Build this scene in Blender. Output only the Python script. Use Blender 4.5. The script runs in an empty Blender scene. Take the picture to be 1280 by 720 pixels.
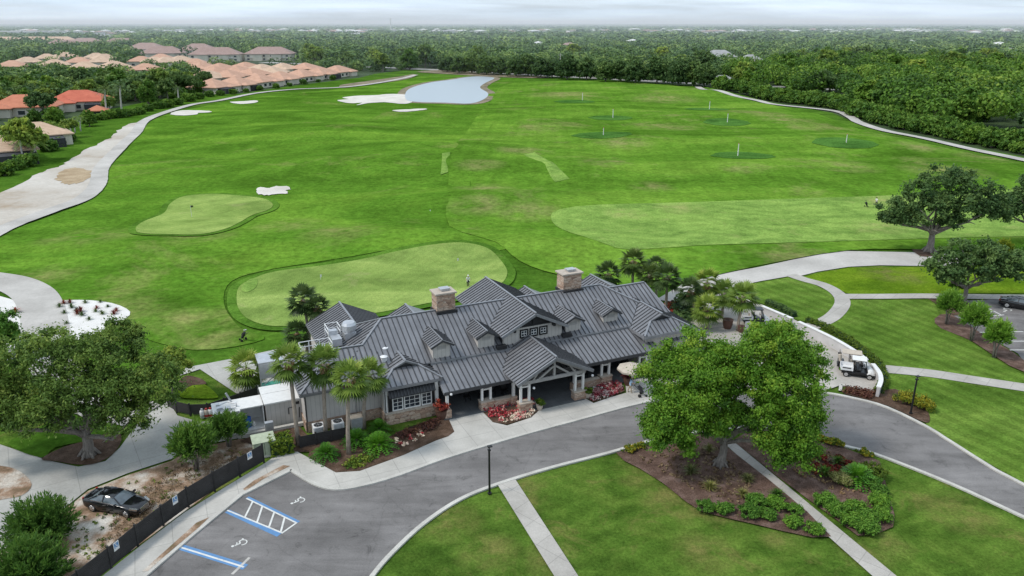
import bpy, bmesh, math, random
import numpy as np
from mathutils import Vector, Matrix
from mathutils.geometry import delaunay_2d_cdt
SC = bpy.context.scene
COL = SC.collection
R = math.radians
rnd = random.Random(7)
# ---------------------------------------------------------------- camera geometry
FPX = 965.0; CAMH = 34.0; PITCH = math.atan((360 - 29) / FPX)
S_, C_ = math.sin(PITCH), math.cos(PITCH)
def gp(x, y, z=0.0):
    """ground point (height z) seen at pixel x, y of the 1280 x 720 survey photo"""
    u = (x - 640) / FPX; v = (y - 360) / FPX
    t = (CAMH - z) / (S_ + v * C_)
    return (u * t, t * (C_ - v * S_))
def hz(X, Y, y):
    v = (y - 360) / FPX
    return CAMH - (Y * S_ + v * Y * C_) / (C_ - v * S_)
cam = bpy.data.cameras.new('camera'); co = bpy.data.objects.new('camera', cam); COL.objects.link(co)
co.location = (0, 0, CAMH); co.rotation_euler = (math.pi / 2 - PITCH, 0, 0)
cam.sensor_width = 36; cam.lens = 36 * FPX / 1280; cam.clip_end = 60000; cam.clip_start = 0.5
SC.camera = co
SC.view_settings.view_transform = 'Standard'; SC.view_settings.look = 'None'; SC.view_settings.exposure = 0
# terrain: gentle mounds of the course
MOUNDS = [(-22, 122, 14, 7, .9), (-5, 150, 16, 8, 1.0), (-38, 190, 22, 10, 1.2), (-20, 215, 20, 12, 1.2), (-60, 250, 24, 16, 1.3), (10, 186, 16, 9, .8),
          (-80, 300, 26, 14, .7), (-10, 300, 22, 16, .8), (40, 240, 18, 12, .8), (80, 300, 20, 12, .8), (110, 400, 40, 14, .7), (60, 395, 34, 12, .6), (30, 330, 20, 12, .7), (95, 235, 18, 12, .8), (60, 190, 22, 9, .6), (12, 118, 13, 5, .5), (-62, 118, 12, 5, .5)]
def hgt(x, y):
    h = 0.0
    for mx, my, sx, sy, a in MOUNDS:
        d = ((x - mx) / sx) ** 2 + ((y - my) / sy) ** 2
        if d < 12: h += 2.0 * a * math.exp(-d * .5)
    return h
# ---------------------------------------------------------------- materials
def _nt(name):
    m = bpy.data.materials.new(name); m.use_nodes = True
    nt = m.node_tree; b = nt.nodes['Principled BSDF']
    return m, nt, b
def N(nt, t, **k):
    n = nt.nodes.new(t)
    for a, v in k.items():
        if a.startswith('i_'): n.inputs[a[2:].replace('_', ' ')].default_value = v
        else: setattr(n, a, v)
    return n
def ramp(nt, fac, stops):
    r = nt.nodes.new('ShaderNodeValToRGB'); e = r.color_ramp.elements
    while len(e) < len(stops): e.new(.5)
    for q, (p, c) in zip(e, stops):
        q.position = p; q.color = (*c, 1)
    nt.links.new(fac, r.inputs[0]); return r.outputs[0]
def mixc(nt, fac, a, b, mode='MIX'):
    m = nt.nodes.new('ShaderNodeMix'); m.data_type = 'RGBA'; m.blend_type = mode
    for s, v in ((0, fac), (6, a), (7, b)):
        if hasattr(v, 'is_linked') or hasattr(v, 'links'): nt.links.new(v, m.inputs[s])
        elif s == 0: m.inputs[0].default_value = v
        else: m.inputs[s].default_value = (*v, 1)
    return m.outputs[2]
def coords(nt, kind='Object', scale=(1, 1, 1), rot=0, world=False):
    if world:
        t = nt.nodes.new('ShaderNodeNewGeometry'); src = t.outputs['Position']
    else:
        t = nt.nodes.new('ShaderNodeTexCoord'); src = t.outputs[kind]
    mp = nt.nodes.new('ShaderNodeMapping'); mp.inputs['Scale'].default_value = scale; mp.inputs['Rotation'].default_value = (0, 0, rot)
    nt.links.new(src, mp.inputs[0]); return mp.outputs[0]
def noise(nt, vec, scale, detail=4, rough=.55, dist=0):
    n = nt.nodes.new('ShaderNodeTexNoise'); n.inputs['Scale'].default_value = scale; n.inputs['Detail'].default_value = detail
    n.inputs['Roughness'].default_value = rough; n.inputs['Distortion'].default_value = dist
    nt.links.new(vec, n.inputs['Vector']); return n.outputs['Fac']
def bump(nt, b, h, strength=.3, dist=.05):
    n = nt.nodes.new('ShaderNodeBump'); n.inputs['Strength'].default_value = strength; n.inputs['Distance'].default_value = dist
    nt.links.new(h, n.inputs['Height']); nt.links.new(n.outputs[0], b.inputs['Normal'])
def plain(name, c, rough=.6, metal=0, var=.15, scale=3.0, spec=.4, world=False):
    """paint, plastic or metal with slight uneven wear"""
    m, nt, b = _nt(name)
    v = coords(nt, world=world); n = noise(nt, v, scale, 5)
    a = tuple(x * (1 - var) for x in c); z = tuple(min(1, x * (1 + var)) for x in c)
    nt.links.new(ramp(nt, n, [(.3, a), (.7, z)]), b.inputs['Base Color'])
    b.inputs['Roughness'].default_value = rough; b.inputs['Metallic'].default_value = metal
    b.inputs['Specular IOR Level'].default_value = spec
    return m
def surf(name, stops, scale, detail=5, rough=.9, fine=None, bmp=.3, bscale=None, bdist=.03, extra=None, spec=.2):
    """ground surface: large blotches (stops) times fine speckle"""
    m, nt, b = _nt(name); v = coords(nt, world=True)
    c = ramp(nt, noise(nt, v, scale, detail, .6), stops)
    if fine:
        f = ramp(nt, noise(nt, v, fine[0], 3, .7), [(.3, (fine[1],) * 3), (.7, (fine[2],) * 3)])
        c = mixc(nt, 1.0, c, f, 'MULTIPLY')
    if extra: c = extra(nt, v, c)
    nt.links.new(c, b.inputs['Base Color']); b.inputs['Roughness'].default_value = rough
    b.inputs['Specular IOR Level'].default_value = spec
    if bmp: bump(nt, b, noise(nt, v, bscale or scale * 10, 4), bmp, bdist)
    return m
def grass(name, dark, mid, light, dry, dryamt=.62, big=.03, stripes=None, fine=2.2, gain=(1, 1, 1), drymax=.75, spots=()):
    gq = lambda c, k=1: tuple(x * g_ * k for x, g_ in zip(c, gain))
    dark, mid, light, dry = gq(dark, .66), gq(mid), gq(light, 1.28), gq(dry, 1.05)  # tone spread: mowing and turf density, plus mound shading painted into the colour
    m, nt, b = _nt(name); v = coords(nt, world=True)
    c = ramp(nt, noise(nt, coords(nt, scale=(.8, 1.5, 1), rot=.3, world=True), big * 1.4, 7, .6, 1.2), [(.36, dark), (.5, mid), (.63, light)])
    c2 = ramp(nt, noise(nt, v, big * 6, 6, .7, .4), [(.34, tuple(x * .62 for x in mid)), (.5, mid), (.66, tuple(x * y for x, y in zip(mid, (1.55, 1.35, 1.5))))])
    c = mixc(nt, .5, c, c2)
    if stripes:
        for ang, wl, amt in stripes:
            w = nt.nodes.new('ShaderNodeTexWave'); w.wave_type = 'BANDS'; w.bands_direction = 'X'; w.inputs['Scale'].default_value = 1.0
            w.inputs['Distortion'].default_value = 2.2; w.inputs['Detail'].default_value = 3; w.inputs['Detail Scale'].default_value = .4
            vv = coords(nt, scale=(.314 / wl,) * 3, rot=ang, world=True); nt.links.new(vv, w.inputs[0])
            f = ramp(nt, w.outputs[1], [(.35, (1 - amt,) * 3), (.65, (1 + amt,) * 3)])
            c = mixc(nt, 1.0, c, f, 'MULTIPLY')
    d = ramp(nt, noise(nt, v, big * 2.3, 8, .70, .6), [(dryamt - .05, (0, 0, 0)), (dryamt + .10, (drymax,) * 3)])
    c = mixc(nt, d, c, dry)
    if spots:      # worn places, each a soft patch at its own spot of ground
        acc = None; wn = noise(nt, v, .35 / max(1, min(4, big and .03 / big)), 6, .7)
        for (sx, sy, sr) in spots:
            X, Y = gp(sx, sy); dn = nt.nodes.new('ShaderNodeVectorMath'); dn.operation = 'DISTANCE'; ge = nt.nodes.new('ShaderNodeNewGeometry'); nt.links.new(ge.outputs['Position'], dn.inputs[0]); dn.inputs[1].default_value = (X, Y, 0)
            mr = nt.nodes.new('ShaderNodeMapRange'); mr.inputs[1].default_value = sr * 1.5; mr.inputs[2].default_value = 0; nt.links.new(dn.outputs['Value'], mr.inputs[0])
            if acc is None: acc = mr.outputs[0]
            else:
                mx = nt.nodes.new('ShaderNodeMath'); mx.operation = 'MAXIMUM'; nt.links.new(acc, mx.inputs[0]); nt.links.new(mr.outputs[0], mx.inputs[1]); acc = mx.outputs[0]
        ml = nt.nodes.new('ShaderNodeMath'); ml.operation = 'MULTIPLY'; nt.links.new(acc, ml.inputs[0]); nt.links.new(ramp(nt, wn, [(.38, (0, 0, 0)), (.62, (1, 1, 1))]), ml.inputs[1])
        c = mixc(nt, ml.outputs[0], c, tuple(min(1, x * 1.08) for x in dry))
    f = ramp(nt, noise(nt, v, fine, 5, .8), [(.32, (.62,) * 3), (.68, (1.36,) * 3)])
    c = mixc(nt, 1.0, c, f, 'MULTIPLY')
    nt.links.new(c, b.inputs['Base Color']); b.inputs['Roughness'].default_value = .95; b.inputs['Specular IOR Level'].default_value = 0
    bump(nt, b, noise(nt, v, fine * 2.5, 4, .7), .6, .12)
    return m
def leafmat(name, cols, trans=.25, rough=.65, gain=1.0):
    """leaf: colour by the stored per-leaf tint"""
    m, nt, b = _nt(name)
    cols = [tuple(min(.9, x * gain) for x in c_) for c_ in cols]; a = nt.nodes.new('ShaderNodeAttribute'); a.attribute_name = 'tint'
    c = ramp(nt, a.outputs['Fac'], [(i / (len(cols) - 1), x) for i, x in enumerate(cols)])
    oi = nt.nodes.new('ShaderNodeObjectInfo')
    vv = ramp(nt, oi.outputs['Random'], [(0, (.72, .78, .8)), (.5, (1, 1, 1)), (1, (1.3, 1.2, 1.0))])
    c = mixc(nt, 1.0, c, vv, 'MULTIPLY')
    nt.links.new(c, b.inputs['Base Color']); b.inputs['Roughness'].default_value = rough; b.inputs['Specular IOR Level'].default_value = .25
    t = nt.nodes.new('ShaderNodeBsdfTranslucent'); nt.links.new(c, t.inputs['Color'])
    mx = nt.nodes.new('ShaderNodeMixShader'); mx.inputs[0].default_value = trans
    nt.links.new(b.outputs[0], mx.inputs[1]); nt.links.new(t.outputs[0], mx.inputs[2])
    nt.links.new(mx.outputs[0], nt.nodes['Material Output'].inputs[0])
    return m
M = {}
M['far_ground'] = surf('far_ground', [(.3, (.025, .045, .018)), (.6, (.045, .075, .025)), (.75, (.09, .11, .05))], .02, fine=(.3, .7, 1.2))
M['lawn'] = grass('lawn', (.055, .135, .022), (.082, .175, .028), (.125, .215, .042), (.20, .21, .075), .60, .11, [(R(58), 1.6, .05), (R(-35), 5, .05)], 5, gain=(0.86, 0.76, 0.68), spots=[(830, 622, 1.6), (865, 638, 1.4), (800, 596, 1.5), (900, 650, 1.3), (655, 604, 1.5), (665, 625, 1.2), (880, 688, 1.8), (1080, 690, 1.5), (1110, 680, 1.3), (560, 650, 2.0), (610, 690, 1.8), (690, 700, 1.6), (1200, 640, 2.2), (975, 672, 1.2)])
M['rlawn'] = grass('right_lawn', (.075, .165, .026), (.098, .195, .034), (.135, .225, .05), (.17, .21, .08), .66, .06, [(R(-28), 1.7, .10), (R(60), 3.4, .06)], 4, gain=(0.92, 0.84, 0.72))
M['blawn'] = grass('bright_lawn', (.075, .17, .012), (.115, .215, .012), (.165, .245, .02), (.16, .15, .05), .64, .05, None, 3, gain=(0.92, 0.86, 1.0), spots=[(1110, 343, 3), (1130, 348, 2.5)])
M['fair'] = grass('fairway', (.058, .165, .012), (.088, .225, .018), (.135, .27, .026), (.22, .26, .07), .62, .014, [(R(4), 7, .025), (R(62), 15, .03)], 1.0, gain=(.92, .81, 1.0), spots=[(300, 395, 4), (330, 350, 3), (250, 300, 5), (110, 300, 6), (590, 262, 4), (545, 345, 3), (150, 388, 5), (260, 425, 4), (230, 400, 3.5), (360, 285, 5), (420, 300, 5), (60, 345, 4)])
M['range'] = grass('range', (.066, .185, .012), (.098, .240, .018), (.150, .285, .028), (.25, .26, .08), .60, .013, [(R(3), 4.2, .03), (R(88), 12, .03)], .9, gain=(.90, .80, 1.08), spots=[(935, 143, 10), (960, 147, 8), (985, 152, 8), (835, 160, 9), (815, 157, 7), (1245, 196, 8), (1150, 186, 7), (600, 215, 5), (606, 240, 5), (600, 265, 5), (655, 195, 6), (1010, 205, 5), (1060, 212, 6), (780, 183, 7), (1030, 280, 4), (1100, 262, 3), (1120, 290, 3), (930, 215, 5), (815, 235, 4), (660, 270, 5), (700, 120, 14), (830, 125, 14), (1180, 215, 8), (1240, 290, 4)])
M['rough'] = grass('rough', (.048, .128, .012), (.066, .162, .016), (.095, .20, .022), (.19, .21, .06), .66, .022, None, 1.2, gain=(.86, .80, .9))
M['green'] = grass('putting_green', (.155, .275, .055), (.20, .325, .07), (.26, .37, .095), (.34, .36, .15), .63, .035, [(R(25), 1.2, .025)], 6, gain=(1.0, 0.9, 1.0))
M['collar'] = grass('collar', (.058, .155, .018), (.078, .185, .022), (.10, .215, .028), (.16, .20, .06), .7, .06, None, 3, gain=(.98, .90, .95))
M['tgreen'] = grass('target_green', (.035, .115, .022), (.045, .135, .026), (.058, .155, .03), (.08, .15, .04), .75, .05, None, 2, gain=(1.25, 1.05, 1.0))
M['dtee'] = grass('tee', (.12, .23, .05), (.155, .265, .06), (.19, .29, .07), (.24, .27, .1), .62, .07, None, 3, gain=(1.12, 1.08, 1.0), spots=[(850, 262, 4), (1110, 252, 5), (1100, 285, 4), (780, 270, 3)])
def _asph(nt, v, c):
    vv = coords(nt, scale=(.09, .5, 1), rot=R(-25), world=True)
    s = ramp(nt, noise(nt, vv, 1.0, 6, .65, .6), [(.35, (.8,) * 3), (.65, (1.18,) * 3)])
    c = mixc(nt, 1, c, s, 'MULTIPLY')
    w = nt.nodes.new('ShaderNodeTexVoronoi'); w.feature = 'DISTANCE_TO_EDGE'; w.inputs['Scale'].default_value = .11
    nv = nt.nodes.new('ShaderNodeTexNoise'); nv.inputs['Scale'].default_value = .7; nt.links.new(v, nv.inputs['Vector'])
    nt.links.new(mixc(nt, .75, v, nv.outputs['Color'], 'ADD'), w.inputs['Vector'])
    k = ramp(nt, w.outputs['Distance'], [(0, (.86,) * 3), (.004, (.97,) * 3), (.009, (1,) * 3)])
    o = ramp(nt, noise(nt, v, .9, 5, .7, .8), [(.28, (.62,) * 3), (.42, (1,) * 3), (.75, (1.12,) * 3)])
    return mixc(nt, 1, mixc(nt, 1, c, k, 'MULTIPLY'), o, 'MULTIPLY')
M['asphalt'] = surf('asphalt', [(.3, (.125, .118, .115)), (.7, (.20, .19, .185))], .18, 7, .9, (9, .86, 1.12), .25, 30, .01, _asph)
M['asphalt2'] = surf('parking_asphalt', [(.3, (.13, .122, .12)), (.7, (.225, .213, .208))], .22, 7, .9, (9, .84, 1.12), .25, 30, .01, _asph)
def joints(size, rot, dark=.72):
    def f(nt, v, c):
        vv = coords(nt, rot=rot, world=True)
        b = nt.nodes.new('ShaderNodeTexBrick'); b.offset = 0; b.inputs['Color1'].default_value = (1, 1, 1, 1); b.inputs['Color2'].default_value = (.93, .93, .93, 1)
        b.inputs['Mortar'].default_value = (dark,) * 3 + (1,); b.inputs['Scale'].default_value = 1; b.inputs['Mortar Size'].default_value = .03
        b.inputs['Brick Width'].default_value = size; b.inputs['Row Height'].default_value = size; b.inputs['Mortar Smooth'].default_value = .3
        nt.links.new(vv, b.inputs['Vector']); return mixc(nt, 1, c, b.outputs['Color'], 'MULTIPLY')
    return f
BA = R(24.886)   # clubhouse axis
M['walk'] = surf('sidewalk_concrete', [(.3, (0.363, 0.348, 0.318)), (.7, (0.528, 0.506, 0.466))], .25, 6, .9, (7, .92, 1.06), .15, 20, .01, joints(2.4, -BA))
M['pathc'] = surf('path_concrete', [(.3, (0.322, 0.303, 0.274)), (.7, (0.468, 0.442, 0.404))], .3, 6, .9, (7, .9, 1.06), .15, 20, .01, joints(1.9, R(42)))
M['drive'] = surf('service_concrete', [(.3, (0.310, 0.303, 0.281)), (.7, (0.493, 0.480, 0.444))], .16, 7, .9, (6, .9, 1.06), .15, 20, .01, joints(4.5, R(-33)))
M['cart'] = surf('cart_path', [(.3, (0.342, 0.323, 0.297)), (.7, (0.524, 0.498, 0.463))], .12, 7, .9, (3, .9, 1.06), .1, 8, .01)
M['plaza'] = surf('plaza_pavers', [(.3, (0.316, 0.293, 0.261)), (.7, (0.488, 0.455, 0.414))], .3, 6, .9, (5, .9, 1.08), .15, 12, .01, joints(1.2, -BA, .86))
M['kerb'] = surf('kerb_concrete', [(.3, (0.396, 0.380, 0.348)), (.7, (0.570, 0.552, 0.506))], .5, 6, .9, (8, .85, 1.08), .1, 20, .01)
M['mulch'] = surf('mulch', [(.28, (.040, .024, .015)), (.5, (.085, .052, .034)), (.75, (.15, .10, .075))], 1.1, 8, 1, (14, .45, 1.5), .9, 16, .05)
M['mulch2'] = surf('pinkish_mulch', [(.28, (.06, .036, .026)), (.5, (.12, .074, .056)), (.75, (.22, .15, .125))], 1.0, 8, 1, (12, .4, 1.5), .9, 14, .05)
M['dirt'] = surf('sandy_dirt', [(.28, (.09, .095, .03)), (.37, (.17, .115, .07)), (.47, (.30, .20, .135)), (.54, (.42, .35, .285)), (.66, (.58, .54, .48))], .42, 9, 1, (8, .7, 1.25), .6, 8, .05)
M['sand'] = surf('bunker_sand', [(.3, (0.479, 0.445, 0.393)), (.7, (0.665, 0.632, 0.580))], .15, 6, 1, (3, .93, 1.05), .3, 3, .05)
M['waste'] = surf('waste_sand', [(.26, (.30, .225, .15)), (.42, (.43, .385, .33)), (.7, (.56, .53, .48))], .055, 7, 1, (1.6, .88, 1.07), .3, 3, .05)
M['wsand'] = surf('white_gravel', [(.3, (.60, .58, .55)), (.7, (.72, .70, .67))], .5, 6, 1, (12, .8, 1.1), .4, 12, .03)
M['bank'] = surf('pond_bank', [(.3, (.10, .085, .05)), (.7, (.30, .25, .17))], .12, 6, 1, (1.2, .7, 1.2), .3, 2, .1)
M['farroad'] = surf('far_road', [(.3, (.30, .29, .28)), (.7, (.40, .39, .37))], .05, 4)
M['slate'] = surf('porch_slate', [(.3, (.085, .09, .095)), (.7, (.13, .135, .14))], .6, 6, .6, (6, .85, 1.1), .1, 10, .01, joints(.9, -BA, .75))
def watermat():
    m, nt, b = _nt('water'); v = coords(nt, scale=(.6, 2, 1), world=True)
    b.inputs['Base Color'].default_value = (.34, .39, .42, 1); b.inputs['Roughness'].default_value = .38  # pale base: sky reflection on the ripples put into the colour
    b.inputs['IOR'].default_value = 1.33; b.inputs['Specular IOR Level'].default_value = .9
    bump(nt, b, noise(nt, v, .5, 3), .06, .1); return m
M['water'] = watermat()
# building materials
def roofmat():
    m, nt, b = _nt('standing_seam_metal'); v = coords(nt)
    c = ramp(nt, noise(nt, v, .5, 7, .65), [(.28, (.165, .165, .174)), (.72, (.245, .246, .26))])
    st = ramp(nt, noise(nt, coords(nt, scale=(3, .35, .35)), 1.2, 4, .6), [(.3, (.88,) * 3), (.7, (1.08,) * 3)])
    nt.links.new(mixc(nt, 1, c, st, 'MULTIPLY'), b.inputs['Base Color']); b.inputs['Metallic'].default_value = .35; b.inputs['Roughness'].default_value = .42
    return m
M['roof'] = roofmat()
M['seam'] = plain('seam_shade_metal', (.055, .056, .060), .5, .3)  # ribs match the roof metal; their shadowed side is put into this darker colour
M['ridge'] = plain('ridge_cap', (.26, .265, .28), .4, .4)
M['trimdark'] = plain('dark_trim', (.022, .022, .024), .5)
M['trim'] = plain('grey_trim', (.30, .29, .28), .6)
def boardmat(name, c, axis_rot=0):
    m, nt, b = _nt(name); v = coords(nt)
    w = nt.nodes.new('ShaderNodeTexWave'); w.bands_direction = 'X'; w.inputs['Scale'].default_value = .785; nt.links.new(v, w.inputs[0])
    g = ramp(nt, w.outputs[1], [(0, (.72,) * 3), (.06, (1,) * 3)])
    n = ramp(nt, noise(nt, v, .9, 6), [(.3, tuple(x * .88 for x in c)), (.7, tuple(x * 1.08 for x in c))])
    nt.links.new(mixc(nt, 1, n, g, 'MULTIPLY'), b.inputs['Base Color']); b.inputs['Roughness'].default_value = .8
    return m
M['wall'] = boardmat('board_wall', (.47, .44, .41))
M['white'] = plain('white_paint', (.66, .65, .63), .5, 0, .07)
M['cream'] = plain('cream_wall', (.58, .54, .45), .8, 0, .08, .3)
def stonemat():
    m, nt, b = _nt('ledge_stone'); v = coords(nt, scale=(1, 1, 1.0))
    br = nt.nodes.new('ShaderNodeTexVoronoi'); br.inputs['Scale'].default_value = 1; br.distance = 'CHEBYCHEV'; br.feature = 'F1'
    vv = coords(nt, scale=(2.1, 2.1, 4.6)); nt.links.new(vv, br.inputs['Vector'])
    c = ramp(nt, br.outputs['Color'], [(0, (.20, .12, .085)), (.35, (.42, .28, .20)), (.65, (.52, .40, .31)), (1, (.33, .24, .19))])
    d = nt.nodes.new('ShaderNodeTexVoronoi'); d.feature = 'DISTANCE_TO_EDGE'; nt.links.new(vv, d.inputs['Vector']); d.inputs['Scale'].default_value = 1
    e = ramp(nt, d.outputs['Distance'], [(0, (.45,) * 3), (.07, (1,) * 3)])
    n = ramp(nt, noise(nt, v, 6, 5), [(.3, (.8,) * 3), (.7, (1.15,) * 3)])
    nt.links.new(mixc(nt, 1, mixc(nt, 1, c, e, 'MULTIPLY'), n, 'MULTIPLY'), b.inputs['Base Color']); b.inputs['Roughness'].default_value = .9
    bump(nt, b, d.outputs['Distance'], .5, .05)
    return m
M['stone'] = stonemat()
M['cap'] = plain('stone_cap', (.42, .36, .30), .8)
def glassmat(name, c=(.02, .025, .03), rough=.08):
    m, nt, b = _nt(name); v = coords(nt)
    nt.links.new(ramp(nt, noise(nt, v, 1.3, 3), [(.3, c), (.7, tuple(x * 2.2 for x in c))]), b.inputs['Base Color'])
    b.inputs['Roughness'].default_value = rough; b.inputs['Specular IOR Level'].default_value = .8
    return m
M['glass'] = glassmat('window_glass')
M['carglass'] = glassmat('car_glass', (.06, .075, .085), .08)
M['black'] = plain('black_paint', (.012, .012, .013), .35, 0, .3)
M['blackwood'] = plain('black_slat', (.028, .026, .026), .6, 0, .35, 1.2)
M['carblack'] = plain('car_paint_black', (.006, .006, .008), .12, 0, .2, 1, .8)
M['tyre'] = plain('tyre_rubber', (.012, .012, .012), .85)
M['chrome'] = plain('bright_metal', (.62, .62, .63), .25, .9, .08)
M['galv'] = plain('galvanised_metal', (.50, .51, .53), .4, .6, .12)
M['lightmetal'] = plain('white_metal', (.70, .70, .70), .45, .1, .1)
M['blue'] = plain('blue_plastic', (.02, .12, .45), .4)
def roadpaint(name, c):
    m, nt, b = _nt(name); v = coords(nt, world=True)
    base = ramp(nt, noise(nt, v, 1.5, 5), [(.3, tuple(x * .8 for x in c)), (.7, c)])
    wr = ramp(nt, noise(nt, v, 5, 7, .75), [(.55, (0, 0, 0)), (.70, (.75, .75, .75))])
    nt.links.new(mixc(nt, wr, base, (.17, .16, .155)), b.inputs['Base Color']); b.inputs['Roughness'].default_value = .85; return m
M['bluepaint'] = roadpaint('blue_road_paint', (.11, .25, .47)); M['whitepaint'] = roadpaint('white_road_paint', (.66, .66, .63))
M['fadepaint'] = plain('faded_road_paint', (.42, .40, .37), .8, 0, .3, 1.5, .2, True)
M['teal'] = plain('green_plastic', (.05, .33, .25), .5)
M['xformer'] = plain('pale_green_metal', (.38, .42, .30), .6)
M['brown'] = plain('brown_planter', (.10, .05, .035), .7)
M['tan'] = plain('tan_canvas', (.45, .39, .32), .9)
M['red'] = plain('red_plastic', (.35, .03, .025), .5)
M['amber'] = plain('lamp_lens', (.5, .1, .03), .3)
M['skin'] = plain('skin', (.45, .27, .19), .6)
M['khaki'] = plain('khaki_cloth', (.36, .29, .20), .9)
M['bluecloth'] = plain('light_blue_cloth', (.35, .5, .66), .9)
M['whitecloth'] = plain('white_cloth', (.72, .72, .72), .9)
M['darkcloth'] = plain('dark_cloth', (.03, .03, .035), .9)
M['hair'] = plain('hair', (.05, .035, .025), .8)
M['yellowflag'] = plain('flag_cloth', (.06, .07, .03), .9)
def barkmat(name, a, c):
    m, nt, b = _nt(name); v = coords(nt, scale=(5, 5, 1.4))
    n = noise(nt, v, 1.4, 7, .7); nt.links.new(ramp(nt, n, [(.3, a), (.7, c)]), b.inputs['Base Color']); b.inputs['Roughness'].default_value = .95
    bump(nt, b, n, .7, .08); return m
M['bark'] = barkmat('oak_bark', (.10, .085, .072), (.30, .265, .235))
M['palmbark'] = barkmat('palm_trunk', (.17, .13, .10), (.40, .34, .28))
M['royal'] = barkmat('royal_palm_trunk', (.32, .30, .27), (.55, .53, .49))
def tilemat(name, a, c):
    m, nt, b = _nt(name); v = coords(nt, world=True)
    n = ramp(nt, noise(nt, v, .35, 7, .7), [(.3, a), (.7, c)])
    w = nt.nodes.new('ShaderNodeTexWave'); w.bands_direction = 'Z'; w.inputs['Scale'].default_value = .9; nt.links.new(v, w.inputs[0])
    nt.links.new(mixc(nt, 1, n, ramp(nt, w.outputs[1], [(0, (.86,) * 3), (.4, (1.03,) * 3)]), 'MULTIPLY'), b.inputs['Base Color']); b.inputs['Roughness'].default_value = .85
    return m
M['tilesal'] = tilemat('salmon_tile', (.42, .235, .155), (.56, .335, .235))
M['tiletan'] = tilemat('tan_tile', (.44, .30, .20), (.60, .43, .31))
M['tilebrn'] = tilemat('mauve_brown_tile', (.26, .17, .145), (.36, .25, .215))
M['tilered'] = tilemat('red_tile', (.40, .085, .045), (.56, .15, .085))
M['tileora'] = tilemat('orange_tile', (.40, .135, .07), (.56, .21, .12))
M['tilegrey'] = tilemat('grey_tile', (.24, .24, .24), (.36, .36, .36))
M['screen'] = plain('screen_mesh', (.035, .037, .042), .7)
# leaves
M['lf_oak'] = leafmat('oak_leaf', [(.026, .046, .013), (.058, .097, .018), (.105, .152, .027), (.18, .21, .04)], 0.38, gain=2.15)
M['lf_hero'] = leafmat('bright_oak_leaf', [(.022, .064, .008), (.060, .145, .012), (.10, .20, .020), (.18, .26, .03)], 0.4, gain=1.45)
M['lf_dark'] = leafmat('dark_leaf', [(.018, .040, .014), (.036, .072, .020), (.064, .108, .030), (.10, .15, .042)], 0.32, gain=1.75)
M['lf_wood'] = leafmat('woodland_leaf', [(.024, .062, .010), (.058, .135, .016), (.10, .185, .025), (.17, .25, .04)], 0.3, gain=1.25)
M['lf_shrub'] = leafmat('shrub_leaf', [(.025, .075, .010), (.055, .145, .016), (.10, .215, .024), (.16, .28, .04)], 0.3, gain=1.2)
M['lf_palm'] = leafmat('palm_frond', [(.040, .075, .014), (.095, .155, .024), (.17, .24, .042), (.28, .31, .08)], 0.28, .5, gain=1.35)
M['lf_dkpalm'] = leafmat('dark_palm_frond', [(.022, .045, .012), (.045, .080, .020), (.078, .120, .032), (.12, .15, .05)], 0.25, .5, gain=1.35)
M['lf_dead'] = leafmat('dead_frond', [(.12, .075, .04), (.20, .13, .07), (.26, .18, .10), (.30, .22, .13)], .2)
M['lf_sago'] = leafmat('sago_leaf', [(.020, .085, .008), (.045, .155, .012), (.085, .23, .018), (.14, .29, .03)], 0.25, .45, gain=1.1)
M['lf_flower'] = leafmat('caladium_leaf', [(.22, .015, .03), (.42, .04, .06), (.55, .30, .30), (.70, .66, .58)], .2)
M['lf_red'] = leafmat('red_leaf', [(.07, .012, .012), (.16, .022, .02), (.30, .05, .03), (.34, .12, .06)], .2)
M['lf_myrtle'] = leafmat('crape_leaf', [(.014, .045, .010), (.034, .088, .014), (.075, .155, .022), (.14, .23, .035)], .3, gain=1.3)
M['lf_maroon'] = leafmat('maroon_leaf', [(.022, .010, .009), (.045, .017, .014), (.075, .026, .02), (.12, .06, .035)], .2)
M['lf_yel'] = leafmat('yellow_flower_leaf', [(.05, .11, .012), (.12, .18, .015), (.30, .28, .02), (.56, .42, .03)], .2)
M['lf_grass'] = leafmat('tuft_blade', [(.10, .13, .03), (.18, .20, .05), (.26, .27, .09), (.36, .34, .16)], .25)
M['lf_far'] = leafmat('far_canopy', [(.022, .050, .018), (.042, .082, .024), (.075, .125, .034), (.13, .18, .05)], 0.2, gain=1.75)
M['lf_hedge'] = leafmat('hedge_leaf', [(.035, .075, .008), (.07, .13, .012), (.13, .19, .016), (.22, .27, .03)], .25)
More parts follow.
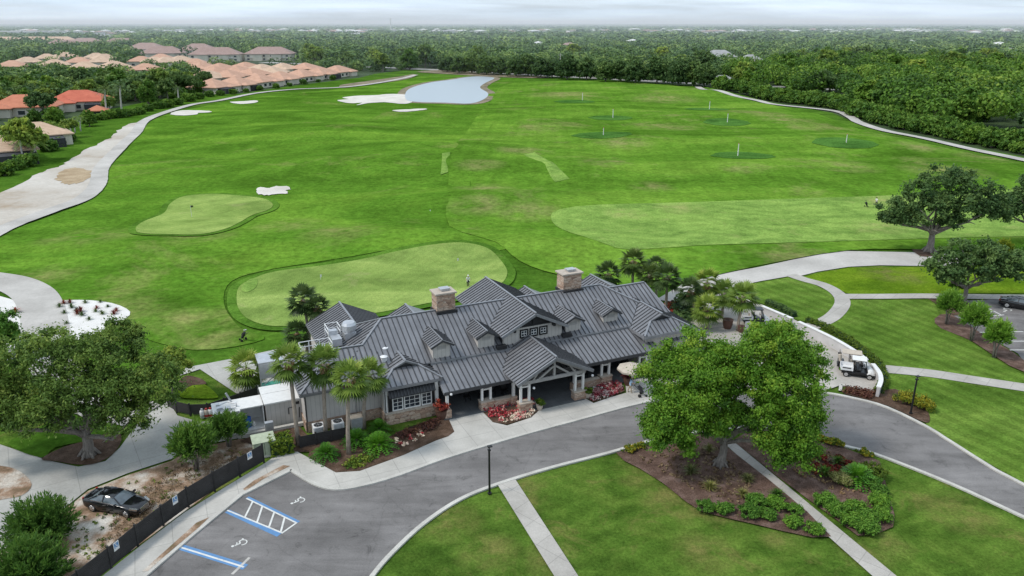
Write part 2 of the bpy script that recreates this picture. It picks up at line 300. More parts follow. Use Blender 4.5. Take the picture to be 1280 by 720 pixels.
# ---------------------------------------------------------------- object helpers
def tag(o, label=None, cat=None, group=None, kind=None):
    if label: o['label'] = label
    if cat: o['category'] = cat
    if group: o['group'] = group
    if kind: o['kind'] = kind
    return o
def thing(name, label, cat, loc=(0, 0, 0), rotz=0, group=None):
    o = bpy.data.objects.new(name, None); COL.objects.link(o)
    o.location = loc; o.rotation_euler = (0, 0, rotz); o.empty_display_size = .3
    return tag(o, label, cat, group)
class MB:
    """collects faces, then links them as one mesh object"""
    def __init__(s): s.v = []; s.f = []; s.m = []
    def face(s, pts, m=0):
        i = len(s.v); s.v += [tuple(p) for p in pts]; s.f.append(tuple(range(i, i + len(pts)))); s.m.append(m)
    def box(s, c, d, rz=0, m=0, rx=0, ry=0):
        x, y, z = d[0] / 2, d[1] / 2, d[2] / 2; i = len(s.v)
        mt = Matrix.Rotation(rz, 3, 'Z') @ Matrix.Rotation(ry, 3, 'Y') @ Matrix.Rotation(rx, 3, 'X')
        for a in (-x, x):
            for b in (-y, y):
                for e in (-z, z):
                    p = mt @ Vector((a, b, e)); s.v.append((p.x + c[0], p.y + c[1], p.z + c[2]))
        for q in ((0, 1, 3, 2), (4, 6, 7, 5), (0, 4, 5, 1), (2, 3, 7, 6), (0, 2, 6, 4), (1, 5, 7, 3)):
            s.f.append(tuple(i + k for k in q)); s.m.append(m)
    def bar(s, p, q, w, h, m=0, up=(0, 0, 1)):
        p, q = Vector(p), Vector(q); d = (q - p)
        if d.length < 1e-6: return
        d.normalize(); u = Vector(up)
        if abs(d.dot(u)) > .98: u = Vector((1, 0, 0))
        r = d.cross(u).normalized(); u = r.cross(d).normalized(); i = len(s.v)
        for e in (p, q):
            for a, b in ((-1, -1), (1, -1), (1, 1), (-1, 1)):
                s.v.append(tuple(e + r * a * w / 2 + u * b * h / 2))
        for k in range(4):
            n = (k + 1) % 4; s.f.append((i + k, i + n, i + 4 + n, i + 4 + k)); s.m.append(m)
        s.f.append((i + 3, i + 2, i + 1, i)); s.f.append((i + 4, i + 5, i + 6, i + 7)); s.m += [m, m]
    def tube(s, pts, rad, n=8, m=0, cap=True):
        pts = [Vector(p) for p in pts]; rings = []
        if not hasattr(rad, '__len__'): rad = [rad] * len(pts)
        ref = Vector((.13, .97, .2))
        for k, p in enumerate(pts):
            d = (pts[min(k + 1, len(pts) - 1)] - pts[max(k - 1, 0)]).normalized()
            a = d.cross(ref)
            if a.length < .05: a = d.cross(Vector((1, 0, 0)))
            a.normalize(); b = d.cross(a); i = len(s.v); rings.append(i)
            for j in range(n):
                t = 2 * math.pi * j / n; s.v.append(tuple(p + (a * math.cos(t) + b * math.sin(t)) * rad[k]))
        for k in range(len(pts) - 1):
            for j in range(n):
                s.f.append((rings[k] + j, rings[k] + (j + 1) % n, rings[k + 1] + (j + 1) % n, rings[k + 1] + j)); s.m.append(m)
        if cap:
            s.f.append(tuple(rings[0] + j for j in range(n))[::-1]); s.f.append(tuple(rings[-1] + j for j in range(n))); s.m += [m, m]
    def lathe(s, c, prof, n=16, m=0):
        s.tube([(c[0], c[1], c[2] + z + (1e-5 * k)) for k, (r, z) in enumerate(prof)], [r for r, z in prof], n, m)
    def prism(s, poly, z0, z1, m=0):
        n = len(poly); i = len(s.v)
        s.v += [(x, y, z0) for x, y in poly] + [(x, y, z1) for x, y in poly]
        s.f.append(tuple(range(i + n - 1, i - 1, -1))); s.f.append(tuple(range(i + n, i + 2 * n))); s.m += [m, m]
        for k in range(n):
            q = (k + 1) % n; s.f.append((i + k, i + q, i + n + q, i + n + k)); s.m.append(m)
    def slab(s, pts, th, m=0):
        """flat polygon in space given thickness downwards"""
        n = len(pts); i = len(s.v)
        s.v += [tuple(p) for p in pts] + [(p[0], p[1], p[2] - th) for p in pts]
        s.f.append(tuple(range(i, i + n))); s.f.append(tuple(range(i + 2 * n - 1, i + n - 1, -1))); s.m += [m, m]
        for k in range(n):
            q = (k + 1) % n; s.f.append((i + k, i + n + k, i + n + q, i + q)); s.m.append(m)
    def build(s, name, mats, parent=None, smooth=False, bevel=0):
        me = bpy.data.meshes.new(name); me.from_pydata(s.v, [], s.f)
        for mm in (mats if isinstance(mats, (list, tuple)) else [mats]): me.materials.append(mm)
        me.polygons.foreach_set('material_index', s.m)
        if smooth: me.polygons.foreach_set('use_smooth', [True] * len(s.f))
        bm = bmesh.new(); bm.from_mesh(me); bmesh.ops.recalc_face_normals(bm, faces=bm.faces); bm.to_mesh(me); bm.free()
        me.update(); o = bpy.data.objects.new(name, me); COL.objects.link(o)
        if bevel:
            b = o.modifiers.new('bevel', 'BEVEL'); b.width = bevel; b.segments = 2; b.limit_method = 'ANGLE'
        if parent: o.parent = parent
        return o
def part(name, mats, parent, fn, **k):
    b = MB(); fn(b); return b.build(name, mats, parent, **k)
def children(o): return [c for c in ALLOBJ if c.parent == o]
def dup(root, loc, rotz=0, scale=None, label=None, group=None):
    r = root.copy(); COL.objects.link(r); r.location = loc; r.rotation_euler = (0, 0, rotz)
    if scale is not None: r.scale = scale if hasattr(scale, '__len__') else (scale,) * 3
    if label: r['label'] = label
    if group: r['group'] = group
    for ch in list(root.children):
        c = ch.copy(); COL.objects.link(c); c.parent = r
        for g in list(ch.children):
            d = g.copy(); COL.objects.link(d); d.parent = c
    return r
def catmull(pts, closed=True, n=6):
    out = []; L = len(pts)
    rng = range(L) if closed else range(L - 1)
    for i in rng:
        if closed: p0, p1, p2, p3 = (pts[(i + k - 1) % L] for k in range(4))
        else: p0, p1, p2, p3 = pts[max(i - 1, 0)], pts[i], pts[i + 1], pts[min(i + 2, L - 1)]
        for k in range(n):
            t = k / n; t2, t3 = t * t, t * t * t
            out.append(tuple(.5 * (2 * p1[j] + (p2[j] - p0[j]) * t + (2 * p0[j] - 5 * p1[j] + 4 * p2[j] - p3[j]) * t2 + (3 * p1[j] - p0[j] - 3 * p2[j] + p3[j]) * t3) for j in (0, 1)))
    if not closed: out.append(tuple(pts[-1]))
    return out
def sheet_world(name, poly, mat, off, step=None, thick=0, terrain=True, kind='structure', smooth=True):
    """ground sheet from a world polygon, following the terrain"""
    vs = [Vector(p) for p in poly]; n = len(vs)
    if step:
        xs = [p[0] for p in poly]; ys = [p[1] for p in poly]
        y = min(ys) + step / 2
        while y < max(ys):
            st = step * (1 if y < 260 else 2); x = min(xs) + st / 2
            while x < max(xs):
                vs.append(Vector((x + rnd.uniform(-.2, .2) * st, y + rnd.uniform(-.2, .2) * st))); x += st
            y += st
    r = delaunay_2d_cdt(vs, [], [tuple(range(n))], 1, 1e-4)
    V = [(p.x, p.y, (hgt(p.x, p.y) if terrain else 0) + off) for p in r[0]]; F = [tuple(f) for f in r[2]]
    me = bpy.data.meshes.new(name)
    bm = bmesh.new(); bv = [bm.verts.new(v) for v in V]
    for f in F:
        try: bm.faces.new([bv[i] for i in f])
        except ValueError: pass
    bmesh.ops.recalc_face_normals(bm, faces=bm.faces)
    if sum(f.normal.z for f in bm.faces) < 0: bmesh.ops.reverse_faces(bm, faces=bm.faces)
    if thick:
        eds = [e for e in bm.edges if e.is_boundary]
        ex = bmesh.ops.extrude_edge_only(bm, edges=eds)
        for q in ex['geom']:
            if isinstance(q, bmesh.types.BMVert): q.co.z -= thick
        bmesh.ops.recalc_face_normals(bm, faces=bm.faces)
    bm.to_mesh(me); bm.free(); me.materials.append(mat)
    if smooth: me.polygons.foreach_set('use_smooth', [True] * len(me.polygons))
    if thick: me.polygons.foreach_set('use_smooth', [False] * len(me.polygons))
    o = bpy.data.objects.new(name, me); COL.objects.link(o)
    if kind: o['kind'] = kind
    return o
def sheet(name, px, mat, off, curve=0, rag=0, **k):
    w = [gp(*p) for p in px]
    if curve: w = catmull(w, True, curve)
    if rag: w = [(x + rnd.uniform(-rag, rag), y + rnd.uniform(-rag, rag) * 1.6) for x, y in w]
    return sheet_world(name, w, mat, off, **k)
def offset_line(pts, d):
    out = []
    for i, p in enumerate(pts):
        a = pts[max(i - 1, 0)]; b = pts[min(i + 1, len(pts) - 1)]
        dx, dy = b[0] - a[0], b[1] - a[1]; l = math.hypot(dx, dy) or 1
        out.append((p[0] - dy / l * d, p[1] + dx / l * d))
    return out
def grow(poly, d):
    n = len(poly); a = sum(poly[i][0] * poly[(i + 1) % n][1] - poly[(i + 1) % n][0] * poly[i][1] for i in range(n))
    sgn = 1 if a > 0 else -1; out = []
    for i, p in enumerate(poly):
        q, r = poly[i - 1], poly[(i + 1) % n]; dx, dy = r[0] - q[0], r[1] - q[1]; l = math.hypot(dx, dy) or 1
        out.append((p[0] + sgn * dy / l * d, p[1] - sgn * dx / l * d))
    return out
def strip(name, px, width, mat, off, n=6, thick=0, world=False, wob=0):
    w = px if world else [gp(*p) for p in px]
    c = catmull(w, False, n) if n > 1 else w
    ws = [width] * len(c) if not hasattr(width, '__len__') else [width[0] + (width[1] - width[0]) * i / (len(c) - 1) for i in range(len(c))]
    a = offset_line(c, .5); b = offset_line(c, -.5)
    L = [(p[0] + (q[0] - p[0]) * (w_ + rnd.uniform(-wob, wob)) , p[1] + (q[1] - p[1]) * (w_ + rnd.uniform(-wob, wob))) for p, q, w_ in zip(c, a, ws)]
    Rr = [(p[0] + (q[0] - p[0]) * (w_ + rnd.uniform(-wob, wob)), p[1] + (q[1] - p[1]) * (w_ + rnd.uniform(-wob, wob))) for p, q, w_ in zip(c, b, ws)]
    mb = MB(); z = lambda p: hgt(*p) + off
    for i in range(len(c) - 1):
        q = [L[i], Rr[i], Rr[i + 1], L[i + 1]]; top = [(p[0], p[1], z(p)) for p in q]
        mb.face(top)
        if thick:
            for j, k in ((0, 3), (1, 2)):
                mb.face([top[j], top[k], (top[k][0], top[k][1], top[k][2] - thick), (top[j][0], top[j][1], top[j][2] - thick)])
    o = mb.build(name, mat); o['kind'] = 'structure'
    return o
# numpy leaves ---------------------------------------------------
def leaf_cloud(g, centers, radii, n, size, tints, squash=.8, shell=.5, upbias=.35, aspect=1.6):
    """n leaf quads round each clump centre; returns verts, tints"""
    K = len(centers); c = np.repeat(np.asarray(centers, float), n, 0); r = np.repeat(np.asarray(radii, float), n)
    d = g.normal(size=(K * n, 3)); d /= np.linalg.norm(d, axis=1)[:, None] + 1e-9
    rad = r * ((shell + (1 - shell) * g.random(K * n)) ** .8 if shell > 0 else np.abs(g.normal(size=K * n)) * .52)
    p = c + d * rad[:, None] * np.array([1, 1, squash])
    nrm = d * .7 + g.normal(size=(K * n, 3)) * .55 + np.array([0, 0, upbias]); nrm /= np.linalg.norm(nrm, axis=1)[:, None] + 1e-9
    t = np.cross(nrm, g.normal(size=(K * n, 3))); t /= np.linalg.norm(t, axis=1)[:, None] + 1e-9
    b = np.cross(nrm, t); s = size * (.55 + .9 * g.random(K * n)); t *= (s * aspect / 2)[:, None]; b *= (s / 2)[:, None]
    V = np.stack([p - t, p + b - t * .1, p + t, p - b - t * .1], 1).reshape(-1, 3)
    T = np.clip(np.repeat(np.asarray(tints, float), n) + g.normal(size=K * n) * .13, 0, 1)
    return V, T
def quads_object(name, V, T, mat, parent=None, link=True):
    nq = len(V) // 4; me = bpy.data.meshes.new(name)
    me.vertices.add(len(V)); me.vertices.foreach_set('co', np.asarray(V, np.float32).ravel())
    me.loops.add(nq * 4); me.loops.foreach_set('vertex_index', np.arange(nq * 4, dtype=np.int32))
    me.polygons.add(nq); me.polygons.foreach_set('loop_start', np.arange(0, nq * 4, 4, dtype=np.int32))
    me.polygons.foreach_set('loop_total', np.full(nq, 4, dtype=np.int32))
    at = me.attributes.new('tint', 'FLOAT', 'FACE'); at.data.foreach_set('value', np.asarray(T, np.float32))
    me.update(calc_edges=True); me.materials.append(mat)
    o = bpy.data.objects.new(name, me)
    if link: COL.objects.link(o)
    if parent: o.parent = parent
    return o
def crown(g, lobes, sub=26, leaves=60, size=.3, clump=.3, mid=.45, squash=.75, low=-.45, inner=.25, bottom=None):
    """crown of leaf clumps scattered over several uneven lobes"""
    C, Rr, T = [], [], []
    for (x, y, z, rx, ry, rz) in lobes:
        k = max(3, int(sub * (.7 + .6 * g.random())))
        d = g.normal(size=(k * 3, 3)); d /= np.linalg.norm(d, axis=1)[:, None]; d = d[d[:, 2] > low][:k]
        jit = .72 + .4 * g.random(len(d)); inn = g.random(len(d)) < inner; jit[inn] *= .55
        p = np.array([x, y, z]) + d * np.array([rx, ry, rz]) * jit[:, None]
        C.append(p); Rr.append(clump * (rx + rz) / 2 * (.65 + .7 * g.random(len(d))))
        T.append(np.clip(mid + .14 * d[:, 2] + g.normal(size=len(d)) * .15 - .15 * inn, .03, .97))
    return leaf_cloud(g, np.concatenate(C), np.concatenate(Rr) * 1.25, leaves, size, np.concatenate(T), squash, 0, .35, 2.0)
def limbs(mb, base, top, r0, lobes, g, nlimb=7, m=0, bend=.6):
    bx, by, bz = base; tx, ty, tz = top
    pts = [(bx, by, bz - .1), (bx + (tx - bx) * .15, by + (ty - by) * .1, bz + (tz - bz) * .12), (bx + (tx - bx) * .5 + .1, by + (ty - by) * .5, bz + (tz - bz) * .5), (tx, ty, tz)]
    mb.tube(pts, [r0 * 1.7, r0 * 1.1, r0 * .9, r0 * .7], 10, m)
    for k in range(6):   # root flare
        a = k * 1.05 + .3; mb.tube([(bx + math.cos(a) * r0 * 2.2, by + math.sin(a) * r0 * 2.2, bz - .12), (bx + math.cos(a) * r0 * .8, by + math.sin(a) * r0 * .8, bz + r0 * 1.4)], [r0 * .22, r0 * .42], 6, m)
    for k in range(nlimb):
        L = lobes[k % len(lobes)]; j = g.normal(size=3) * .25
        e = Vector((L[0] + j[0] * L[3], L[1] + j[1] * L[4], L[2] + j[2] * L[5]))
        s = Vector((tx, ty, tz)) * .85 + Vector((bx, by, bz)) * .15; s.z = bz + (tz - bz) * (.7 + .3 * g.random())
        md = (s + e) / 2 + Vector((g.normal() * bend, g.normal() * bend, -.3 + g.normal() * .3))
        mb.tube([s, (s + md) / 2 + Vector((0, 0, .15)), md, (md + e) / 2, e], [r0 * .55, r0 * .45, r0 * .34, r0 * .24, r0 * .1], 7, m)
        for q in range(2):
            e2 = md + Vector(tuple(g.normal(size=3))) * (L[3] * .45); e2.z = max(e2.z, md.z)
            mb.tube([md, (md + e2) / 2 + Vector((0, 0, .2)), e2], [r0 * .28, r0 * .18, r0 * .06], 6, m)
# ---------------------------------------------------------------- sky and sun
SUN_EL, SUN_AZ = R(52), R(-62)      # azimuth measured from +Y towards +X: light from the left and a little beyond the viewer's shoulder
sdir = Vector((math.sin(R(-105)) * math.cos(SUN_EL), math.cos(R(-105)) * math.cos(SUN_EL), math.sin(SUN_EL)))
sun = bpy.data.lights.new('sun', 'SUN'); so = bpy.data.objects.new('sun', sun); COL.objects.link(so)
sun.energy = 2.45; sun.angle = R(10); sun.color = (1.0, .955, .89)
so.rotation_euler = sdir.to_track_quat('Z', 'Y').to_euler(); so.location = (-60, 0, 90)
w = bpy.data.worlds.new('World'); SC.world = w; w.use_nodes = True; nt = w.node_tree; nt.nodes.clear()
sky = nt.nodes.new('ShaderNodeTexSky'); sky.sky_type = 'NISHITA'; sky.sun_disc = False; sky.sun_elevation = SUN_EL
sky.sun_rotation = math.atan2(sdir.x, sdir.y); sky.air_density = 1.0; sky.dust_density = 2.0; sky.ozone_density = 1.5
tc = nt.nodes.new('ShaderNodeTexCoord'); mp = nt.nodes.new('ShaderNodeMapping'); mp.inputs['Scale'].default_value = (1.6, 1.6, 26)
nt.links.new(tc.outputs['Generated'], mp.inputs[0])
cn = ramp(nt, noise(nt, mp.outputs[0], 1.5, 7, .6, .3), [(.32, (.5,) * 3), (.60, (.98,) * 3)])
cc = mixc(nt, noise(nt, mp.outputs[0], 2.6, 5, .6), (7.0, 9.0, 11.2), (9.8, 10.9, 11.9))
skyc = mixc(nt, cn, sky.outputs[0], cc)
bg = nt.nodes.new('ShaderNodeBackground'); bg.inputs['Strength'].default_value = .108
nt.links.new(skyc, bg.inputs['Color']); ow = nt.nodes.new('ShaderNodeOutputWorld'); nt.links.new(bg.outputs[0], ow.inputs[0])
# ---------------------------------------------------------------- ground
O_ = gp(555.3, 490.8, 2.8)
E1 = (math.cos(BA), math.sin(BA)); E2 = (-math.sin(BA), math.cos(BA))
def W(s, d): return (O_[0] + s * E1[0] + d * E2[0], O_[1] + s * E1[1] + d * E2[1])
def L2(x, y): dx, dy = x - O_[0], y - O_[1]; return (dx * E1[0] + dy * E1[1], dx * E2[0] + dy * E2[1])
me = bpy.data.meshes.new('ground'); B = 45000
me.from_pydata([(-B, -200, -.08), (B, -200, -.08), (B, B, -.08), (-B, B, -.08)], [], [(0, 1, 2, 3)]); me.materials.append(M['far_ground'])
go = bpy.data.objects.new('ground', me); COL.objects.link(go); go['kind'] = 'structure'
sheet_world('lawn', [(-95, 20), (95, 20), (130, 135), (-110, 135)], M['lawn'], -.04, step=6, terrain=False)
ROUGH = [(-110, 420), (-60, 225), (0, 200), (70, 165), (130, 138), (190, 126), (235, 119), (300, 117), (360, 108), (450, 97), (470, 92), (520, 86), (570, 90), (640, 94), (760, 100), (880, 108), (905, 118), (960, 127), (1040, 141), (1080, 158), (1130, 167), (1200, 182), (1300, 200), (1430, 240), (1430, 335), (1290, 325), (1160, 319), (1050, 324), (950, 345), (850, 366), (640, 425), (450, 435), (330, 445), (200, 468), (60, 470), (-60, 480)]
sheet('rough', ROUGH, M['rough'], .0, step=2.3)
FAIR = [(-20, 345), (0, 296), (60, 272), (118, 247), (132, 215), (160, 186), (190, 152), (250, 134), (340, 119), (440, 110), (505, 100), (545, 93), (620, 97), (660, 101), (640, 130), (610, 165), (590, 205), (590, 250), (600, 290), (640, 318), (520, 318), (440, 326), (340, 338), (290, 352), (280, 380), (300, 410), (330, 425), (240, 438), (150, 412), (70, 376), (30, 346)]
sheet('fairway', FAIR, M['fair'], .09, 4, step=2.3)
RANGE = [(562, 290), (560, 240), (566, 200), (585, 165), (612, 130), (640, 104), (760, 102), (875, 111), (930, 125), (1010, 140), (1055, 156), (1110, 172), (1200, 190), (1300, 209), (1430, 240), (1430, 322), (1290, 318), (1160, 313), (1060, 314), (950, 333), (850, 355), (800, 360), (700, 345), (650, 330), (620, 312)]
sheet('practice_range', RANGE, M['range'], .17, 3, step=2.3)
sheet('range_tee', [(700, 268), (780, 259), (920, 252), (1100, 246), (1300, 237), (1400, 236), (1400, 300), (1280, 297), (1050, 303), (900, 309), (830, 316), (770, 318), (715, 296), (690, 280)], M['dtee'], .23, 3, step=2.3)
for p in ([(655, 200), (668, 196), (712, 228), (694, 231)], [(553, 203), (563, 201), (560, 222), (551, 224)]):
    sheet('tee_strip', p, M['dtee'], .24, step=2)
# greens with their collars
GREENS = [[(171, 292), (171, 285), (181, 278), (205, 268), (213, 256), (230, 247), (265, 244), (300, 246), (330, 250), (341, 257), (336, 264), (315, 271), (300, 280), (280, 290), (250, 298), (215, 298), (190, 297), (177, 295)],
          [(296, 374), (300, 360), (318, 350), (345, 342), (400, 336), (450, 330), (500, 322), (545, 316), (580, 314), (610, 319), (628, 332), (634, 345), (620, 360), (560, 376), (480, 392), (420, 402), (380, 408), (340, 410), (312, 402), (299, 389)]]
for G in GREENS:
    wv = catmull([gp(*p) for p in G], True, 5)
    sheet_world('green_collar', grow(wv, 1.2), M['collar'], .22, step=2)
    sheet_world('putting_green', wv, M['green'], .28, step=2)
sheet('worn_patch', [(302, 363), (312, 352), (322, 352), (320, 362), (308, 368)], M['dtee'], .33, 4, step=1)
TG = [(718, 128, 9, 9), (763, 149, 8, 7), (752, 174, 9, 8), (883, 138, 9, 7), (908, 155, 8, 8), (928, 197, 8.2, 7.5), (1055, 184, 9, 7.5)]
for (x, y, a, b) in TG:
    c = gp(x, y); sheet_world('target_green', [(c[0] + a * math.cos(t * .2618) * (1 + .06 * math.sin(t * 1.7)), c[1] + b * math.sin(t * .2618)) for t in range(24)], M['tgreen'], .25, step=2)
# water and sand
POND = [(507, 124), (511, 112), (536, 104), (565, 100), (583, 97), (600, 96), (618, 98), (607, 104), (600, 110), (610, 117), (606, 124), (588, 130), (555, 129), (520, 128)]
pw = catmull([gp(*p) for p in POND], True, 4)
sheet_world('pond_bank', grow(pw, 4.0), M['bank'], .22, terrain=False)
sheet_world('pond', pw, M['water'], .27, terrain=False)
sheet('pond_bank', [(425, 107), (450, 103), (500, 96), (516, 93), (520, 95), (505, 100), (455, 107), (430, 110)], M['bank'], .24, 3)
sheet('pond_bank', [(520, 90), (560, 88), (620, 93), (680, 96), (680, 98), (620, 96.5), (560, 93)], M['bank'], .24, 3)
for p in ([(421, 126), (436, 124.5), (428, 122.5), (448, 120), (470, 119.5), (486, 118), (508, 119), (516, 124), (512, 129.5), (498, 130), (480, 128.3), (460, 129.5), (446, 132), (452, 129), (438, 129.5)], [(491, 140), (512, 138), (531, 137), (532, 139), (515, 142), (500, 143)],
          [(213, 144), (220, 140), (232, 138.5), (250, 139), (264, 140), (262, 142), (248, 142.5), (247, 144.5), (230, 146)], [(287, 128), (305, 127), (321, 126), (319, 129), (300, 130.5)],
          [(321, 240), (324, 236), (337, 236.5), (346, 234.5), (360, 235), (364.5, 238), (357, 240), (360, 243), (344, 244), (336, 245.5), (325, 244)]):
    sheet('bunker', p, M['sand'], .24, 4, rag=.3, step=2)
sheet('waste_sand', [(-60, 320), (0, 292), (50, 270), (92, 254), (108, 244), (121, 228), (128, 209), (152, 184), (172, 165), (182, 153), (162, 156), (148, 164), (137, 174), (108, 188), (84, 204), (60, 214), (37, 224), (0, 243), (-60, 265)], M['waste'], .22, 6, rag=.7, step=2.5)
sheet('dry_bank', [(70, 225), (78, 215), (92, 211), (108, 213), (115, 221), (100, 230), (80, 231)], surf('dry_soil', [(.3, (.28, .20, .115)), (.7, (.45, .35, .23))], .3, fine=(3, .8, 1.15)), .27, 6, rag=.55, step=2)
strip('cart_path', [(-60, 330), (0, 290), (60, 266), (103, 250), (122, 232), (128, 210), (150, 186), (170, 167), (180, 153), (205, 142), (240, 131.5), (275, 126), (320, 117), (370, 112), (420, 110), (460, 106), (500, 99), (520, 94)], 3.6, M['cart'], .30, 12, wob=.12)
strip('cart_path', [(872, 109), (884, 115), (910, 121), (945, 126), (968, 131), (1025, 137), (1050, 141), (1064, 148), (1074, 154), (1105, 164), (1150, 174), (1200, 185), (1280, 201), (1400, 228)], 3.6, M['cart'], .30, 12, wob=.12)
strip('road', [(330, 78), (500, 85.5), (575, 88.6), (700, 95.2), (860, 103.5), (1000, 110), (1100, 114)], 14, M['farroad'], .1)
# bright gravel garden and path on the left
sheet('gravel_bed', [(62, 380), (100, 376), (140, 380), (163, 391), (152, 403), (128, 414), (110, 430), (70, 432), (60, 400)], M['wsand'], .14, 3)
sheet('gravel_bed', [(-30, 372), (10, 374), (30, 385), (38, 405), (40, 440), (-30, 450)], M['wsand'], .14, 3)
strip('cart_path', [(-60, 345), (-20, 349), (15, 355), (40, 367), (52, 385), (57, 410), (66, 450), (110, 500), (180, 520)], [5.4, 4.6], M['cart'], .17)
sheet('service_drive', [(-60, 555), (0, 556), (60, 576), (98, 584), (132, 577), (150, 560), (163, 542), (183, 517), (197, 505), (210, 501), (222, 520), (250, 528), (290, 524), (345, 530), (345, 548), (300, 548), (235, 560), (215, 574), (160, 592), (110, 612), (75, 640), (40, 668), (0, 690), (-80, 735)], M['drive'], .05, terrain=False)
sheet('back_drive', [(225, 470), (232, 460), (300, 447), (350, 436), (385, 424), (430, 400), (470, 400), (470, 440), (400, 500), (330, 500), (295, 492), (268, 474), (250, 462)], M['drive'], .06, terrain=False)
sheet_world('patio', [W(-14, 9), W(-9, 14), W(-6, 18.5), W(2, 17.5), W(10, 17.3), W(20, 17.4), W(31, 15), W(33, 8), W(24, 6)], M['plaza'], .045, terrain=False)
sheet('island_lawn', [(222, 487), (232, 480), (255, 481), (272, 495), (268, 499), (240, 499), (226, 497)], M['blawn'], .10, 3, terrain=False)
sheet('mulch_bed', [(222, 482), (232, 471), (250, 474), (258, 481), (240, 483), (226, 490)], M['mulch'], .12, 3, terrain=False)
sheet('mulch_bed', [(52, 575), (80, 560), (110, 552), (145, 540), (152, 552), (140, 570), (118, 581), (96, 582), (70, 578)], M['mulch'], .12, 3, terrain=False)
sheet('verge', [(10, 556), (40, 540), (80, 520), (130, 505), (175, 500), (190, 503), (160, 540), (120, 550), (70, 560), (52, 573)], M['rough'], .09, 3, terrain=False)
sheet('sandy_soil', [(-80, 745), (0, 692), (40, 670), (75, 642), (110, 614), (160, 594), (215, 576), (236, 562), (300, 549), (335, 549), (331, 566), (112, 727), (60, 760)], M['dirt'], .02, terrain=False)
sheet('sandy_soil', [(-60, 580), (0, 583), (25, 590), (40, 606), (28, 620), (0, 626), (-60, 640)], M['dirt'], .08, 3, terrain=False)
# road with kerbs, pavement
ROADUP = [(150, 748), (188, 715), (240, 670), (302, 619), (364, 588), (392, 605), (420, 612), (455, 607), (500, 594), (560, 572), (650, 545), (720, 526), (807, 503), (870, 495), (960, 487), (1026, 491), (1070, 499), (1109, 510), (1160, 535), (1195, 557), (1290, 612), (1400, 680)]
ROADLO = [(440, 760), (466, 720), (492, 690), (530, 655), (575, 625), (622, 606), (690, 585), (760, 567), (820, 550), (880, 540), (940, 536), (1005, 541), (1052, 557), (1096, 569), (1190, 606), (1290, 652), (1400, 705)]
up = [gp(*p) for p in ROADUP]; lo = [gp(*p) for p in ROADLO]
dv = (Vector(lo[-2]) - Vector(lo[-3])).normalized() * 14
for e_ in (up, lo):
    e_.pop()
    for k in range(5): e_.append(tuple(Vector(e_[-1]) + dv))
sheet_world('road', up + lo[::-1], M['asphalt'], .0, terrain=False, step=8)
strip('kerb', up[4:], .32, M['kerb'], .115, 3, .13, world=True)
strip('kerb', up[:5], .32, M['kerb'], .115, 1, .13, world=True)
strip('kerb', lo, .32, M['kerb'], .115, 4, .13, world=True)
sheet('pavement', [(95, 752), (128, 722), (178, 682), (231, 642), (282, 610), (330, 581), (352, 566), (372, 566), (420, 592), (450, 590), (505, 570), (545, 552), (561, 546), (568, 541), (562, 528), (561, 520), (598, 507), (602, 513), (616, 529), (634, 533), (664, 523), (675, 513), (668, 497), (720, 485), (726, 496), (742, 505), (762, 498), (783, 492), (782, 482), (786, 470), (830, 470), (830, 501), (807, 503), (720, 526), (650, 545), (560, 572), (500, 594), (455, 607), (420, 612), (392, 605), (364, 588), (302, 619), (240, 670), (188, 716), (150, 748)], M['walk'], .105, terrain=False, thick=.12)
for p in ([(304, 613), (318, 602), (354, 583), (363, 584), (330, 600), (307, 615)], [(178, 716), (196, 700), (246, 655), (262, 648), (250, 660), (205, 698), (185, 716)]):
    sheet('mulch_bed', p, M['dirt'], .125, terrain=False)
sheet('pathway', [(622, 607), (644, 600), (722, 720), (770, 800), (735, 800), (692, 720)], M['pathc'], .09, terrain=False)
sheet('pathway', [(879, 541), (894, 540), (914.5, 551), (1119, 720), (1190, 780), (1150, 780), (1089, 720), (906, 556)], M['pathc'], .09, terrain=False)
sheet('plaza', [(800, 503), (870, 495), (960, 487), (1026, 491), (1051, 482), (1097, 490), (1099, 478), (1092, 458), (1068, 441), (1038, 423), (998, 403), (989, 398), (954, 382), (925, 372), (890, 366), (862, 372), (850, 385), (852, 410), (830, 440), (786, 468), (786, 480)], M['plaza'], .08, terrain=False)
sheet('main_path', [(820, 375), (860, 352), (900, 343), (950, 334), (1000, 323), (1046, 314), (1100, 315), (1158, 316), (1240, 322), (1320, 320), (1320, 329), (1240, 331), (1160, 333), (1100, 332), (1060, 334), (1022, 340), (998, 346), (985, 346), (950, 352), (905, 362), (860, 380)], M['cart'], .07, terrain=False)
strip('pathway', [(988, 344), (1006, 350), (1030, 357), (1048, 368), (1053, 380), (1042, 395), (1024, 405), (1005, 411)], 1.9, M['pathc'], .075)
strip('pathway', [(1052, 371), (1100, 371), (1150, 370.5), (1196, 371), (1290, 372), (1350, 372)], 1.9, M['pathc'], .08)
strip('pathway', [(1098, 461), (1160, 467), (1220, 476), (1300, 488), (1400, 503)], 2.0, M['pathc'], .075)
sheet('right_lawn', [(1058, 375), (1168, 375), (1176, 400), (1215, 428), (1262, 461), (1330, 490), (1400, 560), (1400, 640), (1290, 611), (1195, 556), (1160, 534), (1140, 500), (1112, 488), (1098, 455), (1040, 418), (1018, 407), (1047, 395), (1058, 381)], M['rlawn'], .03, terrain=False)
sheet('right_lawn', [(905, 363), (950, 353), (985, 347), (1015, 355), (1035, 364), (1046, 377), (1040, 390), (1018, 403), (1000, 402), (956, 381), (930, 372)], M['rlawn'], .05, terrain=False)
sheet('right_lawn', [(1003, 347), (1025, 341), (1060, 335), (1160, 334), (1320, 330), (1360, 366), (1200, 367), (1062, 368), (1030, 355)], M['blawn'], .04, terrain=False)
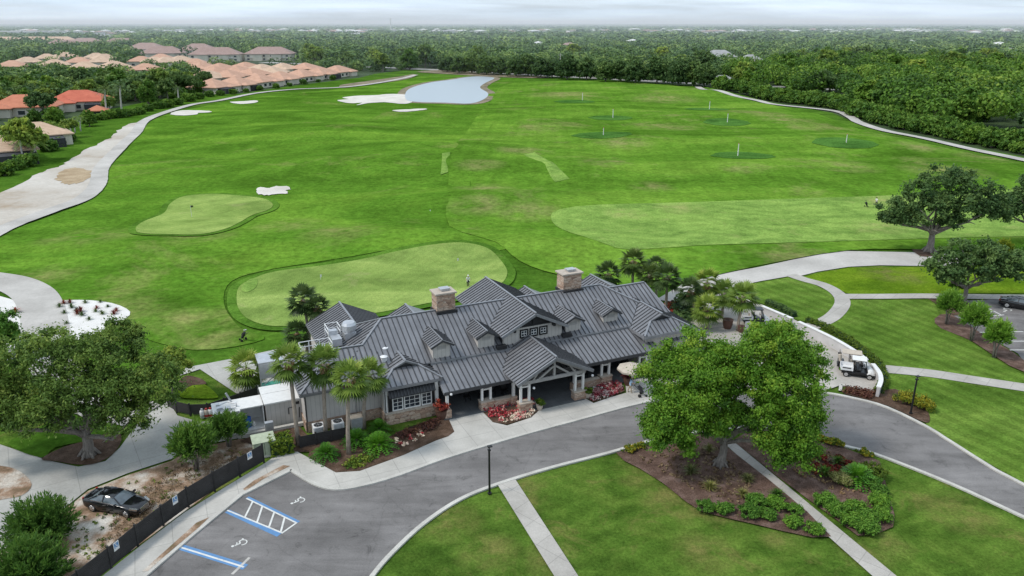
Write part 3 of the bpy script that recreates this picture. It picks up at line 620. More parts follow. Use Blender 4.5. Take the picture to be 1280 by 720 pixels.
sheet('parking_lot', [(1207, 376), (1255, 374), (1330, 372), (1380, 480), (1290, 466), (1272, 442), (1220, 413), (1191, 396)], M['asphalt2'], .05, terrain=False)
for k, (p, mt, off) in enumerate([([(1160, 374), (1206, 377), (1232, 391), (1214, 395), (1192, 395), (1178, 386)], 'mulch', .08), ([(1168, 399), (1188, 393), (1230, 420), (1268, 442), (1300, 470), (1262, 458), (1215, 427), (1176, 411)], 'mulch2', .08),
                 ([(1137, 309), (1150, 305), (1175, 305), (1178, 312), (1168, 320), (1150, 321)], 'mulch', .13), ([(1262, 305), (1275, 302), (1300, 304), (1300, 315), (1270, 314)], 'mulch', .13),
                 ([(1099, 490), (1118, 487), (1140, 497), (1158, 512), (1162, 528), (1150, 527), (1112, 509), (1070, 497), (1052, 491)], 'mulch', .10)]):
    sheet('mulch_bed', p, M[mt], off, 0 if k == 0 else 2, terrain=False)
BED1 = [(770, 567), (810, 557), (857, 546), (877, 543), (890, 547), (905, 557), (960, 600), (1008, 640), (1039, 672), (1015, 673), (978, 665), (941, 656), (918, 651), (877, 641), (857, 628), (827, 604), (800, 587), (780, 577)]
BED2 = [(916, 552), (930, 543), (965, 540), (1005, 545), (1052, 560), (1099, 577), (1103, 590), (1109, 614), (1118, 645), (1116, 660), (1092, 670), (1072, 671), (1045, 651), (1008, 624), (968, 594)]
sheet('mulch_bed', BED1, M['mulch2'], .10, 0, terrain=False); sheet('mulch_bed', BED2, M['mulch2'], .10, 0, terrain=False)
BEDA = [(600, 513), (616, 529), (634, 532), (664, 523), (674, 513), (667, 499), (640, 503), (602, 510)]
BEDB = [(723, 490), (727, 496), (742, 504), (762, 498), (781, 490), (776, 478), (740, 483)]
BEDC = [(486, 548), (500, 540), (540, 525), (558, 519), (568, 541), (560, 547), (545, 552), (505, 570), (450, 590), (420, 592), (385, 572), (390, 560), (430, 555)]
for b in (BEDA, BEDB, BEDC): sheet('mulch_bed', b, M['mulch'], .13, terrain=False)
sheet('bare_ground', [(300, 552), (330, 540), (372, 532), (395, 556), (484, 538), (488, 550), (430, 560), (390, 566), (372, 566), (352, 566)], M['mulch'], .09, terrain=False)
# parking marks -------------------------------------------------
def line(name, a, b, w, mat, z):
    A, B2 = gp(*a), gp(*b); d = Vector((B2[0] - A[0], B2[1] - A[1])); n = Vector((-d.y, d.x)).normalized() * w / 2
    mb = MB(); mb.face([(A[0] + n.x, A[1] + n.y, z), (A[0] - n.x, A[1] - n.y, z), (B2[0] - n.x, B2[1] - n.y, z), (B2[0] + n.x, B2[1] + n.y, z)])
    o = mb.build(name, mat); o['kind'] = 'structure'; return o
for a, b, wd, mt, z in [((309, 622), (373, 653), .32, 'bluepaint', .012), ((284, 639), (349, 669), .42, 'bluepaint', .012), ((223, 683), (307, 709), .55, 'bluepaint', .012),
        ((308, 623), (371, 654), .13, 'whitepaint', .017), ((284, 638), (352, 666), .13, 'whitepaint', .017), ((225, 684), (305, 709), .14, 'whitepaint', .017), ((371, 653.5), (352, 667), .14, 'whitepaint', .021),
        ((316, 627), (306, 647), .14, 'whitepaint', .021), ((328, 633), (321, 654), .14, 'whitepaint', .021), ((343, 640), (336, 660), .14, 'whitepaint', .021), ((356, 646.5), (351, 665), .14, 'whitepaint', .021),
        ((290, 718), (312, 697), .2, 'fadepaint', .014)]:
    line('parking_line', a, b, wd, M[mt], z)
for a, b in [((1219, 377.5), (1251, 394)), ((1207, 381), (1237, 396.5)), ((1237, 396), (1255, 394)), ((1215, 385), (1225, 379)), ((1222, 389), (1233, 383)), ((1230, 393), (1243, 389)),
             ((1255, 375), (1300, 398)), ((1228, 404.5), (1262, 404)), ((1222, 416), (1279, 415)), ((1246, 427), (1300, 427)), ((1262, 438), (1320, 438))]:
    line('parking_line', a, b, .16, M['whitepaint'], .058)
def wheelchair(c, sc, rot, z):
    """painted access symbol: head, back, seat, leg and wheel arc"""
    mb = MB(); X, Y = gp(*c); cr, sr = math.cos(rot), math.sin(rot)
    def P(u, v, zz): u, v = u * sc, v * sc; return (X + u * cr - v * sr, Y + u * sr + v * cr, zz)
    def ln(p, q, w, zz):
        d = Vector((q[0] - p[0], q[1] - p[1])); n = Vector((-d.y, d.x)).normalized() * w / 2
        mb.face([P(p[0] + n.x, p[1] + n.y, zz), P(p[0] - n.x, p[1] - n.y, zz), P(q[0] - n.x, q[1] - n.y, zz), P(q[0] + n.x, q[1] + n.y, zz)])
    mb.face([P(-.12 + .13 * math.cos(a * .524), .62 + .13 * math.sin(a * .524), z) for a in range(12)])
    ln((-.12, .45), (-.05, 0), .13, z); ln((-.09, .25), (.22, .22), .10, z + .001); ln((-.07, 0), (.28, -.02), .12, z + .002); ln((.26, .02), (.42, -.38), .12, z + .003); ln((.40, -.36), (.55, -.30), .1, z + .004)
    pr = None
    for k in range(11):
        a = R(150 + k * 20); q = (-.02 + .34 * math.cos(a), -.22 + .34 * math.sin(a))
        if pr: ln(pr, q, .10, z + .0015)
        pr = q
    o = mb.build('access_symbol', M['whitepaint']); o['kind'] = 'structure'
wheelchair((373, 626), .82, R(120), .013); wheelchair((300, 679), .82, R(120), .013); wheelchair((1258, 388), 1.2, R(120), .06)
# gutters of fresh concrete edging along the planting by the cart yard
for p in ([(1051, 482), (1097, 490)], [(1051, 482), (1050, 490)]): strip('kerb', p, .3, M['kerb'], .15, 1, .12)

# summer haze: one thin bank of real scattering air over the distant land
hb = MB(); hb.box((0, 5400, 30), (20000, 9800, 62)); m, nt, b = _nt('haze_air'); nt.nodes.remove(b)
vs = nt.nodes.new('ShaderNodeVolumeScatter'); vs.inputs['Color'].default_value = (.86, .95, 1, 1); vs.inputs['Density'].default_value = .00021
nt.links.new(vs.outputs[0], nt.nodes['Material Output'].inputs['Volume'])
hz_o = hb.build('haze', m); hz_o['kind'] = 'structure'
# ---------------------------------------------------------------- clubhouse (local frame: s along the front, d to the back)
CH = thing('clubhouse', 'long grey clubhouse with charcoal standing seam roofs, dormers and two stone chimneys', 'clubhouse', (O_[0], O_[1], 0), BA)
def slope(mb, pts, rib=.5, th=.14, ribs=True):
    P = [Vector(p) for p in pts]; n = Vector((0, 0, 0))
    for i in range(len(P)): a, b = P[i], P[(i + 1) % len(P)]; n += a.cross(b)
    n.normalize()
    if n.z < 0: P.reverse(); n = -n
    mb.slab(P, th, 0)
    if not ribs: return
    dn = Vector((0, 0, -1)); wv = (dn - n * dn.dot(n)).normalized(); u = n.cross(wv).normalized(); o = P[0]
    q = [((p - o).dot(u), (p - o).dot(wv)) for p in P]
    u0, u1 = min(a for a, b in q), max(a for a, b in q); k = math.ceil((u0 + .05) / rib)
    base = (o.dot(u)) ; k0 = math.ceil((u0 + .06 + base) / rib); x = k0 * rib - base
    while x < u1 - .05:
        ws = []
        for i in range(len(q)):
            (a, b), (c, d) = q[i], q[(i + 1) % len(q)]
            if (a - x) * (c - x) < 0: ws.append(b + (d - b) * (x - a) / (c - a))
        if len(ws) >= 2 and max(ws) - min(ws) > .15:
            p1, p2 = o + u * x + wv * (min(ws) + .03) + n * .03, o + u * x + wv * (max(ws) - .01) + n * .03
            mb.bar(p1, p2, .075, .07, 1, n)
        x += rib
def fascia(mb, a, b, h=.22, w=.1, m=0):
    mb.bar((a[0], a[1], a[2] - .17), (b[0], b[1], b[2] - .17), w, h, m)
def ridge(mb, a, b): mb.bar((a[0], a[1], a[2] + .05), (b[0], b[1], b[2] + .05), .2, .09, 2)
RM = [M['roof'], M['seam'], M['ridge']]
FZ = lambda d: 4.3 + .509 * (d - 3.5)
# main roof
def main_roof(b):
    zr = 7.15
    slope(b, [(-.02, 3.5, 4.3), (21.9, 3.5, 4.3), (24.4, 6.1, 5.65), (21.4, 9.1, zr), (-3, 9.1, zr), (-5.6, 6.5, 5.85), (-3.2, 4.1, 4.6), (-1.4, 3.5, 4.3)])
    slope(b, [(-3, 9.1, zr), (21.4, 9.1, zr), (26.9, 14.6, 4.35), (-8.5, 14.6, 4.35)], ribs=False)
    slope(b, [(-3, 9.1, zr), (-8.6, 14.7, 4.35), (-8.6, 3.5, 4.352)])
    slope(b, [(21.4, 9.1, zr), (24.4, 6.1, 5.65), (27, 8.2, 4.4), (26.9, 14.6, 4.35)], ribs=False)
    ridge(b, (-5, 9.1, zr - 1.0) if 0 else (-3, 9.1, zr), (21.4, 9.1, zr)); ridge(b, (-3, 9.1, zr), (-5.6, 6.5, 5.85)); ridge(b, (21.4, 9.1, zr), (24.4, 6.1, 5.65))
    ridge(b, (-3, 9.1, zr), (-5, 11.1, 6.15))
    fascia(b, (-.02, 3.46, 4.3), (21.9, 3.46, 4.3), .26, .12, 2)
part('roof', RM, CH, main_roof)
def west_roof(b):   # lower hip wing at the left end
    z, r = 3.9, 5.87
    slope(b, [(-12.1, 2.7, z), (-5.0, 2.7, z), (-2.0, 3.6, 4.36), (-5.6, 6.5, 5.86), (-8.15, 6.65, r)])
    slope(b, [(-12.1, 2.7, z), (-8.15, 6.65, r), (-12.1, 10.6, z)])
    slope(b, [(-8.15, 6.65, r), (-5.6, 6.6, r), (-5.6, 10.6, z), (-12.1, 10.6, z)], ribs=False)
    ridge(b, (-12.1, 2.7, z), (-8.15, 6.65, r)); ridge(b, (-8.15, 6.62, r), (-5.6, 6.52, 5.88))
    fascia(b, (-12.1, 2.68, z), (-5.2, 2.68, z)); fascia(b, (-12.1, 2.7, z), (-12.1, 10.6, z))
part('roof', RM, CH, west_roof)
def back_wing(b):
    zr = 6.17
    slope(b, [(-5, 11, zr), (-5, 18.2, zr), (-8.6, 18.2, 4.347), (-8.6, 14.6, 4.347)])
    slope(b, [(-5, 11, zr), (-5, 18.2, zr), (-1.2, 18.2, 4.3), (-1.2, 9, 4.3)])
    ridge(b, (-5, 11, zr), (-5, 18.2, zr)); fascia(b, (-8.6, 18.2, 4.35), (-5, 18.2, zr)); fascia(b, (-8.6, 10, 4.35), (-8.6, 18.2, 4.35))
part('roof', RM, CH, back_wing)
def bay_roof(b):
    ze, sr, zr, d0 = 3.75, -2.6, 5.18, 1.1
    zt, dt = 4.6, 3.0; hw = (zr - zt) / .5
    slope(b, [(-5.4, d0, ze), (sr - hw, dt, zt), (sr, dt - .15, zr), (sr, 8, zr), (-5.4, 8, ze)])
    slope(b, [(.25, d0, ze), (sr + hw, dt, zt), (sr, dt - .15, zr), (sr, 8, zr), (.25, 8, ze)])
    slope(b, [(-5.4, d0, ze), (.25, d0, ze), (sr + hw + .1, dt, zt + .002), (sr - hw - .1, dt, zt + .002)])
    b.face([(sr - hw, dt + .12, zt), (sr + hw, dt + .12, zt), (sr, dt + .12, zr - .05)], 1)
    ridge(b, (sr, dt - .15, zr), (sr, 7.3, zr)); ridge(b, (-5.4, d0, ze), (sr - hw, dt, zt)); ridge(b, (.25, d0, ze), (sr + hw, dt, zt))
    ridge(b, (sr + hw, dt - .05, zt), (sr, dt - .15, zr)); ridge(b, (sr - hw, dt - .05, zt), (sr, dt - .15, zr))
    fascia(b, (-5.4, d0 - .02, ze), (.25, d0 - .02, ze), .2, .1, 0); fascia(b, (-5.42, d0, ze), (-5.42, 3, ze))
part('roof', RM, CH, bay_roof)
def mid_roof(b):
    s, zr, d0 = 10.75, 7.5, 3.3; hw = 3.62; ze = zr - hw * .5
    slope(b, [(s - hw, d0, ze), (s, d0, zr), (s, 15.8, zr), (s - hw, 15.8, ze)])
    slope(b, [(s + hw, d0, ze), (s, d0, zr), (s, 15.8, zr), (s + hw, 15.8, ze)])
    ridge(b, (s, d0, zr), (s, 15.8, zr))
    for k in (-1, 1): b.bar((s + k * hw, d0 - .02, ze - .13), (s, d0 - .02, zr - .13), .12, .26, 2)
part('roof', RM, CH, mid_roof)
def porch_roof(b):
    slope(b, [(0, 0, 2.8), (23.4, 0, 2.8), (22.0, 3.9, 4.26), (0.2, 3.9, 4.26)])
    b.box((11.7, .02, 2.6), (23.4, .12, .3), 0, 1); b.bar((0, 0, 2.66), (.2, 3.9, 4.1), .1, .24, 2)
part('porch_roof', RM, CH, porch_roof)
def portico_roof(b):
    s, zr, d0, hw = 10.15, 5.2, -2.15, 3.95; ze = zr - hw * .5
    slope(b, [(s - hw, d0, ze), (s, d0, zr), (s, 4, zr), (s - hw, 4, ze)])
    slope(b, [(s + hw, d0, ze), (s, d0, zr), (s, 4, zr), (s + hw, 4, ze)])
    ridge(b, (s, d0, zr), (s, 3.4, zr))
    for k in (-1, 1): b.bar((s + k * hw, d0 - .03, ze - .13), (s, d0 - .03, zr - .13), .12, .28, 2)
part('portico_roof', RM, CH, portico_roof)
def portico_truss(b):
    s, d = 10.15, -1.75
    b.bar((s - 3.3, d, 3.05), (s + 3.3, d, 3.05), .2, .32); b.bar((s, d + .02, 3.1), (s, d + .02, 4.9), .2, .2, 0, (0, 1, 0))
    for k in (-1, 1):
        b.bar((s + k * 3.4, d + .01, 3.1), (s, d + .01, 4.85), .18, .26); b.bar((s + k * 1.7, d - .01, 3.1), (s + k * .1, d - .01, 4.2), .15, .18); b.bar((s + k * 2.2, d - .015, 3.15), (s + k * 1.5, d - .015, 4.1), .14, .15, 0, (0, 1, 0))
part('truss', M['trim'], CH, portico_truss)
def east_roof(b):
    s, zr, ze, d0, hw = 24.7, 5.66, 4.15, .65, 3.0
    zt, dt = 5.0, 2.2; q = (zr - zt) / .5
    slope(b, [(s - hw, d0, ze), (s - q, dt, zt), (s, dt - .15, zr), (s, 8, zr), (s - hw, 8, ze)])
    slope(b, [(s + hw, d0, ze), (s + q, dt, zt), (s, dt - .15, zr), (s, 8, zr), (s + hw, 8, ze)])
    slope(b, [(s - hw, d0, ze), (s + hw, d0, ze), (s + q + .1, dt, zt + .002), (s - q - .1, dt, zt + .002)])
    b.face([(s - q, dt + .12, zt), (s + q, dt + .12, zt), (s, dt + .12, zr - .05)], 1)
    ridge(b, (s, dt - .15, zr), (s, 6.1, zr)); ridge(b, (s - hw, d0, ze), (s - q, dt, zt)); ridge(b, (s + hw, d0, ze), (s + q, dt, zt))
    fascia(b, (s - hw, d0 - .02, ze), (s + hw, d0 - .02, ze), .3, .12, 2); fascia(b, (s - hw, d0, ze), (s - hw, 3.4, ze), .3, .1, 2)
part('roof', RM, CH, east_roof)
def east_back(b):
    zr = 6.35
    slope(b, [(20, 9.75, zr), (27.6, 9.75, zr), (28.1, 5.4, 4.2), (23, 5.4, 4.2)])
    slope(b, [(20, 9.75, zr), (27.6, 9.75, zr), (28.1, 14.1, 4.2), (20, 14.1, 4.2)], ribs=False)
    ridge(b, (20, 9.75, zr), (27.6, 9.75, zr)); b.bar((27.65, 9.75, zr - .1), (28.15, 5.4, 4.1), .12, .26, 2)
def east_verandah(b):
    slope(b, [(27.9, 2.6, 4.0), (28.3, 10.5, 4.0), (30.4, 12, 2.95), (30.0, .8, 2.95)])
    slope(b, [(24, .8, 2.95), (30.0, .8, 2.95), (27.9, 2.6, 4.0), (24, 2.6, 4.0)])
    fascia(b, (30.0, .8, 2.95), (30.4, 12, 2.95), .2, .1, 2)
part('roof', RM, CH, east_back); part('roof', RM, CH, east_verandah)
for s, d, z, hw in ((1.7, 16.6, 5.45, 2.2), (15.9, 16.6, 5.45, 2.2), (23.8, 15.2, 6.2, 3.4)):
    def rear_gable(b):
        slope(b, [(s - hw, d, z - hw * .5), (s, d, z), (s, 9, z), (s - hw, 9, z - hw * .5)], ribs=True)
        slope(b, [(s + hw, d, z - hw * .5), (s, d, z), (s, 9, z), (s + hw, 9, z - hw * .5)], ribs=False)
        ridge(b, (s, d, z), (s, 10.5, z))
    part('roof', RM, CH, rear_gable)
# walls
def walls(b):
    def wl(p, q, z0, z1, m=0):
        b.bar((p[0], p[1], (z0 + z1) / 2), (q[0], q[1], (z0 + z1) / 2), .2, z1 - z0, m)
    wl((-11.6, 3.15), (-4.95, 3.15), 0, 3.95); wl((-11.6, 3.25), (-11.6, 10.2), 0, 3.85); wl((-8.2, 10.2), (-8.2, 17.7), 0, 4.3)
    wl((-8.1, 17.7), (-1.6, 17.7), 0, 4.3); wl((-1.6, 17.6), (-1.6, 14.2), 0, 4.3)
    b.face([(-8.2, 17.75, 4.3), (-1.6, 17.75, 4.3), (-5, 17.75, 6.0)])
    wl((-4.95, 1.6), (-4.95, 3.2), 0, 3.65); wl((-4.85, 1.6), (-.25, 1.6), 0, 3.72); wl((-.25, 1.7), (-.25, 4.3), 0, 3.7)
    wl((-.25, 4.3), (22, 4.3), 2.3, 4.35); wl((-1.6, 14.2), (26.2, 14.2), 0, 4.4)
    # gable wall in the middle
    b.prism([(7.55, 3.88), (13.95, 3.88), (13.95, 4.1), (7.55, 4.1)], 4.3, 5.75)
    b.face([(7.55, 3.88, 5.75), (13.95, 3.88, 5.75), (10.75, 3.88, 7.3)])
    # east block
    wl((22.2, 1.25), (27.2, 1.25), 0, 4.1); wl((22.2, 1.35), (22.2, 4.2), 0, 4.1); wl((27.2, 1.35), (27.2, 14), 0, 4.1)
    b.face([(27.5, 6, 4.1), (27.5, 13.5, 4.1), (27.5, 9.75, 6.2)])
    for s in (29.5,):
        for d in (1, 4, 7, 10): b.box((s, d, 1.35), (.28, .28, 2.7))
part('wall', M['wall'], CH, walls)
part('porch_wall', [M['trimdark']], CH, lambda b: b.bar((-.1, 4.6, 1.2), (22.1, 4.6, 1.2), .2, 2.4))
for k, s in enumerate((1.2, 3.3, 5.6, 8.2, 12.2, 14.6, 17.0, 19.4)):
    fr = part('window' if k not in (3, 4) else 'door', M['white'], CH, lambda b: (b.box((s, 4.46, 1.25), (1.5, .06, .1)), b.box((s, 4.46, 2.3), (1.5, .06, .1)), b.box((s - .72, 4.46, 1.78), (.08, .06, .95)), b.box((s + .72, 4.46, 1.78), (.08, .06, .95)), b.box((s, 4.455, 1.78), (.05, .05, .95))))
    part('pane', M['glass'], fr, lambda b: b.box((s, 4.475, 1.78), (1.38, .02, .95)))
# gable dress: truss band, brackets, small windows
def gabletrim(b):
    b.bar((8.0, 3.84, 6.12), (13.5, 3.84, 6.12), .1, .14)
    b.bar((10.75, 3.8, 6.2), (10.75, 3.8, 7.3), .16, .14, 0, (0, 1, 0))
    for s in (8.6, 12.9): b.box((s, 3.62, 5.92), (.22, .45, .26))
    b.face([(8.35, 3.866, 6.15), (13.15, 3.866, 6.15), (10.75, 3.866, 7.34)])
part('gable_truss', M['trimdark'], CH, gabletrim)
for s in (9.75, 10.8, 11.85):
    f = part('window', M['black'], CH, lambda b: [b.box((s + dx, 3.85, 5.38 + dz), sz) for dx, dz, sz in ((0, .38, (.92, .08, .14)), (0, -.38, (.92, .08, .14)), (.39, 0, (.14, .08, .64)), (-.39, 0, (.14, .08, .64)))])
    part('pane', M['glass'], f, lambda b: b.box((s, 3.868, 5.38), (.66, .02, .64)))
    part('mullion', M['white'], f, lambda b: [b.box((s, 3.852, 5.38), (.05, .04, .62)), b.box((s, 3.853, 5.38), (.62, .036, .05)), b.box((s - .29, 3.854, 5.38), (.05, .03, .62)), b.box((s + .29, 3.854, 5.38), (.05, .03, .62)), b.box((s, 3.855, 5.66), (.62, .03, .05)), b.box((s, 3.8555, 5.1), (.62, .03, .05))])
for s in (14.35, 7.2): part('gutter_box', M['trimdark'], CH, lambda b: b.box((s, 3.6, 4.53), (1.0, .5, .33)))
# dormers
for s, d0, dz in ((1.2, 3.45, 6.33), (5.82, 3.7, 6.34), (15.36, 3.75, 6.3), (19.95, 4.05, 6.25)):
    dr = part('dormer', M['wall'], CH, lambda b: (b.prism([(s - .85, d0 + .35), (s + .85, d0 + .35), (s + .85, d0 + 3), (s - .85, d0 + 3)], FZ(d0 + .3) - .1, dz - .55), b.face([(s - .85, d0 + .349, dz - .56), (s + .85, d0 + .349, dz - .56), (s, d0 + .349, dz - .08)])))
    def dro(b):
        hw = 1.15
        slope(b, [(s - hw, d0, dz - hw * .5), (s, d0, dz), (s, d0 + 4.2, dz), (s - hw, d0 + 2.6, dz - hw * .5)], .42, .1)
        slope(b, [(s + hw, d0, dz - hw * .5), (s, d0, dz), (s, d0 + 4.2, dz), (s + hw, d0 + 2.6, dz - hw * .5)], .42, .1)
        b.bar((s, d0, dz + .04), (s, d0 + 4, dz + .04), .12, .07, 2)
        for k in (-1, 1): b.bar((s + k * hw, d0 - .02, dz - hw * .5 - .1), (s, d0 - .02, dz - .1), .08, .18, 1)
    part('dormer_roof', RM, dr, dro)
    part('louvre', M['trim'], dr, lambda b: [b.box((s, d0 + .345, dz - .72 - .09 * k), (.9, .03, .05)) for k in range(4)])
# chimneys
for s, d, w_ in ((3.55, 9.5, 1.95), (17.95, 9.75, 2.2)):
    c = part('chimney', M['stone'], CH, lambda b: (b.box((s, d, 7.45), (w_, 1.5, 2.7)),), bevel=.03)
    part('chimney_cap', M['cap'], c, lambda b: b.box((s, d, 8.88), (w_ + .3, 1.8, .18)), bevel=.03)
    part('flue_cover', M['galv'], c, lambda b: (b.box((s + .1, d, 9.2), (1.0, .8, .08)), b.box((s + .1, d, 9.07), (.8, .6, .22))))
    part('flashing', M['trimdark'], c, lambda b: b.box((s, d - .1, 6.98), (w_ + .25, 1.9, .3)))
# bay window with shutters, awning and stone base
part('stone_base', M['stone'], CH, lambda b: (b.box((-2.6, 1.42, .55), (4.95, .3, 1.1)), b.box((-5.02, 2.3, .5), (.3, 1.6, 1.0)), b.box((-8.3, 3.02, .5), (6.7, .16, 1.0)), b.box((-11.72, 6.6, .5), (.14, 7, 1.0))))
part('sill', M['cap'], CH, lambda b: (b.box((-2.6, 1.36, 1.15), (5.05, .42, .1)),))
for s, w_, nx in ((-3.9, .9, 2), (-2.55, 1.45, 3), (-1.2, .9, 2)):
    f = part('window', M['white'], CH, lambda b: [b.box((s - w_ / 2, 1.46, 2.0), (.09, .1, 1.55)), b.box((s + w_ / 2, 1.46, 2.0), (.09, .1, 1.55)), b.box((s, 1.462, 1.26), (w_, .1, .09)), b.box((s, 1.462, 2.74), (w_, .1, .09))] + [b.box((s - w_ / 2 + w_ * (i + 1) / nx, 1.475, 2), (.04, .04, 1.45)) for i in range(nx - 1)] + [b.box((s, 1.476, 1.26 + .37 * j), (w_ - .1, .036, .04)) for j in (1, 2, 3)])
    part('pane', M['glass'], f, lambda b: b.box((s, 1.49, 2.0), (w_ - .05, .015, 1.45)))
for s in (-4.6, -3.36, -1.74, -.6): part('shutter', M['black'], CH, lambda b: (b.box((s, 1.46, 2.0), (.22 if s in (-3.36, -1.74) else .34, .07, 1.6)),))
def awn(b):
    slope(b, [(-4.75, .95, 2.75), (-.45, .95, 2.75), (-.45, 1.5, 3.35), (-4.75, 1.5, 3.35)], .3, .06)
    for s in (-4.72, -.48): b.face([(s, .95, 2.72), (s, 1.5, 2.72), (s, 1.5, 3.33)], 1)
part('awning', [M['trimdark'], M['seam'], M['ridge']], CH, awn)
part('corner_board', M['white'], CH, lambda b: b.box((-.2, 1.56, 1.9), (.3, .24, 3.6))); part('corner_board', M['white'], CH, lambda b: b.box((-4.98, 1.56, 2.35), (.22, .24, 2.6)))
for p in ((-11.66, 3.0), (-5.02, 1.45), (-11.7, 9.9)): part('downpipe', M['trimdark'], CH, lambda b: b.tube([(p[0], p[1], .1), (p[0], p[1], 3.7)], .055, 8))
part('downpipe', M['trim'], CH, lambda b: (b.tube([(-7.3, 3.0, .2), (-7.3, 3.0, 3.7)], .05, 8), b.tube([(-7.0, 3.0, .2), (-7.0, 3.0, 3.7)], .035, 8)))
# porch
part('porch_floor', M['slate'], CH, lambda b: (b.prism([(-.1, -.2), (7, -.2), (7.0, -1.95), (13.4, -1.95), (13.4, -.2), (23, -.2), (23, 4.5), (-.1, 4.5)], .0, .16)))
def post_pair(s, d, top=2.55, along=True, base=.95):
    p = part('column', M['white'], CH, lambda b: ([b.box((s + o * (1 if along else 0), d + o * (0 if along else 1), (base + top) / 2), (.2, .2, top - base)) for o in (-.42, .42)], b.box((s, d, top - .42), ((.84 if along else .14), (.14 if along else .84), .14)), b.box((s, d, top + .04), (1.2 if along else .26, .26 if along else 1.2, .12))))
    part('pedestal', M['stone'], p, lambda b: b.box((s, d, base / 2), (1.25 if along else .7, .7 if along else 1.25, base)))
    part('pedestal_cap', M['cap'], p, lambda b: b.box((s, d, base + .04), (1.35 if along else .8, .8 if along else 1.35, .09)))
for s, d in ((4.2, .35), (17.0, .35), (21.4, .35)): post_pair(s, d)
post_pair(7.3, -1.45, 2.95); post_pair(13.0, -1.45, 2.95)
for s, d in ((.35, .3), (6.9, .2), (13.4, .2)):
    p = part('column', M['white'], CH, lambda b: b.box((s, d, 1.8), (.24, .24, 1.7)))
    part('pedestal', M['stone'], p, lambda b: b.box((s, d, .48), (.6, .6, .96)))
for s0, s1 in ((4.85, 7.0), (13.4, 16.4)):
    lw = part('low_wall', M['stone'], CH, lambda b: b.box(((s0 + s1) / 2, .3, .42), (s1 - s0, .4, .84)))
    part('wall_cap', M['cap'], lw, lambda b: b.box(((s0 + s1) / 2, .3, .89), (s1 - s0 - .3, .5, .09)))
for s, d in ((.6, -.15), (7.9, -2.1), (14.1, -2.05)): part('lamp', M['whitecloth'], CH, lambda b: b.lathe((s, d, 2.45), [(.02, 0), (.1, .03), (.12, .1), (.1, .18), (.02, .2)], 10))
# rooftop services
def fan(b):
    b.lathe((-6.0, 9.6, 5.9), [(.5, 0), (.55, .5), (.7, .55), (.7, 1.0), (.55, 1.25), (.1, 1.3)], 16); b.box((-6.0, 9.6, 5.7), (1.1, 1.1, .9))
part('exhaust_fan', M['galv'], CH, fan)
def duct(b):
    b.box((-7.4, 9.2, 5.65), (.9, 1.3, .7)); b.box((-7.5, 10.1, 5.9), (.8, .6, 1.0))
part('exhaust_duct', M['galv'], CH, duct)
def rail(b, pts, z):
    for k in range(len(pts)):
        b.tube([(*pts[k], z - .3), (*pts[k], z + .95)], .045, 6)
        if k: [b.tube([(*pts[k - 1], z + h), (*pts[k], z + h)], .04, 6) for h in (.45, .95)]
part('roof_railing', M['lightmetal'], CH, lambda b: (rail(b, [(-7.9, 9.9), (-7.9, 11.6), (-6.7, 11.6), (-6.7, 10.2)], 5.6), rail(b, [(-10.8, 9.4), (-9.9, 9.4), (-8.9, 9.4), (-8.0, 9.4), (-8.0, 8.0)], 5.0), rail(b, [(-10.8, 9.4), (-10.8, 8.2)], 4.9)))
part('exhaust_fan', M['galv'], CH, lambda b: (b.lathe((-9.1, 8.2, 4.9), [(.4, 0), (.45, .5), (.55, .55), (.5, .85), (.1, .95)], 14), b.box((-9.1, 8.2, 4.7), (.8, .8, .6))))
part('roof_vent', M['lightmetal'], CH, lambda b: (b.box((-4.1, 4.6, 4.75), (.45, .45, .8)), b.lathe((-4.1, 4.6, 5.15), [(.28, 0), (.35, .08), (.1, .2)], 12)))
part('roof_vent', M['lightmetal'], CH, lambda b: (b.box((-3.6, 5.9, 5.1), (.5, .4, .6)), b.lathe((-3.6, 5.9, 5.4), [(.3, 0), (.3, .12), (.06, .16)], 12)))
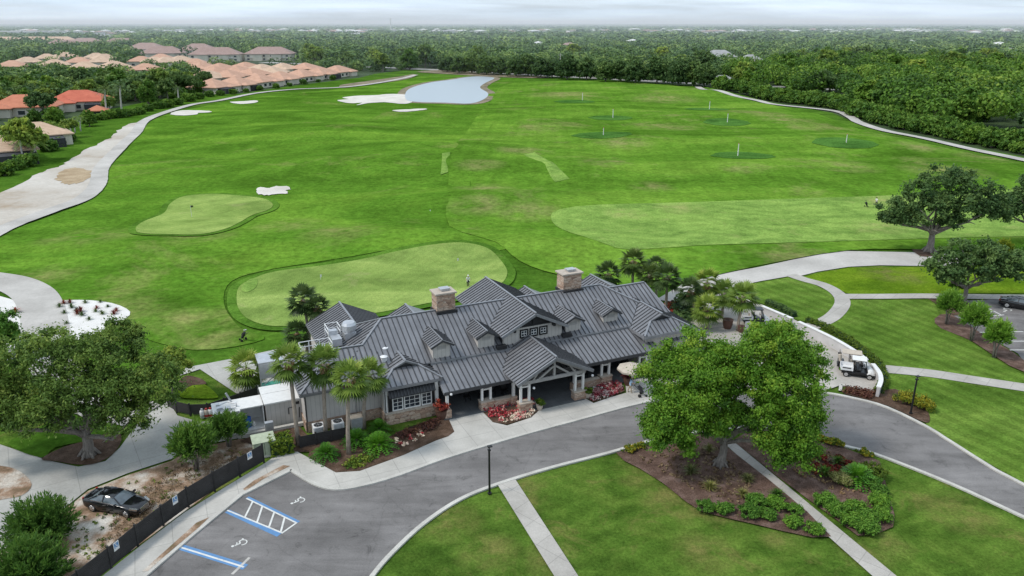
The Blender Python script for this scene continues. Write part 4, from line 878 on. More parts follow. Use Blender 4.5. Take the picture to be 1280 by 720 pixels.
# ---------------------------------------------------------------- vegetation
def at(px, py, z=None):
    x, y = gp(px, py); return (x, y, hgt(x, y) if z is None else z)
def oak(name, label, cat, base, lobes, r0, leaf, seed, sub=28, leaves=100, size=.22, clump=.3, mid=.45, forkz=2.4, nl=8, group=None, lean=(0, 0), inner=.25, low=-.5):
    g = np.random.default_rng(seed); t = thing(name, label, cat, base, 0, group)
    b = MB(); limbs(b, (0, 0, 0), (lean[0], lean[1], forkz), r0, lobes, g, nl); b.build('trunk', M['bark'], t, smooth=True)
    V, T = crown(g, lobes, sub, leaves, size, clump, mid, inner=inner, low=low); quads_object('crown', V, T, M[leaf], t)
    return t
HERO = [(-4.0, -1.2, 5.0, 2.5, 2.4, 2.5), (-4.3, 1.2, 7.0, 2.4, 2.6, 1.9), (-2.6, 2.2, 8.4, 2.7, 2.7, 2.0), (-2.2, -.6, 7.4, 2.2, 2.3, 2.2), (-.6, .6, 5.6, 1.7, 1.8, 1.7), (.4, 2.6, 7.6, 1.8, 2.2, 1.6),
        (3.6, 1.6, 9.2, 2.7, 2.8, 2.0), (6.0, 1.6, 8.2, 2.4, 2.6, 2.0), (5.4, -.4, 6.6, 2.5, 2.6, 2.4), (3.6, -.6, 7.6, 2.1, 2.3, 2.1), (4.4, -1.7, 4.1, 2.4, 2.2, 2.4), (6.2, -.6, 4.8, 1.9, 2.0, 2.0), (-4.7, -.2, 4.0, 1.6, 1.6, 1.5), (2.9, -1.2, 5.4, 1.6, 1.7, 1.7), (4.2, 1.2, 10.3, 1.9, 2.0, 1.3), (-4.4, -1.8, 3.4, 1.9, 1.7, 1.6), (4.9, -2.2, 2.9, 2.1, 1.9, 1.9), (5.0, -1.2, 2.6, 1.6, 1.5, 1.3), (-1.5, -1.2, 4.4, 1.6, 1.4, 1.4), (.9, -.2, 4.6, 1.2, 1.2, 1.1)]
HERO = [(a * .9 if a > 3 else a, *q) for a, *q in HERO] + [(1.3, .6, 7.4, 1.8, 1.9, 1.6)]
oak('oak_tree', 'large bright green oak with a wide two-lobed crown over the mulch bed by the drive', 'tree', at(900, 582, .08), HERO, .34, 'lf_hero', 11, 44, 400, .105, .30, .45, 2.6, 12, lean=(.15, 0))
LEFT = [(-4.0, -1.5, 5.2, 3.0, 2.6, 2.2), (-6.8, 0, 6.0, 2.8, 2.8, 2.2), (-3.8, 1.2, 8.2, 3.0, 3.0, 2.2), (-.8, .6, 8.8, 2.8, 3.0, 2.2), (2.2, 1.2, 8.2, 2.8, 3.0, 2.4), (.4, -1.2, 6.2, 2.8, 2.6, 2.4), (3.2, -.6, 6.2, 2.7, 2.6, 2.4), (5.6, .6, 6.2, 2.4, 2.6, 2.2), (-1.6, -2.0, 4.6, 2.2, 2.0, 1.8), (4.2, -1.4, 4.6, 2.0, 2.0, 1.7), (-6.4, -1.6, 4.2, 2.2, 2.0, 1.8), (2.6, 2.6, 9.2, 1.8, 2.0, 1.5), (-8.2, 1.4, 5.2, 2.2, 2.2, 2.0)]
oak('oak_tree', 'broad olive green live oak with a pale trunk beside the service drive', 'tree', at(112, 570, .08), LEFT, .42, 'lf_oak', 12, 36, 300, .115, .30, .50, 2.4, 12, inner=.2)
OAKR = [(-5.2, 0, 6.8, 3.0, 3.2, 2.2), (-2.6, .5, 9.4, 3.2, 3.2, 2.4), (.8, .8, 11.2, 3.4, 3.4, 2.4), (4.4, .6, 10.6, 3.4, 3.4, 2.5), (7.2, 0, 8.4, 3.0, 3.2, 2.6), (3.4, -1, 7.8, 3.2, 3.0, 2.4), (0, -1.2, 7.4, 3.0, 2.8, 2.2), (-3.8, -.8, 5.6, 2.4, 2.4, 1.6), (8.6, -.4, 6.2, 2.2, 2.2, 1.8), (-6.8, .2, 5.2, 1.6, 1.8, 1.3), (1.4, -1.8, 5.4, 1.8, 1.8, 1.4)]
oak('oak_tree', 'dark spreading live oak in a mulch ring above the wide concrete cart path', 'tree', at(1161, 315), OAKR, .55, 'lf_dark', 13, 32, 130, .22, .30, .5, 3.4, 11)
oak('oak_tree', 'dark live oak cut off by the right photo edge above the cart path', 'tree', at(1292, 306), [(-4.4, 0, 6.8, 3.0, 3, 2.4), (-1.5, .5, 9, 3.4, 3.2, 2.5), (2.5, .5, 9.2, 3.4, 3.2, 2.5), (-2, -1, 6.6, 3, 2.8, 2.2), (5, 0, 7, 3, 3, 2.2), (-6.0, .2, 6.0, 2.2, 2.2, 2.0)], .5, 'lf_dark', 14, 32, 120, .22, .30, .5, 3.2, 9)
OAK2 = [(-3.4, 0, 4.6, 2.2, 2.4, 1.7), (-1.2, .4, 6.2, 2.5, 2.6, 1.7), (1.6, .4, 6.3, 2.5, 2.6, 1.7), (4.4, 0, 5.4, 2.4, 2.4, 1.7), (.4, -.8, 4.8, 2.4, 2.2, 1.6), (3.2, -.8, 4.2, 2.2, 2, 1.4), (5.9, 0, 4.6, 1.6, 1.8, 1.3), (-2.4, -.8, 3.8, 1.8, 1.8, 1.2)]
oak('oak_tree', 'low dark round oak in the mulch corner by the right car park', 'tree', at(1204, 378, .06), OAK2, .3, 'lf_dark', 15, 34, 130, .19, .30, .5, 2.4, 9)
oak('oak_tree', 'bright green bushy tree cut off by the left edge beside the white gravel', 'tree', at(-4, 447), [(0, 0, 2.0, 2.2, 2.2, 1.8), (.8, 0, 3.6, 1.9, 2, 1.6), (1.4, -.3, 2.4, 1.5, 1.6, 1.4), (-.8, .4, 4.2, 1.6, 1.6, 1.5)], .16, 'lf_shrub', 16, 30, 140, .15, .34, .45, 1.0, 6)
oak('oak_tree', 'small green tree between the big live oak and the curved black fence', 'tree', at(216, 497, .05), [(0, 0, 3.4, 1.5, 1.5, 1.1), (-.9, .2, 2.6, 1.2, 1.2, 1.0), (1.0, 0, 3.0, 1.1, 1.1, .9), (.2, .3, 4.2, 1.1, 1.1, .8)], .13, 'lf_oak', 17, 24, 140, .14, .34, .5, 1.6, 6)
def myrtle(label, base, h, w_, seed, leaf='lf_shrub', name='crape_myrtle', stems=5, cat='small tree', group=None, dense=1.0, cz=.45):
    g = np.random.default_rng(seed); t = thing(name, label, cat, base, 0, group); b = MB(); C, Rr, T = [], [], []
    V, TT = [], []
    cz0 = h * (cz + .12); rz = h - cz0; rr = w_ * .5
    for k in range(stems):
        a = 6.283 * k / stems + g.normal() * .2; e = Vector((math.cos(a) * rr * .4, math.sin(a) * rr * .4, cz0))
        b.tube([(math.cos(a) * .12, math.sin(a) * .12, -.05), (math.cos(a) * rr * .15, math.sin(a) * rr * .15, h * cz * .6), e], [.085, .065, .03], 6)
    ns = int(95 * dense); Q = []; Dn = []; T = []
    for k in range(ns):
        zz = 1 - 1.32 * (k + .5) / ns; az = k * 2.39996 + g.normal() * .3; hr = math.sqrt(max(0, 1 - zz * zz)); u = .82 + .3 * g.random()
        d = Vector((math.cos(az) * hr * rr, math.sin(az) * hr * rr, (zz * rz if zz > 0 else zz * (cz0 * .55)))) * u; s = Vector((0, 0, cz0)) + d * .22
        up = Vector((0, 0, .28 * rz)) ; tip = Vector((0, 0, cz0)) + d
        for i in range(8):
            f = i / 7; p = s.lerp(tip, f) + up * (f * f - f) * .9; Q.append(tuple(p)); dd = ((tip - s).normalized() + Vector((0, 0, .55))).normalized(); Dn.append(tuple(dd)); T.append(min(1, .12 + .55 * f + .15 * zz + g.normal() * .08))
    b.build('trunk', M['bark'], t, smooth=True)
    n = 7; c = np.repeat(np.array(Q), n, 0); dd = np.repeat(np.array(Dn), n, 0); K = len(c); p = c + g.normal(size=(K, 3)) * .085 * (h / 3.5)
    tt = dd + g.normal(size=(K, 3)) * .42; tt /= np.linalg.norm(tt, axis=1)[:, None]; bb = np.cross(tt, g.normal(size=(K, 3))); bb /= np.linalg.norm(bb, axis=1)[:, None] + 1e-9
    L = (.25 + .18 * g.random(K)) * (h / 3.5) ** .5; tt *= L[:, None]; bb *= (.042 * (h / 3.5) ** .5); V = np.stack([p, p + tt * .45 + bb, p + tt, p + tt * .45 - bb], 1).reshape(-1, 3)
    quads_object('crown', V, np.clip(np.repeat(np.array(T), n) + g.normal(size=K) * .1, 0, 1), M[leaf], t); return t
myrtle('upright green crape myrtle on red-brown soil in the middle of the black slat fence', at(246, 588), 4.1, 3.4, 21, 'lf_myrtle', dense=1.6)
myrtle('upright green crape myrtle in front of the white container shed', at(287, 558), 3.0, 3.1, 22, 'lf_myrtle', dense=1.6)
myrtle('big rounded green bush behind the parked black car, farther from the camera than its twin', at(54, 677), 3.3, 4.2, 23, 'lf_myrtle', 'bush', 8, 'bush', None, 2.6, .2)
myrtle('big rounded green bush in the bottom left corner, nearest the camera', at(42, 736), 3.5, 4.4, 24, 'lf_myrtle', 'bush', 8, 'bush', None, 2.6, .2)
myrtle('small crape myrtle in the parking strip closest to the dark oak', at(1183, 406, .07), 4.2, 2.6, 25)
myrtle('small crape myrtle in the parking strip, the middle one of three', at(1214, 426, .07), 4.4, 2.9, 26)
myrtle('small crape myrtle in the parking strip, nearest of three to the camera', at(1242, 447, .07), 4.2, 2.4, 27)
myrtle('thin young tree with a pale stem beside the footpath under the dark oak', at(1194, 372, .07), 3.0, 1.6, 28, stems=3)
myrtle('yellow-green young tree by the cart path at the right edge', at(1252, 325, .07), 3.0, 2.2, 29, 'lf_hedge')
myrtle('low green bush at the right edge beside the cart path', at(1278, 329, .07), 2.6, 2.4, 30, 'lf_sago')
# palms
def palm_head(g, Rr=1.7, fronds=36, blades=12, dead=0):
    V, T = [], []
    for k in range(fronds):
        f = (k + .5) / fronds; el = R(82 - 135 * f ** .85) + g.normal() * .1; az = k * 2.39996 + g.normal() * .15
        d = Vector((math.cos(az) * math.cos(el), math.sin(az) * math.cos(el), math.sin(el)))
        side = Vector((-math.sin(az), math.cos(az), 0)); up = d.cross(side) * -1
        pl_ = Rr * (.42 + .16 * g.random()); hub = d * pl_ + Vector((0, 0, -.06 * Rr * (1 - d.z)))
        V += [side * .02, hub + side * .018, hub - side * .018, side * -.02]; T.append(.55)
        tint = min(.98, max(.02, .66 - .5 * f + g.normal() * .12))
        L = Rr * (.58 + .12 * g.random())
        for j in range(blades):
            a = R(-78 + 156 * j / (blades - 1)); dd = (d * math.cos(a) + side * math.sin(a)).normalized()
            tip = hub + dd * L * (.72 + .28 * math.cos(a)) + Vector((0, 0, -.30 * L * (.5 + .5 * abs(math.sin(a))))) + up * .04 * g.normal()
            mid_ = hub.lerp(tip, .5) + Vector((0, 0, .08 * L)); w2 = dd.cross(up).normalized() * Rr * .048
            V += [hub, mid_ + w2, tip, mid_ - w2]; T.append(min(1, max(0, tint + g.normal() * .07)))
    return np.array([tuple(v) for v in V]), np.array(T)
def pinnate_head(g, Rr=2.4, fronds=16, n=12):
    V, T = [], []
    for k in range(fronds):
        f = (k + .5) / fronds; el = R(70 - 78 * f) + g.normal() * .08; az = k * 2.39996 + g.normal() * .15
        h = Vector((math.cos(az), math.sin(az), 0)); side = Vector((-math.sin(az), math.cos(az), 0)); pr = None
        P = [h * Rr * math.cos(el) * u + Vector((0, 0, Rr * (math.sin(el) * u - (.55 + .35 * math.cos(el)) * u * u * .8))) for u in [i / n for i in range(n + 1)]]
        for i in range(1, n + 1):
            V += [P[i - 1] + side * .02, P[i] + side * .02, P[i] - side * .02, P[i - 1] - side * .02]; T.append(.6)
            ln = Rr * .30 * math.sin(math.pi * (.12 + .83 * i / n)) ** .6
            for s in (-1, 1):
                tp = P[i] + side * s * ln * .85 + (P[i] - P[i - 1]).normalized() * ln * .5 + Vector((0, 0, -.3 * ln)); m_ = P[i].lerp(tp, .5); w2 = (P[i] - P[i - 1]) * .36
                V += [P[i], m_ + w2, tp, m_ - w2]; T.append(min(1, max(0, .6 - .35 * f + g.normal() * .12)))
    return np.array([tuple(v) for v in V]), np.array(T)
def palm(label, base, h, Rr, seed, leaf='lf_palm', trunk='palmbark', lean=(0, 0), name='palm_tree', group=None, kind='fan', r0=.17, dead=True):
    g = np.random.default_rng(seed); t = thing(name, label, 'palm', base, 0, group); b = MB()
    top = (lean[0], lean[1], h)
    b.tube([(0, 0, -.1), (lean[0] * .1, lean[1] * .1, h * .3), (lean[0] * .45, lean[1] * .45, h * .7), top], [r0 * 1.25, r0, r0 * .95, r0 * 1.1], 10)
    b.build('trunk', M[trunk], t, smooth=True)
    V, T = palm_head(g, Rr) if kind == 'fan' else pinnate_head(g, Rr)
    o = quads_object('crown', V, T, M[leaf], t); o.location = top
    if dead and kind == 'fan':
        C = [(lean[0] + g.normal() * .12, lean[1] + g.normal() * .12, h - .25 - .5 * g.random()) for _ in range(14)]
        V, T = leaf_cloud(g, C, [.3] * 14, 9, .16, g.random(14), 1.3, .4, 0, 3); quads_object('dead_fronds', V, T, M['lf_dead'], t)
    return t
def palm_to(label, bpx, cpx, Rr, seed, **k):
    """palm whose base stands at bpx and whose head centre is seen at cpx"""
    x, y, z = at(*bpx); h = hz(x, y, cpx[1]); u = (cpx[0] - 640) / FPX; dd = y * C_ - (h - CAMH) * S_
    return palm(label, (x, y, z), h, Rr, seed, lean=(u * dd - x, 0), **k)
palm_to('cabbage palm left of the white-roofed shed gap, leftmost of the four tall front palms', (373, 557), (361, 452), 1.75, 41)
palm_to('tall cabbage palm second from left in the front row, against the grey west wall', (408, 549), (405, 455), 1.85, 42)
palm_to('cabbage palm nearest the pavement, rising from the cycads by the bay window', (436, 569), (438, 474), 1.8, 43)
palm_to('cabbage palm touching the bay roof, rightmost of the four tall front palms', (455, 535), (461, 468), 1.7, 44)
palm_to('short cabbage palm with brown dead skirt by the curved black fence', (318, 490), (308, 460), 2.0, 45)
palm_to('dark palm behind the west wing, the taller and farther of two', (388, 437), (379, 374), 1.9, 46, leaf='lf_dkpalm')
palm_to('dark palm behind the west wing leaning towards the roof', (384, 440), (396, 383), 1.5, 52, leaf='lf_dkpalm')
palm_to('dark palm behind the west wing, the shorter and nearer of two', (376, 446), (371, 416), 1.6, 47, leaf='lf_dkpalm')
GP = 'palms behind the east wing'
for k, (b, c, r, lab, lf) in enumerate([((762, 372), (760, 342), 2.0, 'low dark palm just right of the right chimney, farthest left behind the roof', 'lf_dkpalm'), ((790, 374), (791, 326), 1.9, 'tallest dark palm behind the east roof', 'lf_dkpalm'), ((806, 380), (812, 343), 1.8, 'dark palm just right of the tallest one behind the east roof', 'lf_dkpalm'), ((832, 390), (834, 346), 1.9, 'dark palm with bare brown trunk at the right corner of the east roof', 'lf_dkpalm'),
        ((820, 372), (820, 332), 1.5, 'small dark palm tucked behind its neighbours behind the east roof', 'lf_dkpalm'), ((880, 391), (884, 353), 2.0, 'bright palm nearest the wide cart path behind the plaza', 'lf_palm'), ((884, 412), (884, 385), 1.9, 'bright short palm in front of the plaza palms, beside the east wing corner', 'lf_palm'), ((902, 398), (906, 366), 1.8, 'bright palm in the middle of the plaza palms', 'lf_palm'), ((922, 414), (929, 370), 2.0, 'bright palm with tall clean trunk by the brown planters', 'lf_palm'), ((868, 398), (863, 362), 1.7, 'bright palm over the dark planting right of the east wing', 'lf_dkpalm')]):
    palm_to(lab, b, c, r, 50 + k, leaf=lf, group=GP)
def sago(label, base, r, seed, group=None, n=44, up=1.0, leaf='lf_sago', name='cycad', cat='cycad'):
    g = np.random.default_rng(seed); t = thing(name, label, cat, base, 0, group); V, T = [], []
    for k in range(n):
        f = (k + .5) / n; el = R(80 - 72 * f) * up; az = k * 2.39996; h = Vector((math.cos(az), math.sin(az), 0)); side = Vector((-math.sin(az), math.cos(az), 0)); q = 8
        L = r * (.85 + .3 * g.random())
        P = [h * L * math.cos(el) * u + Vector((0, 0, .35 + L * (math.sin(el) * u - .55 * u * u * (.6 + .4 * math.cos(el))))) for u in [i / q for i in range(q + 1)]]
        for i in range(1, q + 1):
            ln = r * .22 * math.sin(math.pi * (.15 + .8 * i / q)) ** .5
            for s in (-1, 1):
                tp = P[i] + side * s * ln + (P[i] - P[i - 1]).normalized() * ln * .5; m_ = P[i].lerp(tp, .5); w2 = (P[i] - P[i - 1]) * .42
                V += [P[i], m_ + w2, tp, m_ - w2]; T.append(min(1, max(0, .75 - .5 * f + g.normal() * .1)))
    quads_object('fronds', np.array([tuple(v) for v in V]), np.array(T), M[leaf], t)
    b = MB(); b.tube([(0, 0, -.05), (0, 0, .4)], [.2, .16], 8); b.build('trunk', M['bark'], t); return t
sago('round bright sago cycad alone at the kerb corner in front of the AC fence', at(408, 573, .1), 1.35, 61)
sago('large sago cycad beside the flower bed below the bay window', at(474, 562, .1), 1.7, 62)
sago('sago cycad behind the nearest palm trunk, by the black AC fence', at(446, 556, .1), 1.5, 63)
sago('small sago cycad against the west wall at the bay corner', at(474, 541, .1), 1.2, 64)
sago('spiky green fountain plant in the right half of the mulch bed', at(1070, 603, .1), 1.7, 65, up=1.0)
# shrubs: one round shrub mesh per kind, copied
def shrub(name, label, cat, base, r, leaf, seed, group=None, h=.8, sub=30, leaves=110, size=.075):
    g = np.random.default_rng(seed); t = thing(name, label, cat, base, 0, group)
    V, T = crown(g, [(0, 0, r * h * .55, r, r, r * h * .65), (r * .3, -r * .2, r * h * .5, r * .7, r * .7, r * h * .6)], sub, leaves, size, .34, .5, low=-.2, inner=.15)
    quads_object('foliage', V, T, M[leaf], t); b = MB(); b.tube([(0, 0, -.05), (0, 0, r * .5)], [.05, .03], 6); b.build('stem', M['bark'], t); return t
def many(proto, pts, group, labels, z=.1, s=(.85, 1.2)):
    for k, (x, y, *sc) in enumerate(pts):
        f = sc[0] if sc else rnd.uniform(*s); p = at(x, y, z); lab = labels if isinstance(labels, str) else labels[k]
        if k == 0: proto.location = p; proto.scale = (f, f, f); proto['label'] = lab; proto['group'] = group
        else: dup(proto, p, rnd.uniform(0, 6.28), f, lab, group)
sp = shrub('round_shrub', '', 'shrub', (0, 0, 0), .66, 'lf_shrub', 71)
many(sp, [(881, 638), (906, 641), (943, 634), (935, 645), (961, 648), (970, 636), (992, 642), (992, 658), (1017, 666)], 'round shrubs edging the left half of the mulch bed', 'low round green shrub on the lower edge of the mulch bed left of the footpath')
sp = shrub('round_shrub', '', 'shrub', (0, 0, 0), .68, 'lf_shrub', 72)
many(sp, [(1030, 631), (1046, 643), (1069, 643), (1064, 656), (1086, 656), (1100, 632), (1102, 649), (1097, 617), (1091, 607), (1082, 665)], 'round shrubs edging the right half of the mulch bed', 'low round green shrub on the curved edge of the mulch bed right of the footpath')
shrub('round_shrub', 'orange-green bushy shrub beside the spiky fountain plant', 'shrub', at(1088, 596, .1), 1.0, 'lf_hedge', 73)
shrub('round_shrub', 'pale blue-green low shrub beside the spiky fountain plant', 'shrub', at(1050, 605, .1), .8, 'lf_grass', 74)
shrub('flowering_shrub', 'yellow flowering shrub left of the right lamp post', 'shrub', at(1131, 503, .1), 1.0, 'lf_yel', 75)
shrub('flowering_shrub', 'yellow flowering shrub right of the right lamp post', 'shrub', at(1151, 511, .1), 1.0, 'lf_yel', 76)
sp = shrub('flowering_shrub', '', 'shrub', (0, 0, 0), .42, 'lf_yel', 77, h=.9, sub=12, leaves=40)
many(sp, [(784, 566), (791, 563), (803, 560), (1010, 547), (1016, 548), (1022, 550), (1028, 552), (1034, 554), (1041, 556), (1047, 558), (1078, 569), (1085, 571)], 'yellow bedding along the kerb', 'small yellow flowering plant in the row along the kerb of the mulch bed')
def tuft(label, base, r, seed, leaf='lf_grass', n=150, group=None, name='ornamental_grass', cat='grass clump'):
    g = np.random.default_rng(seed); t = thing(name, label, cat, base, 0, group); V, T = [], []
    for k in range(n):
        az = g.random() * 6.283; e = .35 + g.random() * 1.1; h = Vector((math.cos(az), math.sin(az), 0)); s = Vector((-math.sin(az), math.cos(az), 0)) * .03 * r
        L = r * (.7 + .5 * g.random()); m_ = h * L * .35 * math.cos(e) + Vector((0, 0, L * .6 * math.sin(e))); tp = h * L * math.cos(e) + Vector((0, 0, L * .75 * math.sin(e)))
        b0 = h * .1 * r * g.random(); V += [b0, m_ + s, tp, m_ - s]; T.append(g.random())
    o = quads_object('blades', np.array([tuple(v) for v in V]), np.array(T), M[leaf], t); return t
tp = tuft('', (0, 0, 0), 1.0, 81)
many(tp, [(865, 573), (886, 566), (863, 594), (887, 613), (934, 603), (928, 622)], 'pale grass clumps in the mulch', 'pale straw-green ornamental grass clump in the open mulch around the oak trunk', s=(.8, 1.3))
tp = tuft('', (0, 0, 0), 1.0, 82, 'lf_shrub')
many(tp, [(971, 624), (1046, 582), (1030, 596)], 'green grass clumps near the footpath', 'green grassy clump in the mulch bed close to the footpath', s=(.9, 1.3))
rp = shrub('red_plant', '', 'bedding plant', (0, 0, 0), .33, 'lf_red', 83, h=1.2, sub=10, leaves=30)
pts = []
for j in range(34):
    u, v = rnd.random(), rnd.random(); pts.append((1004 + 60 * u + 14 * v, 566 + 14 * u + 28 * v - 10 * u * v))
many(rp, pts, 'red bedding plants', 'small dark red plant among the red bedding in the right half of the mulch bed', s=(.7, 1.25))
# gravel bed plants
ag = tuft('', (0, 0, 0), .75, 84, 'lf_dark', 90, name='agave', cat='succulent')
many(ag, [(75, 385), (90, 386), (107, 380), (126, 379), (135, 385), (81, 393), (103, 396), (112, 401), (84, 406), (120, 391), (128, 394), (96, 390)], 'dark spiky plants in the white gravel', 'dark spiky plant dotted in the white gravel bed', .05, (.8, 1.2))
rc = tuft('', (0, 0, 0), .85, 85, 'lf_red', 90, name='cordyline', cat='red plant')
many(rc, [(80, 381), (88, 380), (97, 394), (101, 391), (121, 387), (146, 390), (143, 394), (20, 392)], 'reddish plants in the white gravel', 'reddish spiky plant dotted in the white gravel bed', .05, (.8, 1.25))
# flower beds nobody could count plant by plant
def bedmass(name, poly, leaf, n, r, seed, z=.14, size=.13, tf=None, label=None, cat='flowers', inset=.35):
    g = np.random.default_rng(seed); P = [gp(*p) for p in poly]; xs = [p[0] for p in P]; ys = [p[1] for p in P]; C = []; cx, cy = sum(xs) / len(xs), sum(ys) / len(ys)
    P = [(cx + (x - cx) * (1 - inset * .25), cy + (y - cy) * (1 - inset * .25)) for x, y in P]
    while len(C) < n:
        x, y = g.uniform(min(xs), max(xs)), g.uniform(min(ys), max(ys))
        if inside(x, y, P): C.append((x, y, z + r * .5))
    C = np.array(C); T = g.random(n) if tf is None else np.array([tf(*L2(c[0], c[1]), g) for c in C])
    V, T = leaf_cloud(g, C, [r] * n, 16, size, T, .8, .4, .8, 1.3); o = quads_object(name, V, T, M[leaf]); tag(o, label, cat, None, 'stuff'); return o
def inside(x, y, P):
    c = False; j = len(P) - 1
    for i in range(len(P)):
        if (P[i][1] > y) != (P[j][1] > y) and x < (P[j][0] - P[i][0]) * (y - P[i][1]) / (P[j][1] - P[i][1]) + P[i][0]: c = not c
        j = i
    return c
ft = lambda s, d, g: min(1, max(0, (.9 if d < -1.9 else .3) + g.normal() * .3))
bedmass('flower_bed', BEDA, 'lf_flower', 110, .28, 91, tf=ft, label='red and white caladium bed left of the portico steps')
bedmass('flower_bed', BEDB, 'lf_flower', 110, .28, 92, tf=lambda s, d, g: min(1, max(0, .5 + g.normal() * .35)), label='red and white caladium bed right of the portico steps')
bedmass('flower_bed', [(493, 550), (505, 545), (530, 537), (538, 541), (525, 550), (505, 560), (495, 562)], 'lf_flower', 14, .2, 93, tf=lambda s, d, g: .95 if g.random() < .7 else .3, label='loose red and white flowers below the bay window')
bedmass('shrub_bed', [(488, 548), (545, 527), (552, 530), (548, 538), (500, 552)], 'lf_maroon', 70, .42, 94, label='dark reddish shrubs along the stone base of the bay', cat='shrubs')
bedmass('ground_cover', [(425, 586), (440, 575), (470, 566), (480, 572), (455, 585), (435, 590)], 'lf_hedge', 60, .28, 95, label='yellow-green ground cover along the pavement under the cycads', cat='ground cover')
bedmass('flower_bed', [(1055, 485), (1096, 492), (1090, 501), (1052, 492)], 'lf_maroon', 80, .3, 96, tf=lambda s, d, g: min(1, .45 + .5 * g.random()), label='orange-red flowers in the white-edged bed by the cart yard')
bedmass('ground_cover', [(790, 570), (857, 550), (895, 556), (950, 605), (925, 640), (880, 625), (830, 598)], 'lf_dead', 260, .13, 97, z=.08, size=.10, label='scattered dry pinkish plants and litter over the left mulch bed', cat='ground cover')
bedmass('ground_cover', [(940, 548), (1000, 550), (1080, 580), (1095, 620), (1060, 625), (1000, 600)], 'lf_dead', 220, .13, 98, z=.08, size=.10, label='scattered dry pinkish plants and litter over the right mulch bed', cat='ground cover')
bedmass('shrub_bed', [(838, 388), (850, 372), (872, 372), (880, 392), (862, 408), (845, 405)], 'lf_dark', 110, .7, 99, size=.3, label='dark planting between the east wing and the cart path', cat='shrubs')
bedmass('flower_bed', [(826, 384), (842, 380), (848, 390), (832, 396)], 'lf_red', 40, .45, 100, size=.22, label='reddish shrubs at the back corner of the east wing', cat='shrubs')
def hedge(label, line_, wd, ht, leaf, seed, dens=26, size=.11):
    g = np.random.default_rng(seed); w_ = [gp(*p) for p in line_]; c0 = w_[0]; t = thing('hedge', label, 'hedge', (*c0, 0)); C = []
    for a, b in zip(w_, w_[1:]):
        l = math.dist(a, b)
        for _ in range(int(l * dens * (wd + ht * .8))):
            u = g.random(); v = g.uniform(-.5, .5); zz = g.random(); q = g.integers(0, 3)
            if q == 0: zz = 1
            elif q == 1: v = -.5
            else: v = .5
            nx, ny = -(b[1] - a[1]) / l, (b[0] - a[0]) / l
            C.append((a[0] + (b[0] - a[0]) * u + nx * v * wd - c0[0], a[1] + (b[1] - a[1]) * u + ny * v * wd - c0[1], .08 + zz * ht))
    V, T = leaf_cloud(g, C, [.16] * len(C), 12, size, .4 + .25 * g.random(len(C)), .8, .2, .4, 1.4); quads_object('foliage', V, T, M[leaf], t)
    b = MB()
    for a, c in zip(w_, w_[1:]): b.bar((a[0] - c0[0], a[1] - c0[1], ht * .47), (c[0] - c0[0], c[1] - c0[1], ht * .47), wd * .8, ht * .85)
    b.build('core', M['lf_dark'], t); return t
hedge('clipped boxy yellow-green hedge at the end of the black slat fence', [(338, 568), (366, 562)], 1.5, 1.35, 'lf_hedge', 101, 40)
hedge('low clipped hedge behind the curved white wall of the cart yard', [(1098, 492), (1105, 478), (1098, 458), (1086, 447), (1060, 427), (1030, 410), (1008, 402)], .75, .5, 'lf_hedge', 102, 34, .09)
hedge('low dark hedge behind the straight white wall near the palms', [(958, 380), (975, 387), (993, 397)], .7, .6, 'lf_dark', 103, 34, .09)

bedmass('weeds', [(70, 655), (120, 615), (165, 597), (215, 580), (240, 566), (300, 555), (320, 562), (280, 600), (230, 632), (180, 670), (130, 710), (90, 730)], 'lf_hedge', 120, .16, 120, z=.02, size=.09, label='patchy weeds on the sandy soil behind the slat fence', cat='weeds')
bedmass('leaf_litter', [(150, 625), (220, 582), (300, 555), (322, 562), (280, 600), (230, 630), (180, 668), (130, 708), (110, 700)], 'lf_dead', 500, .22, 121, z=.0, size=.07, label='brown leaf litter scattered over the sandy soil along the slat fence', cat='leaf litter')
# ---------------------------------------------------------------- vehicles
def loft(mb, secs, m=0, caps=True):
    n = len(secs[0]); i0 = len(mb.v)
    for s in secs: mb.v += [tuple(p) for p in s]
    for k in range(len(secs) - 1):
        for j in range(n - 1):
            a = i0 + k * n + j; mb.f.append((a, a + 1, a + n + 1, a + n)); mb.m.append(m)
    if caps:
        mb.f.append(tuple(i0 + j for j in range(n))[::-1]); mb.f.append(tuple(i0 + (len(secs) - 1) * n + j for j in range(n))); mb.m += [m, m]
def wheel(parent, x, y, r=.34, wd=.23, rim='chrome'):
    o = 1 if y > 0 else -1
    w_ = part('wheel', M['tyre'], parent, lambda b: b.tube([(x, y - wd / 2, r), (x, y - wd * .38, r), (x, y + wd * .38, r), (x, y + wd / 2, r)], [r * .9, r, r, r * .9], 20), smooth=False)
    part('rim', M[rim], w_, lambda b: (b.tube([(x, y + o * wd * .36, r), (x, y + o * (wd * .5 + .012), r)], [r * .70, r * .62], 16), [b.bar((x, y + o * (wd * .5 + .02), r), (x + math.cos(k * 1.2566) * r * .66, y + o * (wd * .5 + .02), r + math.sin(k * 1.2566) * r * .66), .05, .03, 0, (0, 1, 0)) for k in range(5)]))
